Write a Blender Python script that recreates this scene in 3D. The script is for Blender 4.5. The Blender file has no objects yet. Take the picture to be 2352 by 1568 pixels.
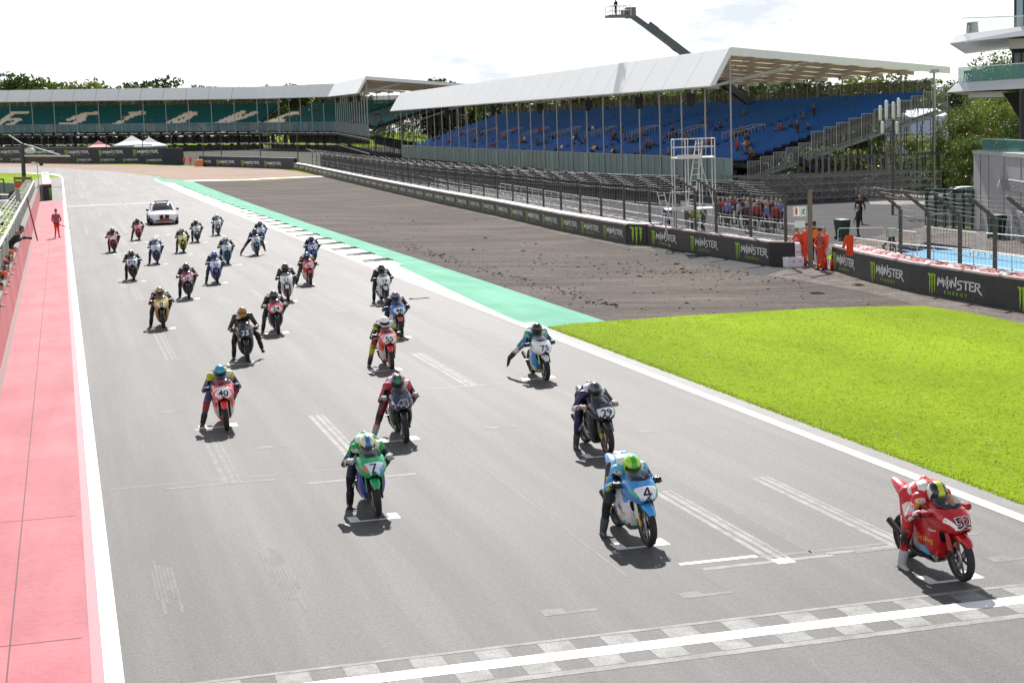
import bpy, bmesh, math, random
from math import sin, cos, pi, radians, sqrt, atan2
from mathutils import Vector, Matrix
from mathutils.bvhtree import BVHTree
random.seed(7)
SC = bpy.context.scene
COL = SC.collection
# ------------------------------------------------------------------ camera
F, PITCH, YAW, ROLL, CH = 3772.6849, 0.128277, 0.262877, -0.035431, 5.6124
FW = Vector((sin(YAW)*cos(PITCH), cos(YAW)*cos(PITCH), -sin(PITCH)))
_rt = Vector((cos(YAW), -sin(YAW), 0)); _up = _rt.cross(FW)
RT = cos(ROLL)*_rt + sin(ROLL)*_up
UP = -sin(ROLL)*_rt + cos(ROLL)*_up
CAMP = Vector((0, 0, CH))
cam = bpy.data.cameras.new('camera'); camo = bpy.data.objects.new('camera', cam); COL.objects.link(camo)
cam.sensor_width = 36; cam.lens = F/2352*36; cam.clip_start = 0.3; cam.clip_end = 6000
M = Matrix((RT, UP, -FW)).transposed().to_4x4(); M.translation = CAMP
camo.matrix_world = M
SC.camera = camo
# ------------------------------------------------------------------ light
SUN_AZ = radians(15); SUN_EL = radians(38.5)
SUNV = Vector((sin(SUN_AZ)*cos(SUN_EL), cos(SUN_AZ)*cos(SUN_EL), sin(SUN_EL)))
sl = bpy.data.lights.new('sun', 'SUN'); sl.energy = 5.0; sl.angle = radians(0.55); sl.color = (1.0, 0.965, 0.925)
so = bpy.data.objects.new('sun', sl); COL.objects.link(so)
so.rotation_euler = SUNV.to_track_quat('Z', 'Y').to_euler(); so.location = (0, 0, 60)
W = bpy.data.worlds.new('World'); SC.world = W; W.use_nodes = True
nt = W.node_tree; nt.nodes.clear()
sky = nt.nodes.new('ShaderNodeTexSky'); sky.sky_type = 'NISHITA'; sky.sun_disc = False
sky.sun_elevation = SUN_EL; sky.sun_rotation = SUN_AZ; sky.air_density = 1.0; sky.dust_density = 0.6; sky.ozone_density = 1.0
# thin broken cloud over the sky
tc = nt.nodes.new('ShaderNodeTexCoord'); mp = nt.nodes.new('ShaderNodeMapping'); mp.inputs['Scale'].default_value = (2.2, 2.2, 7.0)
nz = nt.nodes.new('ShaderNodeTexNoise'); nz.inputs['Scale'].default_value = 2.1; nz.inputs['Detail'].default_value = 7; nz.inputs['Roughness'].default_value = 0.6
rp = nt.nodes.new('ShaderNodeValToRGB'); rp.color_ramp.elements[0].color = (0.8, 0.8, 0.8, 1); rp.color_ramp.elements[0].position = 0.33; rp.color_ramp.elements[1].position = 0.50
mx = nt.nodes.new('ShaderNodeMix'); mx.data_type = 'RGBA'; mx.blend_type = 'MIX'
n2 = nt.nodes.new('ShaderNodeTexNoise'); n2.inputs['Scale'].default_value = 4.2; n2.inputs['Detail'].default_value = 8; n2.inputs['Roughness'].default_value = 0.62
r2 = nt.nodes.new('ShaderNodeValToRGB'); r2.color_ramp.elements[0].position = 0.36; r2.color_ramp.elements[0].color = (.61, .66, .735, 1); r2.color_ramp.elements[1].position = 0.50; r2.color_ramp.elements[1].color = (1, 1, 1, 1)
c2 = nt.nodes.new('ShaderNodeVectorMath'); c2.operation = 'SCALE'; c2.inputs['Scale'].default_value = 17.5
nt.links.new(mp.outputs['Vector'], n2.inputs['Vector']); nt.links.new(n2.outputs['Fac'], r2.inputs['Fac']); nt.links.new(r2.outputs['Color'], c2.inputs[0]); nt.links.new(c2.outputs['Vector'], mx.inputs[7])
bg = nt.nodes.new('ShaderNodeBackground'); bg.inputs['Strength'].default_value = 0.05
ou = nt.nodes.new('ShaderNodeOutputWorld')
L = nt.links.new
L(tc.outputs['Generated'], mp.inputs['Vector']); L(mp.outputs['Vector'], nz.inputs['Vector']); L(nz.outputs['Fac'], rp.inputs['Fac'])
sx = nt.nodes.new('ShaderNodeSeparateXYZ'); el = nt.nodes.new('ShaderNodeMapRange'); mu = nt.nodes.new('ShaderNodeMath'); mu.operation = 'MULTIPLY'
el.inputs['From Min'].default_value = 0.22; el.inputs['From Max'].default_value = 0.6; el.inputs['To Min'].default_value = 1.0; el.inputs['To Max'].default_value = 0.18
L(tc.outputs['Generated'], sx.inputs[0]); L(sx.outputs['Z'], el.inputs['Value']); L(rp.outputs['Color'], mu.inputs[0]); L(el.outputs['Result'], mu.inputs[1])
L(mu.outputs[0], mx.inputs[0]); L(sky.outputs['Color'], mx.inputs[6]); L(mx.outputs[2], bg.inputs['Color']); L(bg.outputs['Background'], ou.inputs['Surface'])
SC.view_settings.view_transform = 'Standard'; SC.view_settings.look = 'None'
SC.view_settings.exposure = 0.63; SC.view_settings.gamma = 1.0
# ------------------------------------------------------------------ terrain: level straight, falling away to the right, rising far off
DX = [(-1e4, 0.0), (14, 0.0), (26, -0.7), (62, -0.9), (85, -2.4), (2000, -2.4)]
def rise(y):
    if y <= 130: return 0.0
    if y >= 420: return 4.3e-5*290**2 + (y-420)*0.003
    i = int((y-130)//10); y0 = 130+10*i
    a, b = 4.3e-5*(10*i)**2, 4.3e-5*(10*i+10)**2
    return a+(b-a)*(y-y0)/10
def drop(x):
    for (a, za), (b, zb) in zip(DX, DX[1:]):
        if x <= b: return za if x <= a else za+(zb-za)*(x-a)/(b-a)
    return DX[-1][1]
def zt(x, y): return rise(y)+drop(x)
def ray(px, py): return FW+RT*((px-1176)/F)-UP*((py-784)/F)
def atY(px, py, Y): d = ray(px, py); return CAMP+d*(Y/d.y)
def atD(px, py, D): return CAMP+ray(px, py)*D
def atZ(px, py, z): d = ray(px, py); return CAMP+d*((z-CH)/d.z)
def V(px, py, off=0.0):
    d = ray(px, py); t = 5.0; st = 0.25
    while t < 900:
        p = CAMP+d*t
        if p.z <= zt(p.x, p.y)+off:
            lo, hi = t-st, t
            for _ in range(30):
                m = (lo+hi)/2; p = CAMP+d*m
                if p.z <= zt(p.x, p.y)+off: hi = m
                else: lo = m
            return CAMP+d*hi
        st = max(0.25, t*0.005); t += st
    return CAMP+d*900
# ------------------------------------------------------------------ materials
MATS = {}
def mat(name, col, rough=0.6, metal=0.0, var=0.12, scale=6.0, bump=0.0, bscale=None, spec=0.5, coat=0.0, coords='Object', stretch=None, speck=0.0, speckscale=60):
    if name in MATS: return MATS[name]
    m = bpy.data.materials.new(name); m.use_nodes = True; n = m.node_tree; b = n.nodes['Principled BSDF']
    b.inputs['Roughness'].default_value = rough; b.inputs['Metallic'].default_value = metal
    b.inputs['Specular IOR Level'].default_value = spec
    if coat: b.inputs['Coat Weight'].default_value = coat; b.inputs['Coat Roughness'].default_value = 0.08
    if var or bump:
        t = n.nodes.new('ShaderNodeTexCoord'); mpn = n.nodes.new('ShaderNodeMapping')
        if stretch: mpn.inputs['Scale'].default_value = stretch
        n.links.new(t.outputs[coords], mpn.inputs['Vector'])
        z = n.nodes.new('ShaderNodeTexNoise'); z.inputs['Scale'].default_value = scale; z.inputs['Detail'].default_value = 5; z.inputs['Roughness'].default_value = 0.65
        n.links.new(mpn.outputs['Vector'], z.inputs['Vector'])
        r = n.nodes.new('ShaderNodeMapRange'); r.inputs['From Min'].default_value = 0.3; r.inputs['From Max'].default_value = 0.7
        r.inputs['To Min'].default_value = 1-var; r.inputs['To Max'].default_value = 1+var
        n.links.new(z.outputs['Fac'], r.inputs['Value'])
        v = n.nodes.new('ShaderNodeVectorMath'); v.operation = 'SCALE'; v.inputs[0].default_value = col[:3]
        last = r.outputs['Result']
        if speck:
            z2 = n.nodes.new('ShaderNodeTexNoise'); z2.inputs['Scale'].default_value = speckscale; z2.inputs['Detail'].default_value = 2
            n.links.new(t.outputs[coords], z2.inputs['Vector'])
            r2 = n.nodes.new('ShaderNodeMapRange'); r2.inputs['From Min'].default_value = 0.25; r2.inputs['From Max'].default_value = 0.75
            r2.inputs['To Min'].default_value = 1-speck; r2.inputs['To Max'].default_value = 1+speck
            n.links.new(z2.outputs['Fac'], r2.inputs['Value'])
            mu = n.nodes.new('ShaderNodeMath'); mu.operation = 'MULTIPLY'
            n.links.new(last, mu.inputs[0]); n.links.new(r2.outputs['Result'], mu.inputs[1]); last = mu.outputs[0]
        n.links.new(last, v.inputs['Scale']); n.links.new(v.outputs['Vector'], b.inputs['Base Color'])
        if bump:
            zb = n.nodes.new('ShaderNodeTexNoise'); zb.inputs['Scale'].default_value = bscale or scale*4; zb.inputs['Detail'].default_value = 4
            n.links.new(t.outputs[coords], zb.inputs['Vector'])
            bp = n.nodes.new('ShaderNodeBump'); bp.inputs['Strength'].default_value = 1.0; bp.inputs['Distance'].default_value = bump
            n.links.new(zb.outputs['Fac'], bp.inputs['Height']); n.links.new(bp.outputs['Normal'], b.inputs['Normal'])
    else:
        b.inputs['Base Color'].default_value = (*col[:3], 1)
    MATS[name] = m
    return m
def glass(name, col, alpha, rough=0.05):
    if name in MATS: return MATS[name]
    m = bpy.data.materials.new(name); m.use_nodes = True; n = m.node_tree; b = n.nodes['Principled BSDF']
    b.inputs['Base Color'].default_value = (*col, 1); b.inputs['Roughness'].default_value = rough; b.inputs['Alpha'].default_value = alpha
    MATS[name] = m
    return m
def hexc(h):
    f = lambda c: c/12.92 if c <= 0.04045 else ((c+0.055)/1.055)**2.4
    return tuple(f(int(h[i:i+2], 16)/255) for i in (0, 2, 4))
def suit(h, h2):                   # stitched racing leather: panels of a second colour scattered over the first
    nm = 'leather_'+h+'_'+h2
    if nm in MATS: return MATS[nm]
    m = mat(nm, hexc(h), 0.5, 0, 0.14, 14.0, coat=0.05, bump=0.006, bscale=26); n = m.node_tree; b = n.nodes['Principled BSDF']; t = n.nodes.new('ShaderNodeTexCoord')
    v = n.nodes.new('ShaderNodeTexVoronoi'); v.inputs['Scale'].default_value = 8.5; v.inputs['Randomness'].default_value = 0.9; n.links.new(t.outputs['Object'], v.inputs['Vector'])
    sp = n.nodes.new('ShaderNodeSeparateColor'); n.links.new(v.outputs['Color'], sp.inputs[0]); gt = n.nodes.new('ShaderNodeMath'); gt.operation = 'GREATER_THAN'; gt.inputs[1].default_value = 0.80; n.links.new(sp.outputs[0], gt.inputs[0])
    x = n.nodes.new('ShaderNodeMix'); x.data_type = 'RGBA'; x.inputs[7].default_value = (*hexc(h2), 1); n.links.new(gt.outputs[0], x.inputs[0])
    src = b.inputs['Base Color'].links[0].from_socket; n.links.new(src, x.inputs[6]); n.links.new(x.outputs[2], b.inputs['Base Color'])
    return m
def paint(h, rough=0.3):           # a paint / cloth colour given as its hex surface colour
    return mat('paint_'+h, hexc(h), rough, 0, 0.05, 9.0, coat=0.5 if rough < 0.4 else 0.0)
def cloth(h): return mat('cloth_'+h, hexc(h), 0.75, 0, 0.14, 22.0)
# ------------------------------------------------------------------ objects and meshes
class MB:
    def __init__(s): s.v = []; s.f = []; s.m = []; s.sm = []
    def add(s, vs, fs, mi=0, smooth=False):
        o = len(s.v); s.v += [tuple(p) for p in vs]
        for f in fs: s.f.append(tuple(i+o for i in f)); s.m.append(mi); s.sm.append(smooth)
    def quad(s, a, b, c, d, mi=0): s.add([a, b, c, d], [(0, 1, 2, 3)], mi)
    def hexa(s, c8, mi=0): s.add(c8, [(0, 3, 2, 1), (4, 5, 6, 7), (0, 1, 5, 4), (1, 2, 6, 5), (2, 3, 7, 6), (3, 0, 4, 7)], mi)
    def box(s, c, sz, mi=0, ax=None):
        c = Vector(c); ax = ax or (Vector((1, 0, 0)), Vector((0, 1, 0)), Vector((0, 0, 1)))
        h = [ax[i]*(sz[i]/2) for i in range(3)]
        s.hexa([c+h[0]*a+h[1]*b+h[2]*d for d in (-1, 1) for a, b in ((-1, -1), (1, -1), (1, 1), (-1, 1))], mi)
    def bar(s, p, q, w, h=None, mi=0, up=(0, 0, 1)):
        p = Vector(p); q = Vector(q); d = q-p; l = d.length
        if l < 1e-6: return
        d /= l; u = Vector(up)
        if abs(d.dot(u)) > 0.98: u = Vector((1, 0, 0))
        sd = d.cross(u).normalized(); uu = sd.cross(d)
        s.box((p+q)/2, (l, w, h or w), mi, (d, sd, uu))
    def tube(s, p, q, r, r2=None, n=8, mi=0, cap=True):
        p = Vector(p); q = Vector(q); d = q-p
        if d.length < 1e-6: return
        d.normalize(); u = Vector((0, 0, 1)) if abs(d.z) < 0.9 else Vector((1, 0, 0))
        a = d.cross(u).normalized(); b = d.cross(a); r2 = r if r2 is None else r2
        vs = [p+(a*cos(2*pi*i/n)+b*sin(2*pi*i/n))*r for i in range(n)]+[q+(a*cos(2*pi*i/n)+b*sin(2*pi*i/n))*r2 for i in range(n)]
        s.add(vs, [(i, (i+1) % n, n+(i+1) % n, n+i) for i in range(n)], mi, True)
        if cap: s.add(vs, [tuple(range(n-1, -1, -1)), tuple(range(n, 2*n))], mi)
    def path(s, pts, r, n=8, mi=0):
        for a, b in zip(pts, pts[1:]): s.tube(a, b, r, None, n, mi)
    def caps(s, p, q, ra, rb, n=10, mi=0):     # tapered capsule
        p = Vector(p); q = Vector(q); d = q-p; l = d.length
        d = d/l if l > 1e-6 else Vector((0, 0, 1))
        u = Vector((0, 0, 1)) if abs(d.z) < 0.9 else Vector((1, 0, 0)); a = d.cross(u).normalized(); b = d.cross(a)
        rings = []; K = 3
        for k in range(K+1): t = -pi/2+pi/2*k/K; rings.append((p+d*(ra*sin(t)), max(1e-4, ra*cos(t))))
        for k in range(K+1): t = pi/2*k/K; rings.append((q+d*(rb*sin(t)), max(1e-4, rb*cos(t))))
        vs = []
        for c, r in rings: vs += [c+(a*cos(2*pi*i/n)+b*sin(2*pi*i/n))*r for i in range(n)]
        fs = [(k*n+i, k*n+(i+1) % n, (k+1)*n+(i+1) % n, (k+1)*n+i) for k in range(len(rings)-1) for i in range(n)]
        fs += [tuple(range(n-1, -1, -1)), tuple((len(rings)-1)*n+i for i in range(n))]
        s.add(vs, fs, mi, True)
    def loft(s, secs, mi=0, closed=False, smooth=True, cap=False):
        n = len(secs[0]); vs = [p for sc in secs for p in sc]; k = n if closed else n-1
        s.add(vs, [(j*n+i, j*n+(i+1) % n, (j+1)*n+(i+1) % n, (j+1)*n+i) for j in range(len(secs)-1) for i in range(k)], mi, smooth)
        if cap: s.add(vs, [tuple(range(n-1, -1, -1)), tuple((len(secs)-1)*n+i for i in range(n))], mi)
    def lathe(s, c, axis, prof, n=24, mi=0):    # prof: (along axis, radius)
        c = Vector(c); d = Vector(axis).normalized(); u = Vector((0, 0, 1)) if abs(d.z) < 0.9 else Vector((1, 0, 0))
        a = d.cross(u).normalized(); b = d.cross(a)
        s.loft([[c+d*t+(a*cos(2*pi*i/n)+b*sin(2*pi*i/n))*r for i in range(n)] for t, r in prof], mi, True)
    def ell(s, c, r, n=12, k=8, mi=0):
        c = Vector(c)
        s.loft([[c+Vector((r[0]*cos(2*pi*i/n)*sin(pi*j/k), r[1]*sin(2*pi*i/n)*sin(pi*j/k), r[2]*cos(pi*j/k))) for i in range(n)] for j in range(k+1)], mi, True)
    def prism(s, pts, off, mi=0):               # outline + extrusion vector
        o = Vector(off); n = len(pts); vs = [Vector(p) for p in pts]+[Vector(p)+o for p in pts]
        s.add(vs, [tuple(range(n-1, -1, -1)), tuple(range(n, 2*n))]+[(i, (i+1) % n, n+(i+1) % n, n+i) for i in range(n)], mi)
    def mesh(s, name):
        me = bpy.data.meshes.new(name); me.from_pydata(s.v, [], s.f)
        me.polygons.foreach_set('material_index', s.m); me.polygons.foreach_set('use_smooth', s.sm); me.update()
        return me
    def build(s, name, mats, parent=None, loc=None):
        me = s.mesh(name)
        return link(name, me, mats, parent, loc)
def link(name, me, mats=None, parent=None, loc=None):
    if mats is not None:
        if not isinstance(mats, (list, tuple)): mats = [mats]
        if not len(me.materials):
            for m in mats: me.materials.append(m)
    o = bpy.data.objects.new(name, me); COL.objects.link(o)
    if parent: o.parent = parent
    if loc is not None: o.location = loc
    if mats is not None:
        for i, m in enumerate(mats):
            if me.materials[i] is not m: o.material_slots[i].link = 'OBJECT'; o.material_slots[i].material = m
    return o
def tag(o, label=None, cat=None, group=None, kind=None):
    if label: o['label'] = label
    if cat: o['category'] = cat
    if group: o['group'] = group
    if kind: o['kind'] = kind
    return o
def thing(name, label, cat, loc=(0, 0, 0), group=None, mw=None):
    o = bpy.data.objects.new(name, None); COL.objects.link(o); o.empty_display_size = 0.3
    if mw is not None: o.matrix_world = mw
    else: o.location = loc
    return tag(o, label, cat, group)
def copytree(o, parent=None):
    c = o.copy(); COL.objects.link(c); c.parent = parent
    for ch in o.children: copytree(ch, c)
    return c
_txt = {}
def text_geo(s, bold=0.0, shear=0.0):
    """flat triangles of a word in the built-in font, unit cap height, centred"""
    k = (s, bold, shear)
    if k in _txt: return _txt[k]
    cu = bpy.data.curves.new('word', 'FONT'); cu.body = s; cu.size = 1.4; cu.offset = bold; cu.shear = shear; cu.resolution_u = 3
    ob = bpy.data.objects.new('word', cu); COL.objects.link(ob)
    dg = bpy.context.evaluated_depsgraph_get(); me = ob.evaluated_get(dg).to_mesh()
    vs = [v.co.copy() for v in me.vertices]; fs = [tuple(p.vertices) for p in me.polygons]
    ob.evaluated_get(dg).to_mesh_clear(); bpy.data.objects.remove(ob); bpy.data.curves.remove(cu)
    x0 = min(v.x for v in vs); x1 = max(v.x for v in vs); y0 = min(v.y for v in vs); y1 = max(v.y for v in vs)
    vs = [((v.x-(x0+x1)/2)/(y1-y0), (v.y-(y0+y1)/2)/(y1-y0)) for v in vs]
    _txt[k] = (vs, fs, (x1-x0)/(y1-y0))
    return _txt[k]
def flat_text(mb, s, c, xa, ya, h, mi=0, wmax=None, bold=0.0, off=(0, 0, 0)):
    vs, fs, asp = text_geo(s, bold); sx = h
    if wmax and asp*h > wmax: sx = wmax/asp
    c = Vector(c)+Vector(off); xa = Vector(xa); ya = Vector(ya)
    mb.add([c+xa*(v[0]*sx)+ya*(v[1]*h) for v in vs], fs, mi)
# ================================================================== ground
from mathutils.geometry import tessellate_polygon
def patch(name, outline, off, m, label=None, cat=None, kind='structure', xs=(14, 26, 62, 85)):
    bm = bmesh.new()
    fv = [bm.verts.new((p[0], p[1], 0)) for p in outline]
    for t in tessellate_polygon([[Vector((p[0], p[1], 0)) for p in outline]]):
        try: bm.faces.new([fv[i] for i in t])
        except ValueError: pass
    ys = [p[1] for p in outline]
    cuts = [((x, 0, 0), (1, 0, 0)) for x in xs]+[((0, y, 0), (0, 1, 0)) for y in range(130, 421, 10) if min(ys) < y < max(ys)]
    for co, no in cuts:
        bmesh.ops.bisect_plane(bm, geom=bm.verts[:]+bm.edges[:]+bm.faces[:], plane_co=co, plane_no=no, dist=1e-5)
    for v in bm.verts: v.co.z = zt(v.co.x, v.co.y)+off
    for fc in bm.faces:
        if fc.normal.z < 0: fc.normal_flip()
    bm.normal_update()
    me = bpy.data.meshes.new(name); bm.to_mesh(me); bm.free()
    for p in me.polygons: pass
    o = link(name, me, m); tag(o, label, cat, None, kind)
    return o
def ground_mat(name, c1, c2, rough, big, fine, finevar, bump, streak=None, spec=0.4, dark=None, bigvar=(0.38, 0.62)):
    m = bpy.data.materials.new(name); m.use_nodes = True; n = m.node_tree; b = n.nodes['Principled BSDF']; N = n.nodes.new; K = n.links.new
    t = N('ShaderNodeTexCoord'); mp_ = N('ShaderNodeMapping')
    if streak: mp_.inputs['Scale'].default_value = streak
    K(t.outputs['Object'], mp_.inputs['Vector'])
    z = N('ShaderNodeTexNoise'); z.inputs['Scale'].default_value = big; z.inputs['Detail'].default_value = 7; z.inputs['Roughness'].default_value = 0.62; K(mp_.outputs['Vector'], z.inputs['Vector'])
    r = N('ShaderNodeMapRange'); r.inputs['From Min'].default_value = bigvar[0]; r.inputs['From Max'].default_value = bigvar[1]; K(z.outputs['Fac'], r.inputs['Value'])
    mx_ = N('ShaderNodeMix'); mx_.data_type = 'RGBA'; mx_.inputs[6].default_value = (*c1, 1); mx_.inputs[7].default_value = (*c2, 1); K(r.outputs['Result'], mx_.inputs[0])
    zf = N('ShaderNodeTexNoise'); zf.inputs['Scale'].default_value = fine; zf.inputs['Detail'].default_value = 3; zf.inputs['Roughness'].default_value = 0.7; K(t.outputs['Object'], zf.inputs['Vector'])
    rf = N('ShaderNodeMapRange'); rf.inputs['From Min'].default_value = 0.3; rf.inputs['From Max'].default_value = 0.7; rf.inputs['To Min'].default_value = 1-finevar; rf.inputs['To Max'].default_value = 1+finevar; K(zf.outputs['Fac'], rf.inputs['Value'])
    v = N('ShaderNodeVectorMath'); v.operation = 'SCALE'; K(mx_.outputs[2], v.inputs[0]); K(rf.outputs['Result'], v.inputs['Scale'])
    K(v.outputs['Vector'], b.inputs['Base Color'])
    b.inputs['Roughness'].default_value = rough; b.inputs['Specular IOR Level'].default_value = spec
    bp = N('ShaderNodeBump'); bp.inputs['Distance'].default_value = bump; K(zf.outputs['Fac'], bp.inputs['Height']); K(bp.outputs['Normal'], b.inputs['Normal'])
    return m
M_ASPH = ground_mat('asphalt', (0.083, 0.080, 0.0775), (0.117, 0.114, 0.1105), 0.72, 0.9, 36, 0.42, 0.006, (1.0, 0.07, 1.0), 0.33)
def overlay(m, scale, lo, hi, stretch, detail=4):
    n = m.node_tree; b = n.nodes['Principled BSDF']; N = n.nodes.new; K = n.links.new; src = b.inputs['Base Color'].links[0].from_socket
    t = N('ShaderNodeTexCoord'); p_ = N('ShaderNodeMapping'); p_.inputs['Scale'].default_value = stretch; K(t.outputs['Object'], p_.inputs['Vector']); z = N('ShaderNodeTexNoise'); z.inputs['Scale'].default_value = scale; z.inputs['Detail'].default_value = detail; K(p_.outputs['Vector'], z.inputs['Vector'])
    r = N('ShaderNodeMapRange'); r.inputs['From Min'].default_value = .3; r.inputs['From Max'].default_value = .7; r.inputs['To Min'].default_value = lo; r.inputs['To Max'].default_value = hi; K(z.outputs['Fac'], r.inputs['Value'])
    v = N('ShaderNodeVectorMath'); v.operation = 'SCALE'; K(src, v.inputs[0]); K(r.outputs['Result'], v.inputs['Scale']); K(v.outputs['Vector'], b.inputs['Base Color'])
overlay(M_ASPH, 2.2, .84, 1.14, (1.0, .012, 1)); overlay(M_ASPH, .55, .90, 1.08, (1.0, .03, 1)); overlay(M_ASPH, .16, .92, 1.08, (1, .6, 1)); overlay(M_ASPH, 14, .86, 1.14, (1, 1, 1), 2)
M_PINK = ground_mat('pink_paint', (0.46, 0.165, 0.185), (0.51, 0.20, 0.22), 0.8, 0.5, 30, 0.08, 0.003, None, 0.12)
M_GREEN = ground_mat('green_paint', (0.115, 0.355, 0.235), (0.150, 0.405, 0.285), 0.85, 0.6, 20, 0.08, 0.002, None, 0.1)
M_GRASS = ground_mat('grass', (0.180, 0.270, 0.008), (0.222, 0.315, 0.012), 0.9, 0.35, 9, 0.25, 0.03, (1, 0.5, 1), 0.02)
M_DIRT = ground_mat('raked_soil', (0.068, 0.056, 0.049), (0.122, 0.102, 0.089), 0.9, 0.5, 7, 0.35, 0.05, (0.20, 1.0, 1), 0.06, bigvar=(0.3, 0.7))
M_GRAVEL = ground_mat('gravel', (0.130, 0.112, 0.098), (0.210, 0.184, 0.164), 0.92, 0.8, 11, 0.65, 0.06, None, 0.06)
M_TAN = ground_mat('tan_runoff', (0.21, 0.135, 0.09), (0.27, 0.18, 0.125), 0.9, 0.12, 3, 0.12, 0.01, (0.4, 1, 1), 0.3)
M_WHITE = ground_mat('white_road_paint', (0.66, 0.65, 0.63), (0.80, 0.79, 0.77), 0.55, 1.2, 26, 0.10, 0.002, None, 0.4)
M_FADE = ground_mat('worn_road_paint', (0.16, 0.157, 0.152), (0.275, 0.27, 0.263), 0.75, 3.5, 40, 0.35, 0.003, None, 0.4)
M_FADE2 = ground_mat('scraped_road_paint', (0.115, 0.112, 0.108), (0.175, 0.171, 0.166), 0.75, 4.5, 40, 0.35, 0.003, None, 0.4)
M_SHOULDER = ground_mat('shoulder_asphalt', (0.12, 0.115, 0.11), (0.155, 0.15, 0.145), 0.7, 1.5, 40, 0.3, 0.004, None, 0.4)
M_BLUE = ground_mat('blue_paint', (0.12, 0.30, 0.44), (0.155, 0.35, 0.50), 0.85, 0.5, 20, 0.08, 0.002, None, 0.08)
overlay(M_PINK, 1.4, .84, 1.06, (1, .15, 1)); overlay(M_PINK, 9, .93, 1.05, (1, 1, 1)); overlay(M_GREEN, 1.2, .86, 1.08, (1, .1, 1)); overlay(M_GRASS, .10, .80, 1.12, (1, .35, 1)); overlay(M_GRASS, 2.2, .94, 1.06, (1, 1, 1)); overlay(M_DIRT, 2.2, .74, 1.26, (.10, 1, 1)); overlay(M_DIRT, 9, .75, 1.25, (.25, 1, 1)); overlay(M_DIRT, .12, .80, 1.2, (1, 1, 1)); overlay(M_GRAVEL, 3, .82, 1.15, (1, 1, 1))
M_JOINT = mat('joint_dark', (0.13, 0.075, 0.078), 0.9)
P2 = lambda px, py: (V(px, py).x, V(px, py).y)
# the whole ground out to the horizon
patch('ground', [(-900, -60), (1400, -60), (1400, 2600), (-900, 2600)], -0.03, M_GRASS)
XL, XR = 0.17, 12.56          # painted edge lines of the straight
XW = -2.15                    # foot of the pit wall
YC = 268.0                    # where the straight starts bending left
def strip(name, x0, x1, ya, yb, off, m, **k): return patch(name, [(x0, ya), (x1, ya), (x1, yb), (x0, yb)], off, m, **k)
# racing surface: straight, then sweeping left
far_r = [P2(369, 407), P2(274, 395), P2(126, 385), P2(-120, 381)]
far_l = [P2(-120, 396), P2(91, 399), P2(127, 403.5)]
in_l = [P2(128, 406), P2(122, 410)]
patch('track', [(XL-0.05, -10), (XR+0.5, -10), (XR+0.5, 232), (XL-0.05, 232)], 0.0, M_ASPH)
patch('track', [(XL-0.05, 232), (XR+0.5, 232)]+far_r+far_l+[(XL-0.05, max(233, V(135, 407).y))], 0.0, M_ASPH)
patch('infield_asphalt', [(XL-0.16, 170), (XL-0.16, V(130, 407).y), P2(88, 410), P2(60, 420), (-3.2, 170)], -0.006, M_ASPH)
WL0, WL1 = V(0, 852), V(80, 514)
def wallx(y): return WL0.x+(WL1.x-WL0.x)*(y-WL0.y)/(WL1.y-WL0.y)
patch('pink_verge', [(wallx(-10)-.2, -10), (XL-0.06, -10), (XL-0.10, 172), (wallx(172)-.2, 172)], -0.004, M_PINK)
strip('pink_kerb_band', XL-0.22, XL-0.082, -10, 172, 0.002, mat('kerb_band', (0.40, 0.07, 0.10), 0.6))
# two joints in the pink paving
for X, w in ((-0.93, 0.018),):
    strip('paving_joint', X, X+w, -10, 168, 0.0, M_JOINT)
patch('paving_joint', [(wallx(8)+.01, 8), (wallx(8)+.14, 8), (wallx(170)+.14, 170), (wallx(170)+.01, 170)], 0.0, mat('joint_grey', (0.22, 0.17, 0.16), 0.9, 0, 0.3, 14))
for Y in (19.0, 25.5): strip('paving_joint', wallx(Y)+0.2, XL-0.3, Y, Y+0.015, 0.0, M_JOINT)
# edge lines
patch('edge_line', [(XL-0.08, -10), (XL+0.12, -10), (XL+0.06, V(137, 407).y), (XL-0.14, V(133, 407).y)], 0.006, M_WHITE)
patch('edge_line', [(XL-0.14, V(133, 407).y+0.05), (XL+0.06, V(137, 407).y+0.05), P2(135, 401.5), P2(125, 399.5), P2(60, 397.5), P2(60, 398.6), P2(116, 401.0)], 0.006, M_WHITE)
strip('edge_line', XR-0.10, XR+0.12, -10, 78, 0.006, M_WHITE)
strip('edge_line', XR-0.10, XR+0.10, 78, 236, 0.006, M_WHITE)
strip('track_shoulder', XR+0.13, XR+0.50, -10, 46, 0.004, M_SHOULDER)
# grass on the right: from the shoulder to the gravel
g_edge = [P2(1235, 752), P2(1392, 738), P2(1560, 726), P2(1746, 715), P2(1890, 707), P2(2003, 704), P2(2119, 702), P2(2230, 718), P2(2352, 744), P2(2560, 800), (24.5, 15), (24.5, -10)]
patch('grass_verge', [(XR+0.46, -10)]+[(XR+0.46, P2(1250, 752)[1])]+g_edge[1:], 0.006, M_GRASS)
# green painted run-off strip
green = [P2(1238, 756), P2(1392, 738), P2(1286, 703), P2(1000, 608), P2(711, 514), P2(551, 458), P2(441, 416), P2(380, 411.5)]
gin = [(XR+0.12, V(640, 517).y), (XR+0.12, V(1238, 757).y)]
patch('green_runoff', green+[(XR+0.5, 250), (XR+0.1, 236)]+gin, 0.002, M_GREEN)
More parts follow.
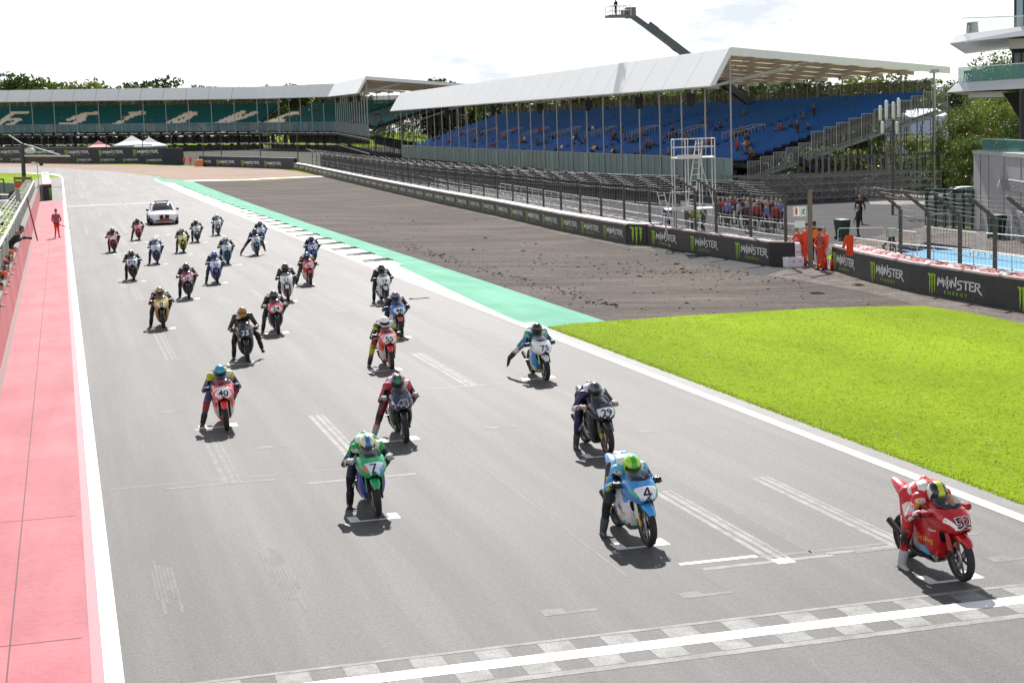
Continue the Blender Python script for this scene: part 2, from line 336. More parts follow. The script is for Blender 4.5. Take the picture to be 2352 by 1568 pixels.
# raked soil bed between the green strip and the barrier, gravel along the barrier foot
M0 = [P2(441, 416), P2(551, 458), P2(711, 514), P2(1000, 608), P2(1286, 703), P2(1392, 738), P2(1746, 715), P2(2003, 704), P2(2110, 702)]
M1 = [P2(2078, 692), P2(1990, 670), P2(1900, 654), P2(1746, 628), P2(1600, 594), P2(1500, 576), P2(1438, 567.5), P2(1286, 535.5), P2(1139, 500), P2(1021, 474), P2(916, 449.5), P2(826, 427.5), P2(745, 406)]
patch('soil_bed', M0+M1, -0.002, M_DIRT)
patch('gravel_bed', [P2(735, 403.5), P2(826, 423), P2(916, 444), P2(1021, 467.5), P2(1139, 492), P2(1286, 526), P2(1438, 556), P2(1492, 553), (28.5, 70), (30.5, 62), P2(1960, 600), (29, 40), (29, 10), (24, 10), P2(2600, 806), P2(2352, 764), P2(2119, 720), P2(1900, 668), P2(1746, 642), P2(1500, 590), P2(1286, 548), P2(1139, 510), P2(916, 458), P2(800, 428)], -0.006, M_GRAVEL)
# tan run-off on the outside of the far corner
patch('tan_runoff', [P2(-150, 381.5), P2(126, 385.5), P2(274, 395.5), P2(369, 407.5), P2(385, 412), P2(441, 416.5), P2(600, 411), P2(745, 405.5), P2(690, 396), P2(640, 388), P2(500, 382), P2(300, 379), P2(0, 374), P2(-150, 372)], -0.008, M_TAN)
patch('runoff_line', [P2(441, 416.5), P2(600, 412), P2(748, 405.8), P2(740, 404.4), P2(600, 409.8), P2(420, 414.6)], 0.004, mat('line_cream', (0.6, 0.56, 0.48), 0.7))
# kerb: white raised blocks; dark bars paint in the shadow lines of its sawtooth
kb = MB(); kd = MB(); ks = MB()
y = V(885, 612).y
yend = V(395, 419).y
while y < yend:
    l = 4.3
    x0, x1 = XR+0.14, XR+1.30; ym = y+l*.60
    def slab_(mb, a, b, xa, xb, za, zb_):
        z0 = zt(13, a); z1 = zt(13, b); mb.hexa([(xa, a, z0-0.02), (xb, a, z0-0.02), (xb, b, z1-0.02), (xa, b, z1-0.02), (xa, a, z0+za), (xb, a, z0+zb_), (xb, b, z1+zb_), (xa, b, z1+za)])
    slab_(kb, y, ym, x0, x1-random.uniform(0, .12), .012, .05)
    slab_(kd, ym, y+l, x0+.04, x1, .009, .036)
    for q_ in range(3):
        ya = ym+l*(.06+.12*q_); slab_(ks, ya, ya+.10, x0+.45+random.uniform(-.1, .2), x1+.12, .028, .062)
    y += l
kroot = kb.build('kerb', M_WHITE); tag(kroot, None, None, None, 'structure')
kd.build('kerb_gap', mat('kerb_grey', (0.20, 0.205, 0.20), 0.85, 0, 0.3, 8, spec=.05), kroot); ks.build('kerb_shadow_lines', mat('kerb_shadow_dark', (0.045, 0.05, 0.048), 0.9, 0, .2, 4, spec=.02), kroot)
patch('kerb_tail', [(XR+0.12, V(1170, 726).y), (XR+0.12, V(885, 612).y), (XR+1.05, V(885, 612).y), (XR+.75, V(960, 642).y)], 0.008, M_WHITE)
# ---- paint on the racing surface
mk = MB(); fd = MB(); f2 = MB(); f3 = MB()
def rect(mb, x0, x1, y0, y1, z=0.008): mb.quad((x0, y0, z), (x1, y0, z), (x1, y1, z), (x0, y1, z))
YS = 16.35
rect(mk, XL+0.12, XR-0.10, YS-0.14, YS+0.14)
rect(fd, XL+0.16, XR-0.11, YS+0.50, YS+0.58); rect(fd, XL+0.16, XR-0.11, YS-0.62, YS-0.48)
k = 0; x = XL+0.2
while x < XR-0.5:
    if k % 2 == 0: rect(fd, x, x+0.36, YS+0.15, YS+0.49)
    else: rect(fd, x, x+0.36, YS-0.47, YS-0.15)
    x += 0.36; k += 1
def bracket(x, y, w=0.60, fl=0.36):
    rect(mk, x-w/2+0.02, x+w/2-0.02, y, y+0.07)
    for s in (-1, 1):
        xa = x+s*w/2; mk.quad((xa-0.075, y, 0.0085), (xa+0.075, y, 0.0085), (xa+0.075, y+fl, 0.0085), (xa-0.075, y+fl, 0.0085))
COLX = [10.20, 7.26, 4.17, 8.76, 5.75, 2.72]
for i in range(30):
    bracket(COLX[i % 6]-0.06, 17.29+3*i+0.02)
    vs, fs, asp = text_geo(str(i+1))
    mk.add([(COLX[i % 6]-0.50-v[0]*0.13, 17.22+3*i-v[1]*0.13, 0.0085) for v in vs], [tuple(reversed(f)) for f in fs])
# older, worn car grid: long triple lines ending in a T
def old_grid(x, y, l=4.2, m=None, t=2.2, sgn=1):
    m = m or fd
    for dx in (-0.16, -0.02, 0.10): rect(m, x+dx, x+dx+(0.09 if dx < 0 else 0.05), y, y+l, 0.007)
    rect(m, x-t/2, x+t/2-0.4, y-0.10, y+0.02, 0.0074)
for px, py, l in ((2070, 1250, 4.6), (1795, 1285, 4.4), (535, 1108, 4.2), (860, 1095, 6.5), (1085, 885, 6.0), (395, 826, 6.5), (440, 688, 7), (790, 716, 7), (755, 630, 8), (325, 690, 6)):
    p = V(px, py); old_grid(p.x, p.y, l, fd if px in (1795, 2070, 1085, 860) else f2)
rect(mk, V(1795, 1285).x-0.12, V(1795, 1285).x+0.12, V(1795, 1285).y-0.18, V(1795, 1285).y+0.06, 0.0092)
rect(mk, V(1560, 1295).x, V(1735, 1275).x, V(1650, 1286).y-0.05, V(1650, 1286).y+0.05, 0.0092)
for px, py in ((1275, 1405), (1590, 1365), (610, 1027), (1130, 982), (2300, 1283), (1485, 990), (1985, 1262), (385, 945), (1150, 790), (1040, 770), (960, 715), (930, 660), (800, 640)):
    p = V(px, py); rect(f2, p.x-0.16, p.x+0.12, p.y-0.12, p.y+0.13, 0.0075)
    rect(f2, p.x+0.12, p.x+0.5, p.y-0.12, p.y-0.03, 0.0075)
for x in (9.1, 6.5, 11.3): rect(f2, x, x+0.03, 19, 60, 0.0066)
for px, py, l in ((345, 1310, 4.0), (600, 1280, 5.0), (1560, 1160, 5)):
    p = V(px, py)
    for j in range(6): rect(f3, p.x+0.05*j, p.x+0.05*j+0.042, p.y-l*random.uniform(0.25, 0.6), p.y+random.uniform(0, .5), 0.0068)
rect(f2, V(700, 1105).x-3.2, V(700, 1105).x+1.2, 27.2, 27.28, 0.0066)
rect(f2, 8.3, 11.6, 19.2, 19.3, 0.0066)
rect(mk, XL+0.2, V(360, 468).x, V(250, 470).y-0.25, V(250, 470).y+0.25)
# slab of pale starting-line paint ghosts further up the straight
for i in range(46):
    x = random.uniform(1.0, 11.5); yy = random.uniform(55, 240)
    rect(f2, x, x+random.uniform(0.05, 0.35), yy, yy+random.uniform(1, 7)*(1+yy/120), 0.0062+i*0.00006)
# the paint follows the rise of the ground
def lift(mb):
    mb.v = [(a, b, max(.0012, .0014+(c-.006)*.6)+rise(b)) for a, b, c in mb.v]
for mb in (mk, fd, f2, f3): lift(mb)
tag(mk.build('track_markings', M_WHITE), None, None, None, 'structure')
tag(fd.build('worn_markings', M_FADE), None, None, None, 'structure')
tag(f2.build('scraped_markings', M_FADE2), None, None, None, 'structure')
tag(f3.build('scuff_marks', ground_mat('scuffed_asphalt', (0.118, 0.115, 0.112), (0.158, 0.155, 0.150), 0.75, 5, 36, 0.4, 0.005, (1, .3, 1), 0.3)), None, None, None, 'structure')
# ================================================================== figures
M_SKIN = mat('skin', (0.42, 0.22, 0.15), 0.6, 0, 0.08, 20)
M_SKIN2 = mat('skin_tanned', (0.30, 0.15, 0.10), 0.6, 0, 0.08, 20)
M_HAIR = mat('hair_dark', (0.035, 0.025, 0.02), 0.7)
M_HAIRF = mat('hair_fair', (0.25, 0.16, 0.08), 0.7)
M_BLACK = mat('black_rubber', (0.018, 0.018, 0.019), 0.75, 0, 0.2, 15)
M_TYRE = mat('tyre_rubber', (0.022, 0.022, 0.023), 0.8, 0, 0.25, 12)
M_DARK = mat('dark_metal', (0.035, 0.035, 0.037), 0.5, 0.5, 0.2, 12)
M_STEEL = mat('steel', (0.42, 0.42, 0.43), 0.35, 0.9, 0.15, 10)
M_ALU = mat('aluminium', (0.55, 0.56, 0.57), 0.45, 0.7, 0.1, 8)
M_LETTERW = mat('lettering_white', (0.75, 0.75, 0.75), 0.6)
M_LETTERK = mat('lettering_black', (0.012, 0.012, 0.016), 0.6)
M_VISOR = mat('visor', (0.012, 0.012, 0.016), 0.12, 0, 0, coat=0.6)
def remesh_obj(mb, name, vox, slots, parent=None, smooth=3):
    """turn overlapping limbs into ONE continuous skin; each face keeps the colour of the limb nearest to it"""
    me = mb.mesh(name); ob = bpy.data.objects.new(name, me); COL.objects.link(ob)
    r = ob.modifiers.new('r', 'REMESH'); r.mode = 'VOXEL'; r.voxel_size = vox; r.use_smooth_shade = True
    if smooth:
        s = ob.modifiers.new('s', 'SMOOTH'); s.iterations = smooth; s.factor = 0.5
    dg = bpy.context.evaluated_depsgraph_get(); ev = ob.evaluated_get(dg)
    out = bpy.data.meshes.new_from_object(ev, depsgraph=dg)
    src = BVHTree.FromPolygons(mb.v, mb.f)
    bpy.data.objects.remove(ob); bpy.data.meshes.remove(me)
    idx = []
    for p in out.polygons:
        h = src.find_nearest(p.center); idx.append(mb.m[h[2]])
    out.materials.clear()
    for m in slots: out.materials.append(m)
    out.polygons.foreach_set('material_index', idx); out.polygons.foreach_set('use_smooth', [True]*len(idx))
    out.name = name
    return out
def hand_mb(wrist, tip_dir, palm_n, curl=0.9, s=1.0, side=1):
    """palm, four fingers of unequal length bent at the knuckles, and a thumb from the palm's edge"""
    mb = MB(); w = Vector(wrist); d = Vector(tip_dir).normalized(); n = Vector(palm_n); n = (n-d*n.dot(d)).normalized(); t = d.cross(n)*side
    for k in range(4):
        o = (k-1.5)*0.021*s; mb.caps(w+t*o*0.6, w+d*0.085*s+t*o, 0.017*s, 0.014*s, 7)
        ln = (0.036, 0.043, 0.040, 0.030)[k]*s; p = w+d*0.085*s+t*o; a = 0
        for j in range(3):
            a += curl*(0.75 if j else 0.55); q = p+(d*cos(a)+n*sin(a))*ln*(1-0.22*j)
            mb.caps(p, q, (0.0115-0.001*j)*s, (0.0105-0.001*j)*s, 7); p = q
    b = w+d*0.03*s-t*0.03*s; e = b+(d*0.5-t*0.6+n*0.6).normalized()*0.04*s
    mb.caps(w+d*0.01*s, b, 0.016*s, 0.014*s, 7); mb.caps(b, e, 0.013*s, 0.012*s, 7); mb.caps(e, e+(d*0.6+n*0.8).normalized()*0.03*s, 0.012*s, 0.010*s, 7)
    return mb
def boot_mb(ankle, toe_dir, up, s=1.0, shaft=0.2):
    mb = MB(); a = Vector(ankle); d = Vector(toe_dir).normalized(); u = Vector(up).normalized()
    sole = a-u*0.085*s
    mb.caps(a+u*shaft*s, a-u*0.02*s, 0.064*s, 0.052*s, 10); mb.caps(sole+u*0.035*s-d*0.055*s, sole+u*0.045*s+d*0.06*s, 0.036*s, 0.04*s, 10)
    mb.caps(sole+u*0.045*s+d*0.05*s, sole+u*0.03*s+d*0.155*s, 0.042*s, 0.028*s, 10)
    mb.box(sole+u*0.006*s+d*0.05*s, (0.27*s, 0.085*s, 0.016*s), 1, (d, u.cross(d), u))
    return mb
def helmet_mb():
    """full-face shell: crown, band and chin bar; slots 0 base, 1 crown stripe, 2 side patch; +x is forward"""
    n, k = 28, 18; vs = []; fs = []; mi = []
    for j in range(k+1):
        el = pi/2-pi*0.86*j/k
        for i in range(n):
            az = 2*pi*i/n; x = cos(el)*cos(az); y = cos(el)*sin(az); z = sin(el)
            r = 1.0
            if x > 0 and z < 0.0: r += 0.16*x*min(1, -z*2.2)       # chin bar
            if x < 0 and z < -0.2: r -= 0.10*(-x)
            if x < -0.3 and 0.1 < z < 0.6: r += 0.05*(-x)           # rear spoiler
            eye = max(0, 1-abs(z+0.02)/0.22)*max(0, 1-abs(az if az < pi else az-2*pi)/1.15)
            r -= 0.03*eye
            vs.append((x*0.148*r, y*0.123*r, z*0.138*r))
    for j in range(k):
        for i in range(n):
            fs.append((j*n+i, (j+1)*n+i, (j+1)*n+(i+1) % n, j*n+(i+1) % n))
            c = [sum(vs[q][a] for q in fs[-1])/4 for a in range(3)]
            if c[2] > 0.02 and abs(c[1]) < 0.034+0.10*max(0, c[0]-0.03): mi.append(1)
            elif abs(c[1]) > 0.075 and -0.06 < c[2] < 0.075 and c[0] < 0.06: mi.append(2)
            elif c[2] < -0.075: mi.append(2)
            else: mi.append(0)
    mb = MB(); mb.add(vs, fs); mb.m = mi; mb.sm = [True]*len(fs)
    return mb
def visor_mb():
    mb = MB(); secs = []
    for j in range(7):
        z = 0.052-0.095*j/6; row = []
        for i in range(15):
            az = -1.18+2.36*i/14; q = sqrt(max(0.02, 1-(z/0.138)**2)); e = 1.005+0.012*(1-abs(az)/1.2)
            row.append((cos(az)*0.150*q*e+0.002, sin(az)*0.1245*q*e, z))
        secs.append(row)
    mb.loft(secs); return mb
HELM = helmet_mb().mesh('helmet'); VIS = visor_mb().mesh('visor')
for m in range(3): HELM.materials.append(M_BLACK)
VIS.materials.append(M_VISOR)
def head_mb(mb, c, fwd, up, s=1.0, skin=0, hair=1, longhair=False):
    """a head with brow, nose, mouth, chin and ears, and hair"""
    c = Vector(c); f = Vector(fwd).normalized(); u = Vector(up).normalized(); l = u.cross(f)
    mb.caps(c-u*0.03*s+f*0.012*s, c+u*0.035*s, 0.072*s, 0.088*s, 10, skin); mb.caps(c-u*0.075*s+f*0.05*s, c-u*0.06*s+f*0.03*s, 0.035*s, 0.05*s, 8, skin)
    mb.caps(c-u*0.022*s+f*0.092*s, c+u*0.012*s+f*0.08*s, 0.014*s, 0.008*s, 6, skin)
    for q in (-1, 1): mb.caps(c+l*q*0.082*s-u*0.015*s, c+l*q*0.085*s+u*0.015*s, 0.014*s, 0.016*s, 6, skin)
    mb.caps(c+u*0.05*s-f*0.022*s, c+u*0.06*s+f*0.03*s, 0.085*s, 0.062*s, 10, hair); mb.caps(c-f*0.035*s, c+u*0.02*s-f*0.035*s, 0.08*s, 0.085*s, 10, hair)
    if longhair: mb.caps(c-f*0.06*s, c-f*0.075*s-u*0.16*s, 0.07*s, 0.045*s, 8, hair)
# ================================================================== motorcycles   (+x forward, +y the rider's left, origin under the front axle)
def half_sec(x, zt_, zc, zb, hw, kb, th0=0.0):
    pts = []
    for i in range(8):
        th = th0+(pi/2-th0)*i/7; pts.append((x, hw*sin(th)**0.8 if th > 0 else 0, zc+(zt_-zc)*max(0, cos(th))**0.9))
    for i in range(1, 5):
        s = i/4; pts.append((x, hw*(1-kb*s*s), zc+(zb-zc)*s))
    return pts
def mirror_loft(secs, mb, mi=0, full=True):
    mb.loft([[(p[0], -p[1], p[2]) for p in reversed(s)]+(s[1:] if s[0][1] == 0 else s) for s in secs] if full else secs, mi)
def upper_mb():
    mb = MB()
    st = [(.150, .705, .69, .675, .02, .3, 0), (.138, .740, .69, .648, .075, .3, 0), (.108, .780, .695, .625, .125, .38, 0), (.055, .820, .705, .606, .165, .45, 0),
          (-.01, .862, .715, .596, .192, .48, 0), (-.055, .890, .72, .592, .203, .48, .02)]
    mirror_loft([half_sec(*s) for s in st], mb)
    st2 = [(-.055, .890, .72, .592, .203, .48, .02), (-.12, .925, .725, .592, .214, .42, .62), (-.20, .955, .73, .60, .222, .34, .80), (-.28, .965, .735, .615, .224, .24, .92), (-.37, .94, .745, .65, .218, .15, 1.02)]
    for sg in (1, -1):
        secs = [[(p[0], p[1]*sg, p[2]) for p in half_sec(*s)] for s in st2]
        if sg < 0: secs = [list(reversed(s)) for s in secs]
        mb.loft(secs)
    return mb
def screen_mb():
    mb = MB(); secs = []
    for x, z0, z1, w in ((-.05, .884, .893, .05), (-.09, .90, .93, .115), (-.15, .915, .96, .150), (-.22, .93, .985, .158), (-.29, .94, 1.005, .155), (-.335, .945, 1.012, .145)):
        secs.append([(x+0.01*cos(a), w*sin(a), z0+(z1-z0)*max(0, cos(a))**0.8) for a in [-pi/2+pi*i/12 for i in range(13)]])
    mb.loft(secs); return mb
SIDE = [(-.205, .655, .46, .130, .150, .120), (-.24, .70, .34, .165, .178, .135), (-.30, .725, .235, .185, .198, .122), (-.38, .735, .165, .190, .206, .098), (-.50, .72, .125, .184, .203, .080), (-.66, .655, .125, .172, .188, .074), (-.80, .55, .145, .150, .164, .070), (-.90, .44, .17, .125, .135, .066), (-.98, .33, .20, .095, .105, .058)]
def side_mb(colfn):
    mb = MB(); n = 9
    for sg in (1, -1):
        secs = []
        for x, z1, z0, w1, wm, w0 in SIDE:
            row = []
            for i in range(n):
                s = i/(n-1); z = z1+(z0-z1)*s
                if s < .5: w = w1+(wm-w1)*sin(s*pi)
                else: w = w0+(wm-w0)*cos((s-.5)*pi)**0.8 if s < 1 else w0
                row.append((x, sg*w, z))
            row.append((x, 0.0, z0-0.012)); secs.append(row if sg > 0 else list(reversed(row)))
        mb.loft(secs)
    mb.m = [colfn([sum(mb.v[q][a] for q in f)/4 for a in range(3)]) for f in mb.f]
    return mb
def belly(c):          # lower band and a slanted stripe
    z = c[2]+0.25*(c[0]+0.5)
    return 1 if z < 0.27 else (2 if z < 0.335 else 0)
def belly2(c):         # rear panel contrasting with the front
    return 1 if c[2] < 0.50-0.35*(c[0]+0.45) and c[2] > 0.20 else 0
def wheel(front):
    R = 0.292; w = 0.05 if front else 0.062
    ty = MB(); ty.lathe((0, 0, 0), (0, 1, 0), [(-w*0.55, R-0.075), (-w, R-0.05), (-w*0.92, R-0.025), (-w*0.55, R-0.006), (0, R), (w*0.55, R-0.006), (w*0.92, R-0.025), (w, R-0.05), (w*0.55, R-0.075)], 40)
    rim = MB(); rim.lathe((0, 0, 0), (0, 1, 0), [(-w*0.62, R-0.066), (-w*0.66, R-0.08), (-w*0.3, R-0.098), (w*0.3, R-0.098), (w*0.66, R-0.08), (w*0.62, R-0.066)], 40)
    rim.lathe((0, 0, 0), (0, 1, 0), [(-.05, .001), (-.05, .032), (.05, .032), (.05, .001)], 16)
    for k in range(6):
        a = 2*pi*k/6; rim.bar((.028*cos(a), 0, .028*sin(a)), ((R-.092)*cos(a), 0, (R-.092)*sin(a)), 0.020, 0.022)
    disc = MB()
    for y in ((-.062,) if front else (.07,)):
        disc.lathe((0, y, 0), (0, 1, 0), [(-.0025, .085), (-.0025, .145 if front else .095), (.0025, .145 if front else .095), (.0025, .085)], 32)
        for k in range(5):
            a = 2*pi*k/5+.3; disc.bar((.03*cos(a), y+.004, .03*sin(a)), (.10*cos(a), y, .10*sin(a)), 0.012, 0.004)
    return ty.mesh('tyre'), rim.mesh('rim'), disc.mesh('brake_disc')
def fender_mb():
    mb = MB(); secs = []
    for i in range(15):
        a = radians(36+82*i/14); R = 0.312
        t = i/14; w = 0.066*min(1, 0.55+t*2.0) if t < 0.25 else 0.066
        row = []
        for s in (-1.0, -1.0, -0.75, -0.3, 0, 0.3, 0.75, 1.0, 1.0): row.append(s)
        lift = [-.075 if t > .3 else -.03, -.02, -.004, 0.004, .008, .004, -.004, -.02, -.075 if t > .3 else -.03]
        # angle measured from straight ahead, going up and back
        secs.append([((R+lift[j])*cos(a), row[j]*w, 0.292+(R+lift[j])*sin(a)) for j in range(9)])
    mb.loft(secs); return mb
WF, WR = wheel(True), wheel(False)
def mk_static():
    P = {}
    m = MB(); m.tube((0, .092, .292), (-.105, .092, .56), .022, .022, 10); m.tube((-.105, .092, .56), (-.205, .09, .82), .028, .028, 10); m.box((-.045, .10, .30), (.09, .02, .06)); P['fork_leg_l'] = m.mesh('fork_leg')
    m = MB(); m.tube((0, -.092, .292), (-.105, -.092, .56), .022, .022, 10); m.tube((-.105, -.092, .56), (-.205, -.09, .82), .028, .028, 10); m.box((-.10, -.075, .36), (.05, .05, .11)); P['fork_leg_r'] = m.mesh('fork_leg')
    m = MB(); m.loft([[(x+0.02*cos(2*pi*i/10), sg*(.103+.02*cos(2*pi*i/10)), z+.0*i) for i in range(10)] for x, z in ((0, .33), (-.06, .46), (-.10, .56))] if False else [[(0, 0, 0)]*3]*2) if False else None
    for nm, sg in (('l', 1), ('r', -1)):
        m = MB(); m.hexa([(.045, sg*.118, .40), (-.07, sg*.118, .40), (-.12, sg*.118, .60), (-.035, sg*.118, .60), (.045, sg*.128, .40), (-.07, sg*.128, .40), (-.12, sg*.128, .60), (-.035, sg*.128, .60)]); P['fork_cover_'+nm] = m.mesh('fork_cover')
    m = MB(); secs = []
    for x, z0, z1, w in ((-.36, .74, .86, .10), (-.42, .74, .925, .14), (-.52, .73, .955, .155), (-.63, .73, .945, .150), (-.72, .74, .89, .12), (-.78, .75, .82, .09)):
        secs.append([(x, w*sin(a)*(1 if abs(a) < 2 else .8), (z0+z1)/2+(z1-z0)/2*cos(a)) for a in [2*pi*i/16 for i in range(16)]])
    m.loft(secs, 0, True, True, True); P['fuel_tank'] = m.mesh('fuel_tank')
    m = MB(); m.loft([[(x, y*w, z-abs(y)**3*.03) for y in (-1, -.6, 0, .6, 1)]+[(x, w, z-.05), (x, -w, z-.05)] for x, z, w in ((-.74, .80, .08), (-.85, .79, .12), (-1.0, .80, .125), (-1.08, .845, .11))], 0, True, True, True); P['seat'] = m.mesh('seat')
    m = MB(); m.loft([[(x, w*sin(a), zc+h*cos(a)) for a in [2*pi*i/14 for i in range(14)]] for x, zc, h, w in ((-1.02, .78, .05, .11), (-1.08, .83, .085, .125), (-1.20, .885, .085, .115), (-1.35, .945, .06, .085), (-1.46, .985, .025, .05), (-1.50, .995, .008, .03))], 0, True, True, True)
    P['tail_cowl'] = m.mesh('tail_cowl')
    m = MB(); m.box((-.56, 0, .44), (.42, .24, .34)); m.box((-.62, 0, .62), (.40, .20, .16)); m.box((-.27, 0, .47), (.04, .26, .30)); m.bar((-.2, 0, .80), (-.84, 0, .50), .07, .09); m.box((-.86, 0, .46), (.12, .16, .30)); m.bar((-.75, .06, .74), (-1.3, .05, .86), .03); m.bar((-.75, -.06, .74), (-1.3, -.05, .86), .03)
    P['engine_and_frame'] = m.mesh('engine_and_frame')
    m = MB()
    for s in (-1, 1): m.bar((-.84, s*.075, .40), (-1.24, s*.098, .292), .028, .055)
    m.bar((-.90, -.07, .385), (-.90, .07, .385), .05); m.tube((-1.22, -.12, .292), (-1.22, .12, .292), .016); m.bar((-.88, .09, .44), (-1.22, .09, .36), .012, .02); m.bar((-.88, .09, .33), (-1.22, .09, .225), .012, .02)
    P['swingarm'] = m.mesh('swingarm')
    m = MB(); m.path([(-.45, -.05, .2), (-.75, -.11, .17), (-.98, -.15, .24), (-1.10, -.16, .36)], .03, 8); m.tube((-1.10, -.16, .36), (-1.36, -.17, .50), .038, .042, 12); P['exhaust'] = m.mesh('exhaust')
    m = MB(); m.box((-.20, 0, .88), (.10, .15, .04)); m.box((-.15, 0, .78), (.10, .22, .12)); m.box((-.10, 0, .70), (.12, .26, .14)); P['dashboard'] = m.mesh('dashboard')
    for nm, sg in (('l', 1), ('r', -1)):
        m = MB(); m.tube((-.215, sg*.10, .80), (-.30, sg*.235, .79), .012); m.tube((-.30, sg*.235, .79), (-.345, sg*.345, .775), .017, .017, 10); m.bar((-.255, sg*.25, .80), (-.29, sg*.37, .785), .008, .012); m.ell((-.347, sg*.352, .774), (.016, .014, .016), 8, 5)
        P['handlebar_'+nm] = m.mesh('handlebar')
        m = MB(); m.tube((-.98, sg*.11, .375), (-.99, sg*.235, .375), .011); m.bar((-.90, sg*.12, .42), (-1.0, sg*.13, .36), .012, .05); P['footpeg_'+nm] = m.mesh('footpeg')
    return P
PS = mk_static()
UPPER = upper_mb(); UP_ME = UPPER.mesh('upper_fairing'); UP_BVH = BVHTree.FromPolygons(UPPER.v, UPPER.f)
SCR_ME = screen_mb().mesh('windscreen'); FEN_ME = fender_mb().mesh('front_fender')
SIDES = {k: side_mb(f) for k, f in (('band', belly), ('panel', belly2), ('plain', lambda c: 0))}
SIDE_ME = {k: v.mesh('side_fairing') for k, v in SIDES.items()}
SD_BVH = BVHTree.FromPolygons(SIDES['plain'].v, SIDES['plain'].f)
for me in [UP_ME, SCR_ME, FEN_ME]+list(PS.values())+list(WF)+list(WR): me.materials.append(M_DARK)
for me in SIDE_ME.values():
    for i in range(3): me.materials.append(M_DARK)
M_SCREEN = glass('tinted_screen', (0.05, 0.055, 0.065), 0.55, 0.06)
def lay(geo, c, xa, ya, nrm, bvh, lift=0.004):
    """lay flat shapes (in their own plane) onto a curved panel along the plane's normal"""
    vs, fs = geo; c = Vector(c); xa = Vector(xa).normalized(); nrm = Vector(nrm).normalized(); ya = nrm.cross(xa).normalized()
    bm = bmesh.new(); bv = [bm.verts.new((v[0], v[1], 0)) for v in vs]
    for f in fs:
        try: bm.faces.new([bv[i] for i in f])
        except ValueError: pass
    x0 = min(v[0] for v in vs); x1 = max(v[0] for v in vs); y0 = min(v[1] for v in vs); y1 = max(v[1] for v in vs)
    bmesh.ops.triangulate(bm, faces=bm.faces[:])
    for a, b, ax in ((x0, x1, 0), (y0, y1, 1)):
        k = max(2, int((b-a)/0.022))
        for i in range(1, k):
            co = [0, 0, 0]; no = [0, 0, 0]; co[ax] = a+(b-a)*i/k; no[ax] = 1
            bmesh.ops.bisect_plane(bm, geom=bm.verts[:]+bm.edges[:]+bm.faces[:], plane_co=co, plane_no=no, dist=1e-6)
    out = []; ok = {}
    bm.verts.index_update()
    for v in bm.verts:
        p = c+xa*v.co.x+ya*v.co.y; h = bvh.ray_cast(p+nrm*0.5, -nrm)
        ok[v.index] = h[0] is not None
        out.append((h[0]+nrm*lift) if h[0] is not None else p)
    fs2 = [tuple(v.index for v in f.verts) for f in bm.faces if all(ok[v.index] for v in f.verts)]
    bm.free(); return out, fs2
def words(s, h, bold=0.02, wmax=None, shear=0.0):
    if s == '4':       # open four drawn from bars
        P_ = [[(.05, .5), (.22, .5), (-.22, -.12), (-.42, -.12)], [(-.42, -.26), (.40, -.26), (.40, -.10), (-.42, -.10)], [(.05, -.5), (.23, -.5), (.23, .5), (.05, .5)]]
        return [(x*h*.9, y*h) for p in P_ for x, y in p], [(0, 1, 2, 3), (4, 5, 6, 7), (8, 9, 10, 11)]
    vs, fs, asp = text_geo(s, bold, shear); sx = h if not wmax or asp*h <= wmax else wmax/asp
    return [(v[0]*sx, v[1]*h) for v in vs], fs
def shape(pts): return [tuple(p) for p in pts], [tuple(range(len(pts)))]
def ellipse(a, b, n=28): return shape([(a*cos(2*pi*i/n), b*sin(2*pi*i/n)) for i in range(n)])
NOSE = dict(c=(.095, 0, .752), xa=(0, 1, 0), nrm=(.80, 0, .60))
_lay = {}
def nose_decal(key, geo, lift, dy=0.0, dz=0.0):
    if key not in _lay:
        nr = Vector(NOSE['nrm']).normalized(); ya = nr.cross(Vector((0, 1, 0)))
        _lay[key] = lay(geo, Vector(NOSE['c'])+ya*dz+Vector((0, dy, 0)), NOSE['xa'], None, NOSE['nrm'], UP_BVH, lift)
    mb = MB(); mb.add(*_lay[key]); return mb
PLATES = {'oval': ellipse(.160, .110), 'shield': shape([(-.15, .10), (.15, .10), (.155, .0), (.10, -.085), (0, -.105), (-.10, -.085), (-.155, 0)]), 'square': shape([(-.15, .10), (.15, .10), (.14, -.095), (-.14, -.095)]), 'wedge': shape([(-.13, .10), (.16, .10), (.08, -.10), (-.055, -.10)]), 'bare': None, 'all': shape([(-.19, .13), (.19, .13), (.17, -.05), (.09, -.12), (-.09, -.12), (-.17, -.05)])}
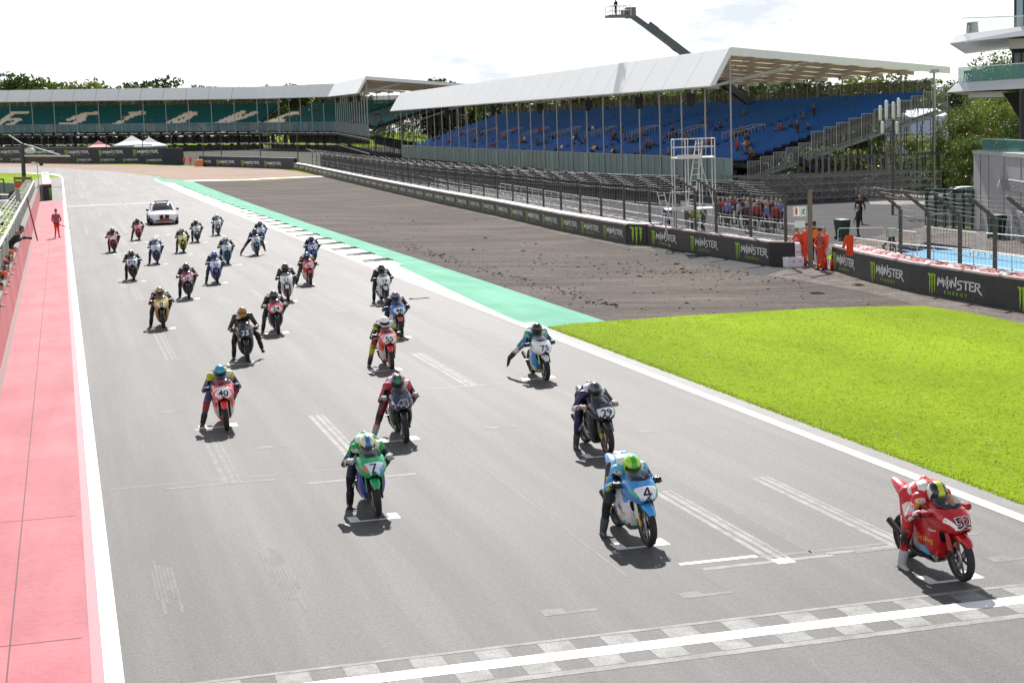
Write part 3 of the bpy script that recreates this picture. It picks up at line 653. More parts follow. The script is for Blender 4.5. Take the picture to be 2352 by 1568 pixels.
def place_bike(label, rlabel, n, px, py, C, pose):
    """C: colours  main, side (3), fender, tail, tank, plate shape+colour, number colour, rim, fork cover"""
    p = V(px, py); yaw = -pi/2+radians(pose.get('yaw', 0)); sc = 1.0
    mw = Matrix.Translation((p.x, p.y, zt(p.x, p.y)+0.008)) @ Matrix.Rotation(yaw, 4, 'Z') @ Matrix.Rotation(radians(pose.get('roll', 3)), 4, 'X')
    R = thing('motorcycle', label, 'motorcycle', group='racing motorcycles on the grid', mw=mw)
    def part(nm, me, m, par=R, loc=None, rot=None):
        ms = m if isinstance(m, (list, tuple)) else [m]
        o = link(nm, me, ms, par, loc)
        if rot: o.rotation_euler = rot
        return o
    steer = radians(pose.get('steer', 0))
    rimm = paint(C.get('rim', '202022'))
    for nm, (ty, rm, dc), x in (('front_wheel', WF, 0), ('rear_wheel', WR, -1.22)):
        w = part(nm, rm, rimm, R, (x, 0, .292), (0, random.uniform(0, 1), steer if x == 0 else 0)); part('tyre', ty, M_TYRE, w); part('brake_disc', dc, M_STEEL, w)
    part('front_fender', FEN_ME, paint(C['fender']))
    for s in 'lr':
        f = part('fork_leg', PS['fork_leg_'+s], mat('fork_gold', (0.45, 0.30, 0.08), 0.35, 0.8) if C.get('gold') else M_DARK); part('fork_cover', PS['fork_cover_'+s], paint(C.get('cover', C['fender'])), f)
        part('handlebar', PS['handlebar_'+s], M_DARK); part('footpeg', PS['footpeg_'+s], M_ALU)
    up = part('upper_fairing', UP_ME, paint(C['main']))
    pl, plc = C.get('plate', ('oval', 'e8e8e8'))
    if PLATES[pl]: nose_decal('p'+pl, PLATES[pl], .003).build('number_plate', [paint(plc)], up)
    if n:
        nose_decal('n'+n, words(n, .145 if len(n) > 1 else .165, 0.03 if len(n) > 1 else .012, .235), .0065, 0.0, -0.005).build('race_number', [paint(C.get('num', '0c0c18'))], up)
        if C.get('halo'): pass
    for key, geo, lift, hx, dy, dz in C.get('nosex', ()):
        nose_decal(key, geo, lift, dy, dz).build('fairing_stripe', [paint(hx)], up)
    sd = part('side_fairing', SIDE_ME[C.get('style', 'band')], [paint(c) for c in C['side']])
    for key, geo, cx, cz, hx, tilt in C.get('sidex', ()):
        k = 's'+key
        if k not in _lay: _lay[k] = lay(geo, (cx, -.3, cz), (cos(tilt), 0, sin(tilt)), None, (0, -1, 0), SD_BVH, .004 if key[0] != '2' else .007)
        mb = MB(); mb.add(*_lay[k]); mb.build('side_lettering' if key[0] == 't' or key[1:2] == 't' else 'side_graphic', [paint(hx)], sd)
    if 'sidex' not in C or len(C['sidex']) < 3:
        for k, (cx, cz, w_, h_) in enumerate(((-.40, .60, .085, .025), (-.62, .47, .06, .03), (-.45, .36, .07, .02))):
            key = 'sp%d' % k
            if key not in _lay: _lay[key] = lay(shape([(-w_, -h_), (w_*.8, -h_), (w_, h_), (-w_*.8, h_)]), (cx, -.3, cz), (1, 0, -.12), None, (0, -1, 0), SD_BVH, .004)
            mb = MB(); mb.add(*_lay[key]); mb.build('side_graphic', [paint(('e4e4e8', C['helm'][1], '18181c')[(k+len(n)+px) % 3])], sd)
    q = MB(); q.hexa([(.128, -.05, .650), (.128, .05, .650), (.10, .05, .645), (.10, -.05, .645), (.150, -.045, .672), (.150, .045, .672), (.12, .045, .675), (.12, -.045, .675)]); q.build('air_intake', [M_BLACK], up)
    part('windscreen', SCR_ME, M_SCREEN); part('fuel_tank', PS['fuel_tank'], paint(C.get('tank', C['main']))); part('seat', PS['seat'], M_BLACK)
    part('tail_cowl', PS['tail_cowl'], paint(C.get('tail', C['main']))); part('engine_and_frame', PS['engine_and_frame'], M_DARK); part('swingarm', PS['swingarm'], M_ALU if C.get('alu') else M_DARK)
    part('exhaust', PS['exhaust'], M_STEEL if C.get('alu') else M_DARK); part('dashboard', PS['dashboard'], M_BLACK)
    rider(rlabel, mw, C, pose)
def rider(label, mw, C, pose):
    """crouched racer: one continuous leather suit, with helmet, gloves and boots on it"""
    t = pose.get('up', 0.0); jit = lambda a: random.uniform(-a, a)
    lerp = lambda a, b: Vector(a).lerp(Vector(b), t)
    sway = pose.get('sway', 0.0); fw = pose.get('fwd', 0.0)
    pel = lerp((-.97+fw, -.02, .90), (-.98+fw, -.02, .90)); chest = lerp((-.70+fw, sway, .985), (-.80+fw, sway, 1.09)); neck = lerp((-.545+fw, sway, .985), (-.64+fw, sway, 1.16))
    head = lerp((-.43+fw, sway*1.2, 1.005), (-.53+fw, sway*1.2, 1.235))
    S = {s: neck+lerp((-.03, s*.185, -.05), (-.04, s*.19, -.05)) for s in (1, -1)}
    Hd = {s: Vector((-.335, s*.30, .815)) for s in (1, -1)}
    Ebow = {s: lerp((-.60+fw*.5, s*.345, .715), (-.60+fw*.5, s*.355, .82))+Vector((jit(.02), s*jit(.02), jit(.02))) for s in (1, -1)}
    sp = pose.get('splay', .45); air = pose.get('air')
    hip = {s: pel+Vector((.02, s*.10, -.04)) for s in (1, -1)}
    foot = Vector((-.84+pose.get('fx', 0), -sp*.77, .085)) if not air else Vector(air)
    dl = foot-hip[-1]; off = sqrt(max(.0009, .435**2-(dl.length/2)**2)); fwd_ = Vector((1, -.35, .1)); fwd_ = (fwd_-dl*(fwd_.dot(dl)/dl.length_squared)).normalized()
    kn = (hip[-1]+foot)/2+(fwd_*min(.22, off) if not air else Vector((.14, -.02, .04)))
    lfoot = Vector((-.99, .20, .46)); lkn = Vector((-.66, .27, .68))
    if pose.get('both'): lfoot = Vector((-.72, .40, .25)); lkn = Vector((-.62, .32, .60))
    mb = MB(); TO, AR, LG, KN_, SH, FA = 0, 1, 2, 3, 4, 5
    mb.caps(pel+Vector((0, .075, 0)), pel+Vector((0, -.075, 0)), .125, .125, 12, LG); mb.caps(pel, pel.lerp(chest, .5), .135, .145, 12, TO); mb.caps(pel.lerp(chest, .5), chest, .145, .16, 12, TO)
    mb.caps(chest+Vector((.03, .06, 0)), chest+Vector((.03, -.06, 0)), .145, .145, 12, TO); mb.caps(S[1], S[-1], .085, .085, 10, TO); mb.caps(chest, neck, .13, .075, 10, TO)
    mb.caps(neck, head-Vector((.04, 0, .05)), .062, .06, 8, TO)
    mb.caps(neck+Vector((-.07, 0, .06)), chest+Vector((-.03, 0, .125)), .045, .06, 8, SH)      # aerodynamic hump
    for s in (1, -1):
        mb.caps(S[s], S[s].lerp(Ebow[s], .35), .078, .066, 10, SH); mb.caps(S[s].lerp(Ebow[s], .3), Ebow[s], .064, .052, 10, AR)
        mb.caps(Ebow[s], Hd[s]+Vector((-.035, s*.012, .012)), .052, .036, 10, FA)
    for h_, k_, f_ in ((hip[-1], kn, foot), (hip[1], lkn, lfoot)):
        mb.caps(h_, k_, .105, .074, 11, LG); a2 = k_.lerp(f_, .86)
        mb.caps(k_, a2, .071, .052, 10, LG); mb.caps(k_, k_.lerp(f_, .30), .074, .071, 10, KN_)
        mb.caps(k_.lerp(f_, .18), k_.lerp(f_, .38), .070, .068, 10, KN_); 
        q = k_.lerp(f_, .03)+(Vector((.03, -.05 if k_.y < 0 else .05, 0))); mb.caps(q, q+(f_-k_)*.12, .032, .03, 8, KN_)
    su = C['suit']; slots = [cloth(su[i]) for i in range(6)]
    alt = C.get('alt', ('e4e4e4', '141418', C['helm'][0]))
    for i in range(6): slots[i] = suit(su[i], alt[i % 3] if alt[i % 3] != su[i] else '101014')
    body = remesh_obj(mb, 'person', .0185, slots, None, 2)
    o = link('person', body); o.matrix_world = mw
    tag(o, label, 'person', 'motorcycle racers on the grid')
    he = link('helmet', HELM, [paint(c, .2) for c in C['helm']], o); vz = link('visor', VIS, [M_VISOR if not C.get('visor') else paint(C['visor'], .15)], he)
    pit = pose.get('nod', 22 if t < .5 else 6)
    he.location = head; he.rotation_euler = (radians(pose.get('tilt', 0)), radians(pit), radians(pose.get('turn', 0)+jit(3))); he.scale = (1.0, 1.0, 1.0)
    gl = paint(C.get('glove', '141416'), .5)
    for s in (1, -1):
        fa = (Hd[s]-Ebow[s]).normalized(); g = hand_mb(Hd[s]-fa*.05+Vector((0, 0, .025)), fa+Vector((.35, 0, .1)), (.1, 0, -1), .95, 1.12, s)
        g.caps(Hd[s]-fa*.11, Hd[s]-fa*.03+Vector((0, 0, .02)), .044, .036, 9, 0)
        g.build('glove', [gl], o)
    bt = paint(C.get('boot', '161616'), .5)
    dn = Vector((0, 0, 1))
    b = boot_mb(foot, (1, -.12, 0) if not air else (-.35, -.15, -1), (kn-foot).normalized() if not air else (kn-foot).normalized(), 1.0, .15); b.build('boot', [bt, M_BLACK], o)
    b = boot_mb(lfoot, (1, .1, -.25), (lkn-lfoot).normalized(), 1.0, .15); b.build('boot', [bt, M_BLACK], o)
# ------------------------------------------------------------------ the grid (colours read from the photograph)
K, Wt = '101012', 'eeeeee'
def CC(main, side, fender, helm, suit, **k): return dict(main=main, side=side, fender=fender, helm=helm, suit=suit, **k)
sh = shape
TXT = lambda key, s, h, x, z, hx, tilt=0.0, w=None, b=.03: (key, words(s, h, b, w), x, z, hx, tilt)
BIKES = [
 ('52', 2210, 1335, CC('b80a1c', ['b80a1c', '15151c', '6a6a70'], 'c00d1e', ['18181c', 'c8d02a', 'd8d8c8'], ['c8202c', 'd8d0cc', 'c01a28', '2a1c20', 'd42838', 'bc1426'], alt=('e8e0dc', 'e0a828', 'e8e0dc'), plate=('bare', Wt), num='16183c', rim='141416', tail='c82038', cover='b80a1c', glove='a81820', boot='b4b4b8', sidecut=1,
   nosex=(('52e', words('52', .165, .075, .262), .0045, Wt, 0, -.005), ('52s1', sh([(-.205, .10), (-.165, .12), (-.07, -.10), (-.10, -.10)]), .003, Wt, 0, 0), ('52s2', sh([(.205, .10), (.165, .12), (.07, -.10), (.10, -.10)]), .003, Wt, 0, 0)),
   sidex=(TXT('t52a', 'City Lifting', .085, -.47, .46, 'e8b820', -.0, .36, .02), ('g52b', sh([(-.14, .06), (.05, .06), (.12, -.05), (.0, -.07), (-.10, -.03)]), -.50, .31, '5aa8d0', 0), TXT('t52c', '52', .09, -.34, .21, 'd8d8d8', -.1), TXT('t52d', 'CS Racing', .04, -.30, .60, 'f0f0f0', 0, .13)), numk=1),
   dict(splay=.42, yaw=2, steer=-4, roll=4, turn=-6, up=.05, nod=34), 'red racing motorcycle with white edged 52 on its nose and yellow side lettering', 'rider in red leathers with a black and yellow helmet on the red 52 motorcycle'),
 ('4', 1490, 1255, CC('3f8fd0', ['e4e6e8', '2a8f84', 'a02838'], '3aa0e8', ['a8dc20', '2fae2c', '7fd020'], ['6cb4e0', '3f86c8', '20262a', '16181a', '5aa4dc', '58a8e4'], plate=('shield', Wt), num='16162a', rim='141416', tail='3f8fd0', cover='e8e8e8', boot='4c4c50', gold=1,
   nosex=(('4g1', sh([(-.20, .12), (-.17, .13), (-.13, -.02), (-.09, -.10), (-.12, -.12), (-.17, -.02)]), .0045, '2fae98', 0, 0), ('4g2', sh([(.20, .12), (.17, .13), (.13, -.02), (.09, -.10), (.12, -.12), (.17, -.02)]), .0045, '2fae98', 0, 0)),
   sidex=(('g4a', sh([(-.02, .09), (.20, .09), (.24, -.02), (.10, -.06)]), -.42, .62, '4f98dc', 0), TXT('t4b', 'Jabu', .10, -.52, .47, '2c4c98', -.15), ('g4c', sh([(-.08, .03), (.08, .0), (.06, -.04), (-.06, -.03)]), -.38, .42, 'e0b430', 0))),
   dict(splay=.46, yaw=0, up=.12, nod=30), 'light blue and white racing motorcycle with black 4 on a white nose', 'rider in light blue leathers with a bright lime green helmet'),
 ('7', 868, 1188, CC('1fa868', ['3a3f9c', '1f8a5c', 'c8ccd0'], '1fa868', ['d4d8b0', '2f6fb8', 'b8c860'], ['1f9c50', '2c3c80', '18203c', '141418', '22b04c', '16161a'], plate=('wedge', 'dce4f4'), num=K, rim='202024', tail='1fa868', cover='3fb870', glove='b8b8b8', boot='1a1a1e',
   nosex=(('7o', sh([(-.16, .06), (-.125, .07), (-.075, -.06), (-.11, -.06)]), .0045, 'd86830', 0, .0), ('7b', sh([(.09, -.01), (.15, .0), (.12, -.07), (.075, -.07)]), .0045, '4aa0d8', 0, 0))),
   dict(splay=.40, yaw=-3, up=.10, nod=34), 'green racing motorcycle with black 7 on a white nose wedge', 'rider in green and blue leathers on the green motorcycle with 7'),
 ('29', 1397, 1045, CC('1c1c2c', ['17171c', '141418', '484a4c'], '24243c', ['5a6068', '30343a', '22262c'], ['2a2850', '26244a', '1a1a26', '302c60', '3a3866', 'd0d4d4'], plate=('square', 'dfe4ee'), num=K, rim='5a5040', tail='1c1c24', cover='2a2a40', gold=1, glove='b8a0a0', boot='4a4a50',
   sidex=(('g29', sh([(-.10, .012), (.10, -.006), (.10, -.02), (-.10, -.004)]), -.45, .55, 'c8ccc8', -.3),)), dict(splay=.40, yaw=0, up=.28, nod=30, fwd=-.02), 'black racing motorcycle with 29 on a white square plate', 'rider in dark purple leathers with a grey helmet on the motorcycle with 29'),
 ('43', 933, 1018, CC('252c44', ['20302a', '1a1a1a', '3f8a4a'], '1c1c20', ['28304a', '1f7a48', 'c82c2c'], ['a83448', 'b03850', '8c2c3c', '241c20', 'c8505c', 'a83444'], plate=('bare', K), num='1c2440', rim='18181c', tail='202028', cover='1c1c20', glove='a8a4a8', boot='9c9ca0',
   nosex=(('43e', words('43', .165, .075, .262), .0045, 'e4e8f4', 0, -.005), ('43a', sh([(-.215, .12), (-.175, .12), (-.125, -.07), (-.15, -.08), (-.19, .0)]), .003, 'c8d0e0', 0, 0)),
   sidex=(('g43', sh([(-.14, .05), (.02, .03), (.10, -.03), (-.02, -.01)]), -.50, .58, '4a9c50', -.2), ('g43b', sh([(-.08, .05), (.06, .03), (.04, -.05)]), -.62, .40, 'a89038', 0))), dict(splay=.62, yaw=-4, up=.30, nod=34, sway=.0), 'dark blue and green racing motorcycle with outlined 43 on its nose', 'rider in dark red leathers stretching one leg out beside the motorcycle with 43'),
 ('40', 522, 990, CC('f04848', ['f05040', 'e8e4e4', '3c78b8'], 'f03c3c', ['2c88b0', '2fa0c0', '8c3c90'], ['b0b830', '50508c', '384868', 'b03030', 'c0c438', '3a3a3a'], plate=('oval', Wt), num=K, rim='a88030', tail='f04848', cover='e0e0e4', style='panel', boot='2a2a2e', glove='2a2a2e',
   nosex=(('40w', sh([(-.20, .16), (.20, .16), (.19, .09), (.1, .10), (-.1, .10), (-.19, .09)]), .0025, 'f0e4e4', 0, 0),)), dict(splay=.56, yaw=-3, up=.42, nod=24), 'coral red and white racing motorcycle with 40 on a white oval', 'rider in yellow and blue leathers with a teal helmet on the motorcycle with 40'),
 ('75', 1255, 875, CC('eef0f4', ['3a88c8', 'c0d838', 'b03c34'], 'd8dce0', ['1c1c24', '20202c', '16161c'], ['28788c', '2878a8', '2a6c88', '98b428', '7cc8a0', '2f90c8'], plate=('bare', K), num='182048', rim='202024', tail='c8d838', cover='b8c038', boot='2e2a26',
   nosex=(('75y', sh([(-.20, .05), (-.17, .05), (-.08, -.11), (-.11, -.12), (-.18, -.03)]), .003, 'c0e030', 0, 0),)), dict(air=(-1.18, -.52, .44), yaw=-2, up=.50, nod=10), 'white, blue and lime racing motorcycle with dark blue 75 on its nose', 'rider in blue and lime leathers with a black helmet and one boot lifted behind'),
 ('55', 900, 850, CC('f04848', ['f05040', 'e8e4e4', '3c78b8'], 'f03c3c', ['f0f0f0', 'f4f4f4', 'd8dcc8'], ['28303c', '343c54', '9c2c2c', 'b8d028', 'b8d430', '202430'], plate=('oval', 'f8ecec'), num='14142c', rim='b88428', tail='f04848', style='panel', cover='e0e0e4', boot='1c1c20',
   nosex=(('40w', sh([(-.20, .16), (.20, .16), (.19, .09), (.1, .10), (-.1, .10), (-.19, .09)]), .0025, 'f0e4e4', 0, 0),)), dict(splay=.55, yaw=-3, up=.45, nod=20), 'coral red racing motorcycle with gold wheels and 55 on a white oval', 'rider with a plain white helmet and lime patches on the motorcycle with 55'),
 ('23', 570, 832, CC('2c2c34', ['2a2a30', '1c1c20', '3a3a40'], '2c2c34', ['c08828', 'a87430', 'd0a040'], ['24242c', '1e1e24', '1c1c22', '2a2a30', '3c3830', '1c1c20'], plate=('bare', K), num='e0e4ec', rim='202024', tail='2c2c34', boot='101012', visor='6a5020'), dict(splay=.42, both=1, yaw=-4, up=.95, nod=6), 'dark grey racing motorcycle with white 23 on its nose', 'rider in black leathers with a gold helmet sitting upright on the dark grey motorcycle'),
 ('48', 922, 775, CC('3870b8', ['e4e6ea', '3068a8', '2a2a30'], 'd06030', ['5070a8', '8c4858', '3c507c'], ['2a2a30', '303038', '2c2c32', '303036', '404048', '34343a'], plate=('shield', Wt), num='14182c', rim='202024', tail='e8e8ec', cover='50a0d8'), dict(splay=.40, yaw=-3, up=.38), 'blue and white racing motorcycle with 48 on a white shield', 'rider in black leathers with a blue and red helmet on the motorcycle with 48'),
 ('24', 640, 768, CC('d83c50', ['2c3038', '1c1c20', 'c83c50'], '283030', ['2c3230', '485048', '222826'], ['24302a', '28342c', '222a28', '3c4840', '343c38', '20242a'], plate=('oval', 'f4ecf0'), num='14142c', rim='202024', tail='d83c50', glove='a8b0a0'), dict(splay=.50, yaw=-3, up=.35), 'red and dark racing motorcycle with 24 on a white oval', 'rider in black leathers with a dark helmet on the red motorcycle with 24'),
 ('8', 377, 755, CC('d8a820', ['a88420', '403828', 'c0c0a0'], '3c3830', ['98846c', 'c0a070', '584838'], ['403830', '4a4038', '2a2a28', '38342c', 'b8a898', '2c2826'], plate=('square', 'f0f0e0'), num='1c2444', rim='202024', tail='d8a820'), dict(splay=.48, yaw=-2, up=.40), 'yellow racing motorcycle with 8 on a white square', 'rider with a tan helmet and black leathers on the yellow motorcycle with 8'),
 ('19', 888, 697, CC('e8eaee', ['e4e6ea', '282a2e', 'b8bac0'], 'e0e2e4', ['26262a', '3c3c40', '1e1e22'], ['26262c', '2a2a30', '26262c', '34343a', '303036', '2a2a30'], plate=('bare', K), num='1c1c28', rim='202024', tail='e8eaee'), dict(splay=.40, yaw=-3, up=.55, nod=14), 'plain white racing motorcycle with dark 19 on its nose', 'rider all in black on the plain white motorcycle with 19'),
 ('11', 663, 693, CC('eeeef2', ['e0d8dc', 'c83040', 'd0d0d8'], 'e8e8ec', ['202024', '28282c', '1a1a1e'], ['26262a', '28282e', '28282c', '30302e', '3a3a38', '404038'], plate=('bare', K), num='14143c', rim='202024', tail='eeeef2',
   nosex=(('11r', sh([(-.13, -.06), (.13, -.06), (.09, -.12), (-.09, -.12)]), .003, 'd02c40', 0, 0),)), dict(splay=.36, yaw=-7, up=.62, nod=10), 'white and red racing motorcycle with dark blue 11 on its nose', 'rider all in black on the white and red motorcycle with 11'),
 ('28', 435, 687, CC('c03c54', ['28303a', '24504c', '903048'], '30303c', ['2a2438', '342c44', '221e2e'], ['382c34', '9c3844', '2c2c34', '3a3a40', '44343c', '2a2a30'], plate=('oval', 'ece8f4'), num='14204c', rim='202024', tail='c03c54'), dict(splay=.42, yaw=-4, up=.48), 'crimson and dark racing motorcycle with 28 on a white oval', 'rider in black and red leathers with a dark purple helmet on the crimson motorcycle'),
 ('61', 714, 655, CC('f04444', ['f05040', 'e4d8cc', '4878b4'], 'f03c3c', ['2c3c68', '80a8d8', '26304c'], ['4a3848', '50405a', '4c4038', '5a5438', '98b428', '3c3838'], plate=('oval', 'f0d8e0'), num='20204c', rim='c08028', tail='f04444', style='panel', cover='e0e0e4'), dict(splay=.60, yaw=-3, up=.42), 'coral red racing motorcycle with gold wheels and 61 on a pale oval', 'rider with a dark blue helmet and a lime sleeve on the coral motorcycle with 61'),
 ('33', 500, 652, CC('dfe2ee', ['5064a8', '2a3c70', 'b83c4c'], '3c68c0', ['3a6cb8', '6c94d0', '2c4c88'], ['28304c', '2c3450', '2c4870', '303848', '303858', 'a8acb4'], plate=('bare', K), num='28408c', rim='202028', tail='4060b0'), dict(splay=.52, yaw=-3, up=.48), 'white and blue racing motorcycle with blue 33 on its nose', 'rider with a bright blue helmet on the white and blue motorcycle with 33'),
 ('66', 308, 645, CC('e4e8ee', ['26302c', '1c201e', '30443a'], '24282c', ['245c34', '306c40', '1c3c28'], ['243428', '263a2c', '26322c', '2c3430', '2a4030', '24282a'], plate=('square', '28407c'), num='e4e8f4', rim='202024', tail='e4e8ee'), dict(splay=.40, yaw=-3, up=.42), 'white nosed racing motorcycle with white 66 on a dark blue plate', 'rider in dark green leathers with a green helmet on the motorcycle with 66'),
 ('47', 723, 607, CC('8c88c8', ['4878b4', '34507c', 'c8c8dc'], '5078b8', ['5c4878', '40385c', '342c4c'], ['2c2c38', '30303c', '2c3038', '34343c', '34343e', '2c2c34'], plate=('oval', 'dcdcec'), num='34345c', rim='202024', tail='8c88c8'), dict(splay=.38, yaw=-3, up=.35), 'pale purple and blue racing motorcycle with 47 behind the coral one', 'rider in black with a purple helmet behind the rider with the lime sleeve'),
 ('16', 525, 608, CC('d4e0ec', ['4890c4', '285078', 'd0d860'], '2c3c60', ['c8d4dc', 'e0e8ec', '9cb0bc'], ['28343c', '2c3a40', '2c4444', '2c3a3c', '30404a', '28302e'], plate=('bare', K), num='2c4068', rim='202024', tail='4890c4',
   nosex=(('16y', sh([(-.06, .10), (.06, .10), (.05, .06), (-.05, .06)]), .004, 'e0e020', 0, 0),)), dict(splay=.40, yaw=-3, up=.48), 'pale blue racing motorcycle with 16 and a yellow patch on its nose', 'rider with a pale grey helmet on the motorcycle with the yellow nose patch'),
 ('71', 362, 607, CC('dce4f4', ['4060a4', '283c70', 'c0c8dc'], '3c507c', ['d8e0e8', 'eef2f4', 'a8bccc'], ['34405c', '3a4868', '28303e', '303848', '6c80a4', '303a50'], plate=('bare', K), num='28407c', rim='202024', tail='4060a4'), dict(splay=.46, yaw=-3, up=.40), 'white and blue racing motorcycle with blue 71 on its nose', 'rider with a white helmet and grey blue leathers on the motorcycle with 71'),
 ('95', 592, 587, CC('dce4ec', ['c8ccd4', '2c3034', '903844'], '3c90c8', ['2c2c34', '3c3c44', '24242a'], ['2c3038', '34384a', '2c2c34', '604050', '384048', '2c3034'], plate=('bare', K), num='3c4868', rim='202024', tail='3c90c8'), dict(air=(-.72, -.72, .20), both=1, yaw=-3, up=.60), 'pale racing motorcycle with a blue front fender and 95 on its nose', 'rider with both feet off the ground on the pale motorcycle with the blue fender'),
 ('2', 423, 581, CC('d4d434', ['c8c838', '343a30', 'e0e0c0'], 'b8c040', ['a8b0a8', 'd0d4c8', '6c7468'], ['343830', '3c4034', '30342e', 'a04030', '404838', '34382e'], plate=('oval', 'e8ecd0'), num='1c2420', rim='202024', tail='d4d434'), dict(splay=.44, yaw=-3, up=.45), 'lemon yellow racing motorcycle with 2 on its nose', 'rider with a pale grey helmet on the lemon yellow motorcycle'),
 ('', 263, 580, CC('b84854', ['a83040', '702430', 'd8b8bc'], 'a02838', ['34322c', '605840', '28261e'], ['6c4440', '74484a', '3c2c2c', '503434', '6c4c48', '5c3c3c'], plate=('oval', 'ecdcdc'), rim='202024', tail='b84854'), dict(splay=.34, yaw=-3, up=.45), 'dark red racing motorcycle furthest to the left near the pink verge', 'rider with a dark helmet on the dark red motorcycle furthest to the left'),
 ('17', 603, 562, CC('cfdcf0', ['4484bc', '2c5078', 'a8c0d8'], '4484bc', ['944464', 'a85c7c', '6c3450'], ['2c3430', '303a34', '2c3034', '343a3c', '343c38', '2c302e'], plate=('bare', K), num='34507c', rim='202024', tail='4484bc'), dict(splay=.34, yaw=-3, up=.42), 'pale blue racing motorcycle with 17 behind the one with the blue fender', 'rider with a pink helmet behind the rider with both feet off the ground'),
 ('91', 455, 557, CC('e4e8f0', ['505868', '2c3038', '8c3c3c'], 'c8ccd4', ['402c2c', '583c38', '302224'], ['40302e', '44342f', '3c3438', '808048', '3c3030', 'a8a8a4'], plate=('bare', K), num='2c3450', rim='202024', tail='e4e8f0'), dict(splay=.36, yaw=-3, up=.40), 'white nosed racing motorcycle with 91 beside the lemon yellow one', 'rider with a brown helmet beside the rider on the lemon yellow motorcycle'),
 ('81', 320, 552, CC('e04858', ['d85868', '9c3040', 'e0d8d8'], 'e03c50', ['38402c', '4c5438', '2a3020'], ['34382c', '3a4030', '3c3c30', '64603c', '484c30', '30342c'], plate=('oval', 'f0d8dc'), num='3c2038', rim='202024', tail='e04858'), dict(splay=.56, yaw=-3, up=.46), 'pinkish red racing motorcycle in front of the white car', 'rider with a dark green helmet in front of the white car'),
 ('13', 503, 541, CC('dce2ea', ['c0c4cc', '30343c', '707884'], 'd0d4dc', ['d4dce0', 'eceff0', 'a4b0b4'], ['343c40', '3a4246', '34383c', '40464a', '50585c', '30363a'], plate=('bare', K), num='2c3444', rim='202024', tail='dce2ea'), dict(splay=.40, yaw=-3, up=.46), 'grey and white racing motorcycle to the right of the white car', 'rider with a white helmet and dark leathers to the right of the white car'),
]
for n, px, py, C, pose, l1, l2 in BIKES: place_bike(l1, l2, n, px, py, C, pose)
# ================================================================== people other than the riders
def person_mesh(pose, slots, seed=0, vox=.022, hairlong=False):
    """one continuous body: 0 top, 1 trousers, 2 shoes, 3 skin, 4 hair.  +x is where the figure faces; origin at the feet (standing) or under the seat (seated)"""
    rr = random.Random(seed); mb = MB(); J = {}
    if pose == 'sit':
        pel = Vector((0, 0, .50)); nk = Vector((.02+rr.uniform(0, .14), 0, 1.00)); hd = nk+Vector((.05, 0, .17))
        feet = {s: Vector((.50, s*.12, .07)) for s in (1, -1)}; kn = {s: Vector((.42, s*.13, .53)) for s in (1, -1)}
        hands = {s: Vector((.36, s*.08, .60+rr.uniform(0, .25))) for s in (1, -1)}
    else:
        lean = {'stand': .0, 'lean': .24, 'wall': .34}.get(pose, 0)
        pel = Vector((0, 0, .93)); nk = Vector((lean, 0, 1.45-lean*.22)); hd = nk+Vector((.04+lean*.3, 0, .17))
        feet = {s: Vector((rr.uniform(-.06, .1), s*.12, .07)) for s in (1, -1)}; kn = {s: (pel+feet[s])/2+Vector((.04, s*.02, 0)) for s in (1, -1)}
        if pose == 'stand': hands = {s: Vector((.12+rr.uniform(0, .12), s*.30, .86)) for s in (1, -1)}
        elif pose == 'hold': hands = {s: Vector((.24, s*.14, 1.02)) for s in (1, -1)}
        elif pose == 'shoot': hands = {s: Vector((.42, s*.08, 1.42)) for s in (1, -1)}
        elif pose == 'wall': hands = {s: Vector((lean+.14, s*(.10 if seed != 71 else .05), 1.02 if seed != 71 else 1.20)) for s in (1, -1)}
        else: hands = {s: Vector((lean+.42, s*.16, 1.12)) for s in (1, -1)}
    sh_ = {s: nk+Vector((-.02, s*.185, -.07)) for s in (1, -1)}
    mb.caps(pel+Vector((0, .08, 0)), pel-Vector((0, .08, 0)), .115, .115, 10, 1); mb.caps(pel+Vector((0, 0, .06)), pel.lerp(nk, .55), .135, .145, 10, 0)
    mb.caps(pel.lerp(nk, .72)+Vector((0, .07, 0)), pel.lerp(nk, .72)-Vector((0, .07, 0)), .125, .125, 10, 0); mb.caps(sh_[1], sh_[-1], .075, .075, 10, 0); mb.caps(nk-Vector((0, 0, .06)), nk+Vector((0, 0, .05)), .062, .056, 8, 3)
    for s in (1, -1):
        hp = pel+Vector((0, s*.09, -.02)); mb.caps(hp, kn[s], .092, .064, 10, 1); mb.caps(kn[s], feet[s]+Vector((0, 0, .05)), .064, .046, 10, 1)
        mb.caps(feet[s]+Vector((-.05, 0, -.02)), feet[s]+Vector((.14, s*.03, -.03)), .05, .04, 8, 2)
        mid = (sh_[s]+hands[s])/2; d = (hands[s]-sh_[s]).length; b = sqrt(max(0.0004, .29**2-(d/2)**2)) if d < .58 else .02
        el = mid+Vector((-.35, s*.55, -.6)).normalized()*b
        mb.caps(sh_[s], el, .062, .05, 9, 0); mb.caps(el, hands[s].lerp(el, .12), .05, .036, 9, 0)
        fa = (hands[s]-el).normalized(); hm = hand_mb(hands[s], fa, (-.2, -s*.8, -.5), .7, 1.0, s); mb.add(hm.v, hm.f, 3)
    head_mb(mb, hd, (1, 0, -.1), (0, 0, 1), 1.0, 3, 4, hairlong)
    return remesh_obj(mb, 'person', vox, slots, None, 1)
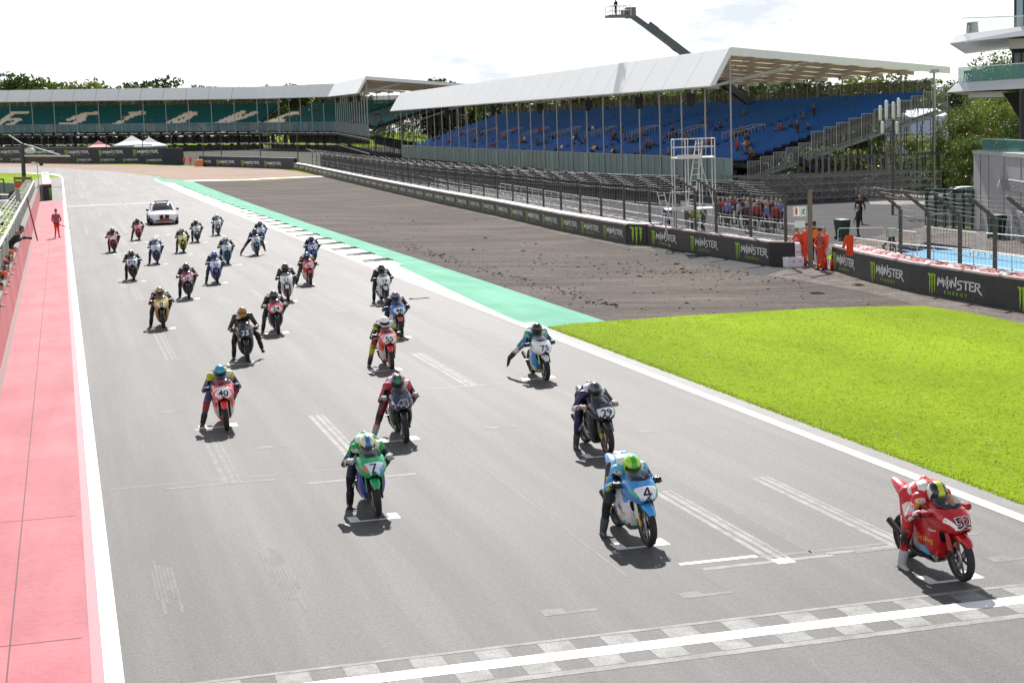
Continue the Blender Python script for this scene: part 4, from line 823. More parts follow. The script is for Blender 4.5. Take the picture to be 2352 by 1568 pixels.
def cap_mb(peak=True):
    mb = MB(); mb.loft([[(.098*r*cos(2*pi*i/14), .092*r*sin(2*pi*i/14), z) for i in range(14)] for z, r in ((0, 1.03), (.04, 1.0), (.08, .75), (.10, .3), (.103, .01))], 0, True)
    if peak: mb.hexa([(.07, -.06, .0), (.19, -.045, -.015), (.19, .045, -.015), (.07, .06, .0), (.07, -.06, .012), (.19, -.045, -.005), (.19, .045, -.005), (.07, .06, .012)])
    return mb
CAP = cap_mb().mesh('cap'); CAP.materials.append(M_BLACK)
def vest_mb():
    mb = MB()
    mb.loft([[(.150*cos(a)*k-.01, .180*sin(a)*k, z) for a in [2*pi*i/18 for i in range(18)]] for z, k in ((.98, .86), (1.12, .93), (1.30, 1.0), (1.40, .95))], 0, True); return mb
def stand_person(label, P, face, top, trou, pose='stand', cap=None, hair=None, skin=None, group=None, seed=1, vest=None, shoes='181818', s=1.0, long=False, cat='person'):
    sl_ = [cloth(top), cloth(trou), cloth(shoes), skin or M_SKIN, hair or M_HAIR]
    me = person_mesh(pose, sl_, seed, .021, long); o = link('person', me); o.location = P; o.rotation_euler = (0, 0, face); o.scale = (s, s, s)
    tag(o, label, cat, group)
    lean = {'lean': .24, 'wall': .34}.get(pose, 0)
    if cap: c = link('cap', CAP, [cloth(cap)], o, (lean*1.3+.04, 0, 1.67-lean*.22))
    if vest:
        v = vest_mb(); m = v.mesh('tabard'); w = link('tabard', m, [cloth(vest)], o, (lean*.5, 0, -lean*.12))
    return o
# ================================================================== advertising lettering for the barriers
def stroke(mb, pts, w, mi):
    for (x0, y0), (x1, y1) in zip(pts, pts[1:]):
        d = Vector((x1-x0, y1-y0)); l = d.length
        if l < 1e-6: continue
        d /= l; n = Vector((-d.y, d.x))*w/2; a = Vector((x0, y0))-d*w*.25; b = Vector((x1, y1))+d*w*.25
        mb.add([(*(a+n), 0), (*(a-n), 0), (*(b-n), 0), (*(b+n), 0)], [(0, 1, 2, 3)], mi)
GLY = {'M': (.62, [[(0, 0), (.08, .95)], [(.08, .95), (.30, .25)], [(.30, .25), (.52, .95)], [(.52, .95), (.60, -.05)]]),
 'O': (.60, [[(.30+.26*cos(2*pi*i/12), .45+.36*sin(2*pi*i/12)) for i in range(13)], [(.30, -.2), (.30, 1.12)]]),
 'N': (.54, [[(0, 0), (.05, .92)], [(.05, .92), (.45, .05)], [(.45, .05), (.50, 1.2)]]),
 'S': (.52, [[(.48, .88), (.10, .80), (.07, .50), (.42, .42), (.40, .0), (.02, -.12)]]),
 'T': (.58, [[(0, .84), (.56, .90)], [(.28, .86), (.27, 0)]]),
 'E': (.46, [[(.40, .90), (.02, .88), (0, 0), (.42, .0)], [(.02, .45), (.33, .47)]]),
 'R': (.60, [[(0, 0), (.02, .88), (.40, .84), (.42, .5), (.05, .42)], [(.12, .42), (.62, -.28)]])}
CLAW = [[(-.05, .96), (.02, 1.0), (.13, .98), (.20, .93), (.165, .86), (.17, .60), (.15, .52), (.165, .40), (.13, .22), (.115, .0), (.085, .20), (.09, .38), (.065, .50), (.08, .78), (.05, .88)],
        [(.20, .98), (.33, 1.0), (.36, .92), (.335, .84), (.345, .55), (.32, .44), (.33, .25), (.30, .12), (.285, -.14), (.255, .10), (.265, .30), (.24, .46), (.255, .74), (.23, .88)],
        [(.38, 1.0), (.50, .99), (.57, .93), (.54, .86), (.545, .62), (.52, .50), (.53, .36), (.50, .24), (.48, .06), (.455, .24), (.46, .42), (.435, .55), (.45, .78), (.42, .88)]]
M_LGREEN = mat('logo_green', (0.30, 0.52, 0.02), 0.6, 0, 0.05, 20)
def logo_mb(claw=True, text=True, energy=True):
    mb = MB()
    if claw:
        for c in CLAW:
            bmx = bmesh.new(); f = bmx.faces.new([bmx.verts.new((x*.52, y*.86-.12, 0)) for x, y in c]); bmesh.ops.triangulate(bmx, faces=[f])
            bmx.verts.index_update(); mb.add([v.co.copy() for v in bmx.verts], [tuple(v.index for v in q.verts) for q in bmx.faces], 0); bmx.free()
    if text:
        x = .38
        for ch in 'MONSTER':
            w, st = GLY[ch]; k = .38
            for s in st: stroke(mb, [(x+a*k, .30+b*k*.92) for a, b in s], .052, 1)
            x += w*k+.028
    if energy:
        vs, fs, asp = text_geo('E N E R G Y', .01); mb.add([(1.08+v[0]*.125, .08+v[1]*.125, 0) for v in vs], fs, 2)
    return mb
LOGO = logo_mb().mesh('advert_lettering'); LOGO_W = 2.0
CLAWME = logo_mb(True, False, False).mesh('claw_mark')
M_LW = mat('logo_white', (0.72, 0.72, 0.72), 0.6, 0, 0.06, 20)
for m in (M_LGREEN, M_LW, M_LGREEN): LOGO.materials.append(m)
CLAWME.materials.append(M_LGREEN)
M_BANNER = mat('black_banner', (0.018, 0.018, 0.021), 0.55, 0, 0.25, 2.5, bump=0.03, bscale=1.6)
M_BANNER2 = mat('navy_banner', (0.013, 0.016, 0.036), 0.6, 0, 0.2, 2.0)
M_REDTOP = mat('red_tyre', (0.42, 0.10, 0.10), 0.7, 0, 0.3, 3); M_WHTOP = mat('white_tyre', (0.62, 0.55, 0.54), 0.7, 0, 0.2, 3)
M_CONC = mat('concrete', (0.36, 0.35, 0.33), 0.85, 0, 0.18, 1.5)
def put_logo(o, p, ud, s, me=LOGO, sx=None):
    """lettering standing on a vertical face: p lower left corner, ud direction to the reader's right"""
    ud = Vector(ud).normalized(); up = Vector((0, 0, 1)); n = ud.cross(up)
    l = link('advert_lettering', me, None, o); M_ = Matrix((ud, up, n)).transposed().to_4x4(); M_.translation = Vector(p)+n*0.012
    l.matrix_world = M_ @ Matrix.Diagonal((s if sx is None else sx, s, s, 1)); return l
def wall_run(name, label, pts, h, th, m, top=None, cat='barrier', z0=-.06):
    """upright barrier along a polyline of ground points (reader's left to right), thickness away from the track"""
    mb = MB(); tp = MB(); nrm = []
    for i, p in enumerate(pts):
        a = pts[max(0, i-1)]; b = pts[min(len(pts)-1, i+1)]; d = (Vector(b)-Vector(a)); d.z = 0; d.normalize(); nrm.append(Vector((-d.y, d.x, 0)))
    for i in range(len(pts)-1):
        p, q = Vector(pts[i]), Vector(pts[i+1]); pn, qn = p+nrm[i]*th, q+nrm[i+1]*th
        f = lambda v, z: Vector((v.x, v.y, zt(v.x, v.y)+z))
        mb.hexa([f(p, z0), f(q, z0), f(qn, z0), f(pn, z0), f(p, h), f(q, h), f(qn, h), f(pn, h)])
        e = nrm[i]*.05; tp.hexa([f(p+e, h+.003), f(q+e, h+.003), f(qn-e, h+.003), f(pn-e, h+.003), f(p+e, h+.06), f(q+e, h+.06), f(qn-e, h+.06), f(pn-e, h+.06)])
    o = mb.build(name, [m]); tag(o, label, cat)
    if top: tp.build('top_cover', [top], o)
    return o
M_PINKTOP = mat('sunbleached_cover', (0.55, 0.42, 0.41), 0.7, 0, 0.35, 1.3)
HW = 1.02
A_px = [(674, 389), (700, 394), (764, 409.5), (826, 424.5), (916, 445.7), (1021, 469.5), (1139, 494.5), (1286, 529), (1438.6, 559.7)]
A_pts = [V(*p) for p in A_px]
# even spacing along the barrier
def resample(pts, step):
    out = [Vector(pts[0])]; acc = 0
    for a, b in zip(pts, pts[1:]):
        L_ = (Vector(b)-Vector(a)).length; n_ = max(1, round(L_/step))
        for i in range(1, n_+1): out.append(Vector(a).lerp(Vector(b), i/n_))
    return out
A_r = resample(A_pts, 5.6)
# black base skirt (A)
wa = wall_run('tyre_barrier', 'long tyre barrier wrapped in creased black advertising banner beside the raked soil', A_r, HW, .9, M_BANNER, M_PINKTOP)
for p, q in list(zip(A_r, A_r[1:])):
    d = q-p; d.z = 0; L_ = d.length; d.normalize(); c = p.lerp(q, .08)
    put_logo(wa, Vector((c.x, c.y, zt(c.x, c.y)+.17)), d, .84, LOGO, L_*.80/2.05)
B0, B1, B2, B3 = V(1438.6, 559.7), V(1485.5, 562), V(1766.8, 609), V(1818, 610.5)
we = wall_run('barrier_end', 'black end block of the tyre barrier with a single green claw mark', [B0+Vector((.02, -.03, 0)), B1], HW+.02, 1.2, M_BANNER, M_PINKTOP)
d = (B1-B0); d.z = 0; c = B0.lerp(B1, .22); put_logo(we, (c.x, c.y, zt(c.x, c.y)+.20), d, .98, CLAWME, d.length*.62/.31)
wb = wall_run('advert_wall', 'black advertising wall with three logos ending at the marshals with the white boxes', [B1+Vector((.03, -.02, 0)), B2, B3], 1.0, .35, M_BANNER, M_PINKTOP)
def along(a, b, px):        # point of the ground line a-b that a sight line through column px crosses
    best = min((i/400 for i in range(401)), key=lambda t: abs(colpx(a.lerp(b, t))-px)); return a.lerp(b, best)
def colpx(p): d = Vector(p)-CAMP; return 1176+F*d.dot(RT)/d.dot(FW)
def logo_span(o, a, b, x0, x1, h=.92, z=.13):
    c, e = along(a, b, x0), along(a, b, x1); d = e-c; d.z = 0; put_logo(o, (c.x, c.y, zt(c.x, c.y)+z), d, h, LOGO, d.length/2.05)
for x0, x1 in ((1498, 1554.6), (1587, 1649.6), (1690, 1764)): logo_span(wb, B1, B2, x0, x1)
C_pts = [V(1910.7, 620), V(1977.7, 640.8), V(2088.6, 668), V(2261, 700), V(2352, 715.6), V(2500, 741), V(2750, 786)]
wc = wall_run('advert_wall', 'black advertising wall at the right edge topped with red and white tyres', C_pts, 1.0, .25, M_BANNER, M_PINKTOP)
for a, x0, x1 in ((0, 1914, 1963), (1, 2000, 2076), (2, 2133, 2256)): logo_span(wc, C_pts[a], C_pts[a+1], x0, x1, .90, .12)
c = along(C_pts[3], C_pts[4], 2339); d = C_pts[5]-C_pts[4]; d.z = 0; put_logo(wc, (C_pts[4].x, C_pts[4].y, zt(C_pts[4].x, C_pts[4].y)+.12)-d.normalized()*.55 if False else (c.x, c.y, zt(c.x, c.y)+.12), C_pts[4]-C_pts[3], .90, CLAWME, 2.0)
tyd = []
for i, p in enumerate(resample(C_pts[0:5], .62)):
    for r_ in (0, 1):
        mb = MB(); d = C_pts[2]-C_pts[1]; d.z = 0; d.normalize(); n_ = Vector((-d.y, d.x, 0)); c = p+n_*(.55+.58*r_); z = zt(c.x, c.y)
        mb.lathe((c.x, c.y, z+.9), (0, 0, 1), [(-.96, .29), (0, .29), (.1, .27), (.12, .2), (.08, .15), (-.02, .15)], 14)
        mb.build('tyre_stack', [M_REDTOP if (i+r_) % 3 else M_WHTOP], wc)
# ---- debris fences
M_POST = mat('fence_post', (0.085, 0.08, 0.075), 0.6, 0.5, 0.15, 3); M_POSTB = mat('brown_post', (0.19, 0.15, 0.12), 0.7, 0.1, 0.15, 3)
M_CABLE = mat('cable', (0.30, 0.30, 0.31), 0.5, 0.6, 0.1, 3)
def debris_fence(label, bases, zb, z1, tip, mpost, r=.07):
    root = thing('debris_fence', label, 'fence', (bases[0].x, bases[0].y, zt(bases[0].x, bases[0].y)))
    I = root.matrix_basis.inverted() if False else Matrix.Translation(-root.location)
    prof = [(0, zb+.35), (0, zb+.8), (0, zb+1.25), (0, zb+1.7), (0, z1-.25), (0, z1)]+[(tip[0]*k/5, z1+tip[1]*k/5) for k in range(1, 6)]
    cab = MB(); rows = [[] for _ in prof]
    for p in bases:
        g = zt(p.x, p.y); mb = MB(); a = Vector((p.x, p.y, g+zb)); b = Vector((p.x, p.y, g+z1)); c = b+Vector((tip[0], tip[2], tip[1]))
        mb.bar(I @ a, I @ b, r*1.6, r*1.6, 0, (1, 0, 0)); mb.bar(I @ (b-Vector((0, 0, .02))), I @ c, r*1.5, r*1.5, 0, (0, 1, 0)); mb.build('post', [mpost], root)
        for k, (o_, z_) in enumerate(prof): rows[k].append(I @ Vector((p.x+o_+.06*(o_ == 0)*-1, p.y+(tip[2]*o_/tip[0] if tip[0] else 0), g+z_)))
    for rw in rows:
        for a, b in zip(rw, rw[1:]):
            m_ = (a+b)/2-Vector((0, 0, .04)); cab.bar(a, m_, .013); cab.bar(m_, b, .013)
    # vertical ties of the wire mesh
    for a, b, c, d_ in zip(rows[0], rows[0][1:], rows[5], rows[5][1:]):
        for k in range(1, 9):
            t = k/9; cab.bar(a.lerp(b, t), c.lerp(d_, t), .006)
    cab.build('wire_cables', [M_CABLE], root)
    return root
offA = lambda p, d, o_: p+Vector((-d.y, d.x, 0)).normalized()*o_
fb = []
AB = A_r[2:]
for i, p in enumerate(AB):
    d = (AB[min(i+1, len(AB)-1)]-AB[max(0, i-1)]); d.z = 0; fb.append(offA(p, d, 1.35))
for px in (1530, 1575, 1622, 1700, 1779):
    p = V(px, {1530: 569, 1575: 577, 1622: 585, 1700: 598, 1779: 611}[px]); d = B2-B1; fb.append(offA(p, Vector((d.x, d.y, 0)), .55))
debris_fence('tall debris fence with bent posts behind the long tyre barrier', fb, .3, 3.05, (-.95, .62, .15), M_POST)
fc = []
for bx, by in ((2116, 581), (2194, 590), (2260, 603), (2338, 618), (2287+160, 641), (2690, 690)): pass
dC = C_pts[3]-C_pts[2]; dC.z = 0
for px, py in ((1988, 644.5), (2049, 660), (2117, 674), (2194, 688.5), (2287, 705), (2430, 729), (2600, 759)):
    p = V(px, py); fc.append(offA(p, dC, 1.5))
debris_fence('tall debris fence with bent posts behind the tyre topped wall', fc, .1, 2.75, (-1.05, .85, .15), M_POST)
gp = V(1862, 612); gpo = thing('fence_post', 'lone bent fence post standing in the gap between the two advertising walls', 'post', (gp.x, gp.y, zt(gp.x, gp.y)))
mb = MB(); mb.bar((0, 0, 0), (0, 0, 3.3), .15, .15); mb.build('upright', [M_POSTB], gpo)
mb = MB(); mb.bar((0, 0, 3.28), (-.95, .1, 4.05), .13, .13, 0, (0, 1, 0)); mb.build('bent_arm', [M_POST], gpo)
# ---- signs by the gap
def panel(label, cat, P, w, h, col, fr=None, parts=(), name='sign'):
    root = thing(name, label, cat, P); mb = MB(); mb.box((0, 0, h/2), (w, .02, h)); mb.build('board', [paint(col)], root)
    for nm, pts, c in parts:
        q = MB(); q.prism([(x, -.013, y) for x, y in pts], (0, -.006, 0)); q.build(nm, [paint(c)], root)
    return root
g0 = zt(gp.x, gp.y)
panel('white sign with a red fire extinguisher hanging by the lone post', 'sign', atD(1829, 497, 63.0), .25, .38, 'e8e4e0', None, (('extinguisher_symbol', [(x*.62, y*.6) for x, y in [(-.06, .12), (.06, .12), (.06, .40), (.03, .46), (.03, .54), (-.05, .54), (-.05, .50), (-.02, .48), (-.06, .40)]], 'c82018'),))
panel('white sign with a green running figure beside the fire extinguisher sign', 'sign', atD(1844.5, 497, 63.0), .25, .38, 'e8ece6', None, (('running_symbol', [(x*.62, y*.62) for x, y in [(-.12, .10), (-.02, .22), (.05, .12), (.12, .14), (.04, .30), (.10, .40), (.16, .38), (.14, .46), (.0, .44), (-.10, .34), (-.05, .30), (.0, .34), (-.02, .24), (-.14, .16)]], '28903c'),))
panel('plain white notice board under the fire extinguisher sign', 'sign', atD(1837, 523, 62.8), .44, .26, 'e6e8e8')
# ---- white boxes, extinguisher
def crate(label, P, w, d_, h, col, rz=0):
    root = thing('box', label, 'box', P); root.rotation_euler = (0, 0, rz)
    mb = MB(); mb.box((0, 0, h*.42), (w, d_, h*.84)); mb.build('tub', [paint(col)], root); mb = MB(); mb.box((0, 0, h*.92), (w+.03, d_+.03, h*.15)); mb.build('lid', [paint('e2e0ee')], root)
    for s in (-1, 1): q = MB(); q.bar((s*w*.2, -d_/2-.02, h*.6), (s*w*.2+.1, -d_/2-.02, h*.6), .02, .03); q.build('handle', [M_BLACK], root)
p = V(1826, 609); crate('tall white box standing against the end of the advertising wall', p+Vector((.2, .25, 0)), .55, .5, .95, 'dcdaea')
p = V(1817, 611); crate('low white box in front of the tall white box', p+Vector((-.05, -.35, 0)), .75, .5, .42, 'dedcec')
def extinguisher(label, P):
    root = thing('fire_extinguisher', label, 'fire extinguisher', P); mb = MB(); mb.lathe((0, 0, 0), (0, 0, 1), [(0, .001), (0, .085), (.42, .085), (.50, .05), (.53, .02)], 14); mb.build('cylinder', [paint('b81818')], root)
    mb = MB(); mb.box((0, 0, .56), (.05, .05, .07)); mb.bar((0, 0, .58), (-.1, 0, .62), .02); mb.path([(.02, 0, .56), (.12, 0, .5), (.13, 0, .2)], .012); mb.build('valve_and_hose', [M_BLACK], root)
p = V(1905, 620); extinguisher('red fire extinguisher by the pair of orange marshals', p+Vector((.0, .35, 0)))
p = V(1900, 622); extinguisher('second red fire extinguisher closest to the tyre topped wall', p+Vector((.28, .1, 0)))
OR = 'd23c18'
stand_person('orange clad marshal leaning over the white boxes, dark cap', V(1845, 608), radians(190), OR, OR, 'lean', '20242c', seed=3, group='marshals at the gap in the wall')
stand_person('marshal half hidden behind the one leaning over the white boxes', V(1854, 603), radians(200), 'd8441c', OR, 'stand', '2c2824', seed=4, group='marshals at the gap in the wall')
stand_person('orange clad marshal with a grey tabard standing nearest the tyre topped wall', V(1886, 620), radians(215), OR, OR, 'hold', '181c24', seed=5, vest='6c5c60', group='marshals at the gap in the wall')
stand_person('brown haired marshal standing behind the one with the grey tabard', V(1893, 615), radians(200), 'e04c20', OR, 'stand', None, mat('hair_brown', (.12, .06, .03), .7), seed=6, group='marshals at the gap in the wall', long=True)
stand_person('person in black with an orange vest behind the lone post', V(1872, 597), radians(100), '1c1c20', '1a1a1e', 'stand', '141416', seed=7, vest='e87820')
# ---- things behind the right fences: yard, paint, rails, people
patch('service_road', [(27.4, 62), (27.6, 74)]+[(p.x+1.1, p.y) for p in reversed(A_pts)]+[(66, 300), (66, 118), (62, 92), P2(2127, 522), P2(1960, 560), P2(1890, 590)], .002, mat('service_tarmac', (0.050, 0.050, 0.053), 0.9, 0, 0.25, 0.6, spec=.08), xs=(14, 26, 62, 85))
patch('gravel_yard', [P2(1900, 560), P2(1985, 548), P2(2127, 520), P2(2236, 522), P2(2345, 552), P2(2700, 600), P2(2700, 640), P2(2352, 600), P2(2063, 590), P2(1930, 605)], .006, M_GRAVEL, xs=(14, 26, 62, 85))
patch('blue_paint', [P2(2030, 592), P2(2063, 583), P2(2132, 574), P2(2236, 574), P2(2352, 588), P2(2700, 630), (31, 25), (27.2, 35), P2(2352, 640), P2(2200, 625)], .010, M_BLUE, xs=(14, 26, 62, 85))
mb = MB(); pts = [V(2075, 580), V(2130, 574), V(2236, 575)]
for a, b in zip(pts, pts[1:]): mb.hexa([a+Vector((0, 0, .0)), b, b+Vector((0, .9, 0)), a+Vector((0, .9, 0)), a+Vector((.1, .15, .35)), b+Vector((-.1, .15, .12)), b+Vector((-.1, .7, .12)), a+Vector((.1, .7, .3))])
tag(mb.build('tarpaulin', [cloth('2c4a6c')]), 'dark blue tarpaulin heaped along the edge of the pale blue paint', 'tarpaulin')
def rail_run(label, pts, h, posts=2.0, name='handrail', m=None, rails=(1.0, .5), w=.045):
    root = thing(name, label, 'railing', pts[0]); I = -Vector(pts[0]); m = m or M_ALU; R_ = resample(pts, posts)
    for p in R_:
        q = MB(); g = Vector((p.x, p.y, zt(p.x, p.y))); q.tube(g+I, g+I+Vector((0, 0, h)), w*.5, None, 6); q.build('post', [m], root)
    for k in rails:
        q = MB()
        for a, b in zip(R_, R_[1:]): q.tube(Vector((a.x, a.y, zt(a.x, a.y)+h*k))+I, Vector((b.x, b.y, zt(b.x, b.y)+h*k))+I, w*.5, None, 6)
        q.build('rail', [m], root)
    return root
M_WPIPE = mat('white_pipe', (0.62, 0.62, 0.61), 0.45, 0.3, 0.1, 4)
patch('gravel_gap', [P2(1800, 614), P2(1818, 604), P2(1880, 594), P2(1960, 600), P2(1985, 640), P2(1905, 650)], .004, M_GRAVEL)
rail_run('low white two bar handrail running behind the long debris fence', [V(1000, 433), V(1140, 462), V(1300, 492), V(1468, 527), V(1645, 563), V(1760, 585), V(1838, 597)], 1.0, 4.5, 'handrail', M_WPIPE)
rail_run('white two bar handrail behind the tyre topped wall', [V(1962, 603), V(2060, 620), V(2236, 640), V(2420, 668)], 1.1, 2.4, 'handrail', M_WPIPE)
def screen_run(label, pts, h, step):
    R_ = resample(pts, step); root = thing('mesh_screen', label, 'fence', R_[0]); I = -R_[0]; q = MB(); g = lambda p, z: Vector((p.x, p.y, zt(p.x, p.y)+z))+I
    for a, b in zip(R_, R_[1:]): q.hexa([g(a, .1), g(b, .1), g(b, .1)+Vector((.03, 0, 0)), g(a, .1)+Vector((.03, 0, 0)), g(a, h), g(b, h), g(b, h)+Vector((.03, 0, 0)), g(a, h)+Vector((.03, 0, 0))])
    q.build('mesh', [glass('dark_mesh', (0.045, 0.044, 0.047), .74, .9)], root); q = MB()
    for a, b in zip(R_, R_[1:]): q.bar(g(a, h), g(b, h), .05); q.bar(g(a, h*.5), g(b, h*.5), .035)
    q.build('rails', [M_CABLE], root)
    for a in R_: q = MB(); q.bar(g(a, 0)-Vector((.08, 0, 0)), g(a, h+.1)-Vector((.08, 0, 0)), .07); q.build('post', [M_POST], root)
    return root
screen_run('tall dark mesh screen between the service road and the blue grandstand', [Vector((44, 288, 0)), Vector((43, 200, 0)), Vector((44, 150, 0)), Vector((47, 122, 0))], 2.3, 4.2)
M_SCAFB = mat('bar_grey', (.16, .16, .17), .5, .5, .1, 3)
def barrier_proto():
    root = thing('crowd_barrier', 'galvanised crowd barrier', 'crowd barrier'); f = MB()
    f.path([(0, 0, .08), (0, 0, 1.0), (.08, 0, 1.1), (2.12, 0, 1.1), (2.2, 0, 1.0), (2.2, 0, .08)], .021, 6); f.tube((0, 0, .2), (2.2, 0, .2), .018, None, 6); f.build('frame', [M_WPIPE], root)
    b = MB()
    for k in range(1, 18): b.tube((2.2*k/18, 0, .2), (2.2*k/18, 0, 1.08), .006, None, 5)
    b.build('bars', [M_SCAFB], root)
    for x in (.3, 1.9): q = MB(); q.bar((x, -.3, .03), (x, .3, .03), .05, .02); q.bar((x, 0, .03), (x, 0, .2), .03); q.build('foot', [M_ALU], root)
    return root
bp_ = barrier_proto(); first = True
def put_barrier(p, q, label, group):
    global first
    o = bp_ if first else copytree(bp_); first = False
    d = q-p; o.location = (p.x, p.y, zt(p.x, p.y)); o.rotation_euler = (0, 0, atan2(d.y, d.x)); o.scale = (d.xy.length/2.24, 1, 1); tag(o, label, 'crowd barrier', group)
ln = resample([V(1150, 447), V(1300, 477), V(1468, 508), V(1650, 542), V(1745, 555), V(1832, 566)], 2.9)
for p, q in zip(ln, ln[1:]): put_barrier(p, q, 'galvanised crowd barrier in the long row behind the debris fence', 'crowd barriers along the service road')
for lab_, a, b in (('crowd barrier left of the hanging orange jacket', (1925, 577), (2033, 577)), ('crowd barrier right of the hanging orange jacket', (2037, 578), (2108, 590)), ('crowd barrier on the gravel in front of the green gate', (2128, 543), (2182, 535)), ('crowd barrier on the gravel left of the green gate', (2060, 545), (2120, 543)), ('long crowd barrier crossing the gravel before the concrete block', (2120, 573), (2250, 592)), ('crowd barrier right of the nearest bent post', (2262, 592), (2380, 605))):
    put_barrier(V(*a), V(*b), lab_, 'loose crowd barriers by the gravel')
jk = MB(); c = atD(2128-176, 540, 64); jk.loft([[(x*sx+.03*sin(5*x+z), .08*cos(x*1.5)*k, z) for x in (-1, -.6, -.2, .2, .6, 1)] for z, sx, k in ((0, .18, 1), (-.25, .20, 1.3), (-.5, .17, 1.2), (-.8, .2, 1))], 0); jk.prism([(-.16, 0, .0), (-.32, .02, -.5), (-.22, .02, -.52), (-.12, 0, -.2)], (0, .06, 0))
tag(jk.build('jacket', [cloth('d84418')], None, c), 'orange jacket hanging on the barrier above the tyre topped wall', 'jacket')
# grey equipment cabinet with tangled leads between the bent posts
p = V(2048, 592); cb = thing('junction_box', 'small grey junction box on a stand with tangled cables behind the wall', 'junction box', p)
mb = MB(); mb.box((0, 0, 1.15), (.42, .3, .38)); mb.build('cabinet', [paint('a8a49c')], cb); mb = MB(); mb.bar((-.1, 0, 0), (-.05, 0, 1), .04); mb.bar((.1, 0, 0), (.05, 0, 1), .04); mb.build('stand', [M_DARK], cb)
mb = MB()
for k in range(7): mb.path([(random.uniform(-.7, .3), random.uniform(-.3, .3), .05), (random.uniform(-.8, .2), random.uniform(-.3, .3), random.uniform(.3, .8)), (random.uniform(-.2, .2), 0, .95)], .02, 5)
mb.build('cables', [M_BLACK], cb)
# ---- scaffold camera tower
tw = thing('scaffold_tower', 'tall aluminium scaffold camera tower with ladders and a railed platform', 'scaffold tower', atD(1600, 560, 84)); T0 = tw.location.copy(); tw.location = (T0.x, T0.y, zt(T0.x, T0.y)); 
Xr = Vector((RT.x, RT.y, 0)).normalized(); Yr = Vector((-Xr.y, Xr.x, 0))
tl = lambda x, y, z: Xr*x+Yr*y+Vector((0, 0, z))
pxm = 84/F; H_ = lambda py: (lambda q: q.z)(atD(1600, py, 84))-tw.location.z
mb = MB()
zt_, zp, zm, zl = H_(318), H_(362), H_(480), H_(562)
for x in (-1.05, -.35, .35, 1.02):
    for y in (0, 1.3): mb.tube(tl(x, y, 0 if abs(x) > .5 else zm-.2), tl(x, y, zt_), .03, None, 6)
for z in (zt_-.02, (zt_+zp)/2+.05): 
    for y in (0, 1.3): mb.tube(tl(-1.05, y, z), tl(1.02, y, z), .03, None, 6)
    for x in (-1.05, 1.02): mb.tube(tl(x, 0, z), tl(x, 1.3, z), .03, None, 6)
for k in range(5):
    z = zm+(zp-zm)*k/5; mb.tube(tl(-1.05, 0, z), tl(1.02, 0, z), .022, None, 5) if k == 0 else None
mb.tube(tl(.2, 0, zp), tl(1.0, 0, zm), .025, None, 6); mb.tube(tl(.3, 0, zm), tl(1.0, 0, .6), .025, None, 6); mb.tube(tl(-.3, 1.3, zm), tl(1.0, 1.3, .6), .025, None, 6); mb.tube(tl(-1.3, -.2, zm+.9), tl(-.1, -.2, zm+.9), .03, None, 6); mb.tube(tl(-1.62, -.2, .6), tl(-1.3, -.2, zm+.9), .02, None, 6)
mb.build('frame', [M_ALU], tw)
for nm, z, x0, x1 in (('platform', zp, -1.1, 1.06), ('platform', zm, -1.5, .9), ('platform', zl, -1.4, .8)):
    mb = MB(); mb.box(tl((x0+x1)/2, .65, z), (x1-x0, 1.3, .07), 0, (Xr, Yr, Vector((0, 0, 1)))); mb.box(tl((x0+x1)/2-.3, -.02, z+.06), ((x1-x0)*.55, .03, .2), 0, (Xr, Yr, Vector((0, 0, 1)))); mb.build(nm, [M_WPIPE], tw)
for x0, z0, x1, z1 in ((-.25, zm, .28, zt_-.1), (-1.15, .1, -1.75, zm+.9)):
    mb = MB()
    for o_ in (-.17, .17): mb.bar(tl(x0+o_, .3, z0), tl(x1+o_, .3, z1), .05)
    n_ = int((z1-z0)/.3)
    for k in range(n_): t = (k+.5)/n_; mb.bar(tl(x0+(x1-x0)*t-.17, .3, z0+(z1-z0)*t), tl(x0+(x1-x0)*t+.17, .3, z0+(z1-z0)*t), .03)
    mb.build('ladder', [M_ALU], tw)
for i, (px, py, t_, tr, lb) in enumerate(((1535, 520, '304878', '202430', 'person in a blue top behind the rails left of the scaffold tower'), (1578, 524, '584c34', '2c2c30', 'person in a brown jacket under the scaffold tower'), (1592, 522, 'a08830', '3c3828', 'person in a mustard coat under the scaffold tower'), (1603, 526, 'a8d838', '20242c', 'person in a bright yellow vest under the scaffold tower'), (1617, 523, '484c34', '24242c', 'person in an olive jacket under the scaffold tower'), (1715, 519, '502c2c', '202028', 'person in a dark red top behind the crowd barriers'), (1762, 520, '6a74a8', '24283c', 'person in a pale blue shirt behind the crowd barriers'), (1740, 515, '983038', '20242c', 'person in a red jacket behind the crowd barriers'), (1782, 522, '8c3428', '24242c', 'person in a rust coloured jacket behind the crowd barriers'), (2148-176, 530, '16161a', '141418', 'person in black standing by the green wheelie bin'), (2320-345, 500, '18181c', '202024', 'person in dark clothes behind the person in black'))):
    p = V(px, py+14); stand_person(lb, p, radians(random.uniform(150, 330)), t_, tr, 'stand', None, random.choice([M_HAIR, M_HAIRF]), seed=20+i)
cr = random.Random(12)
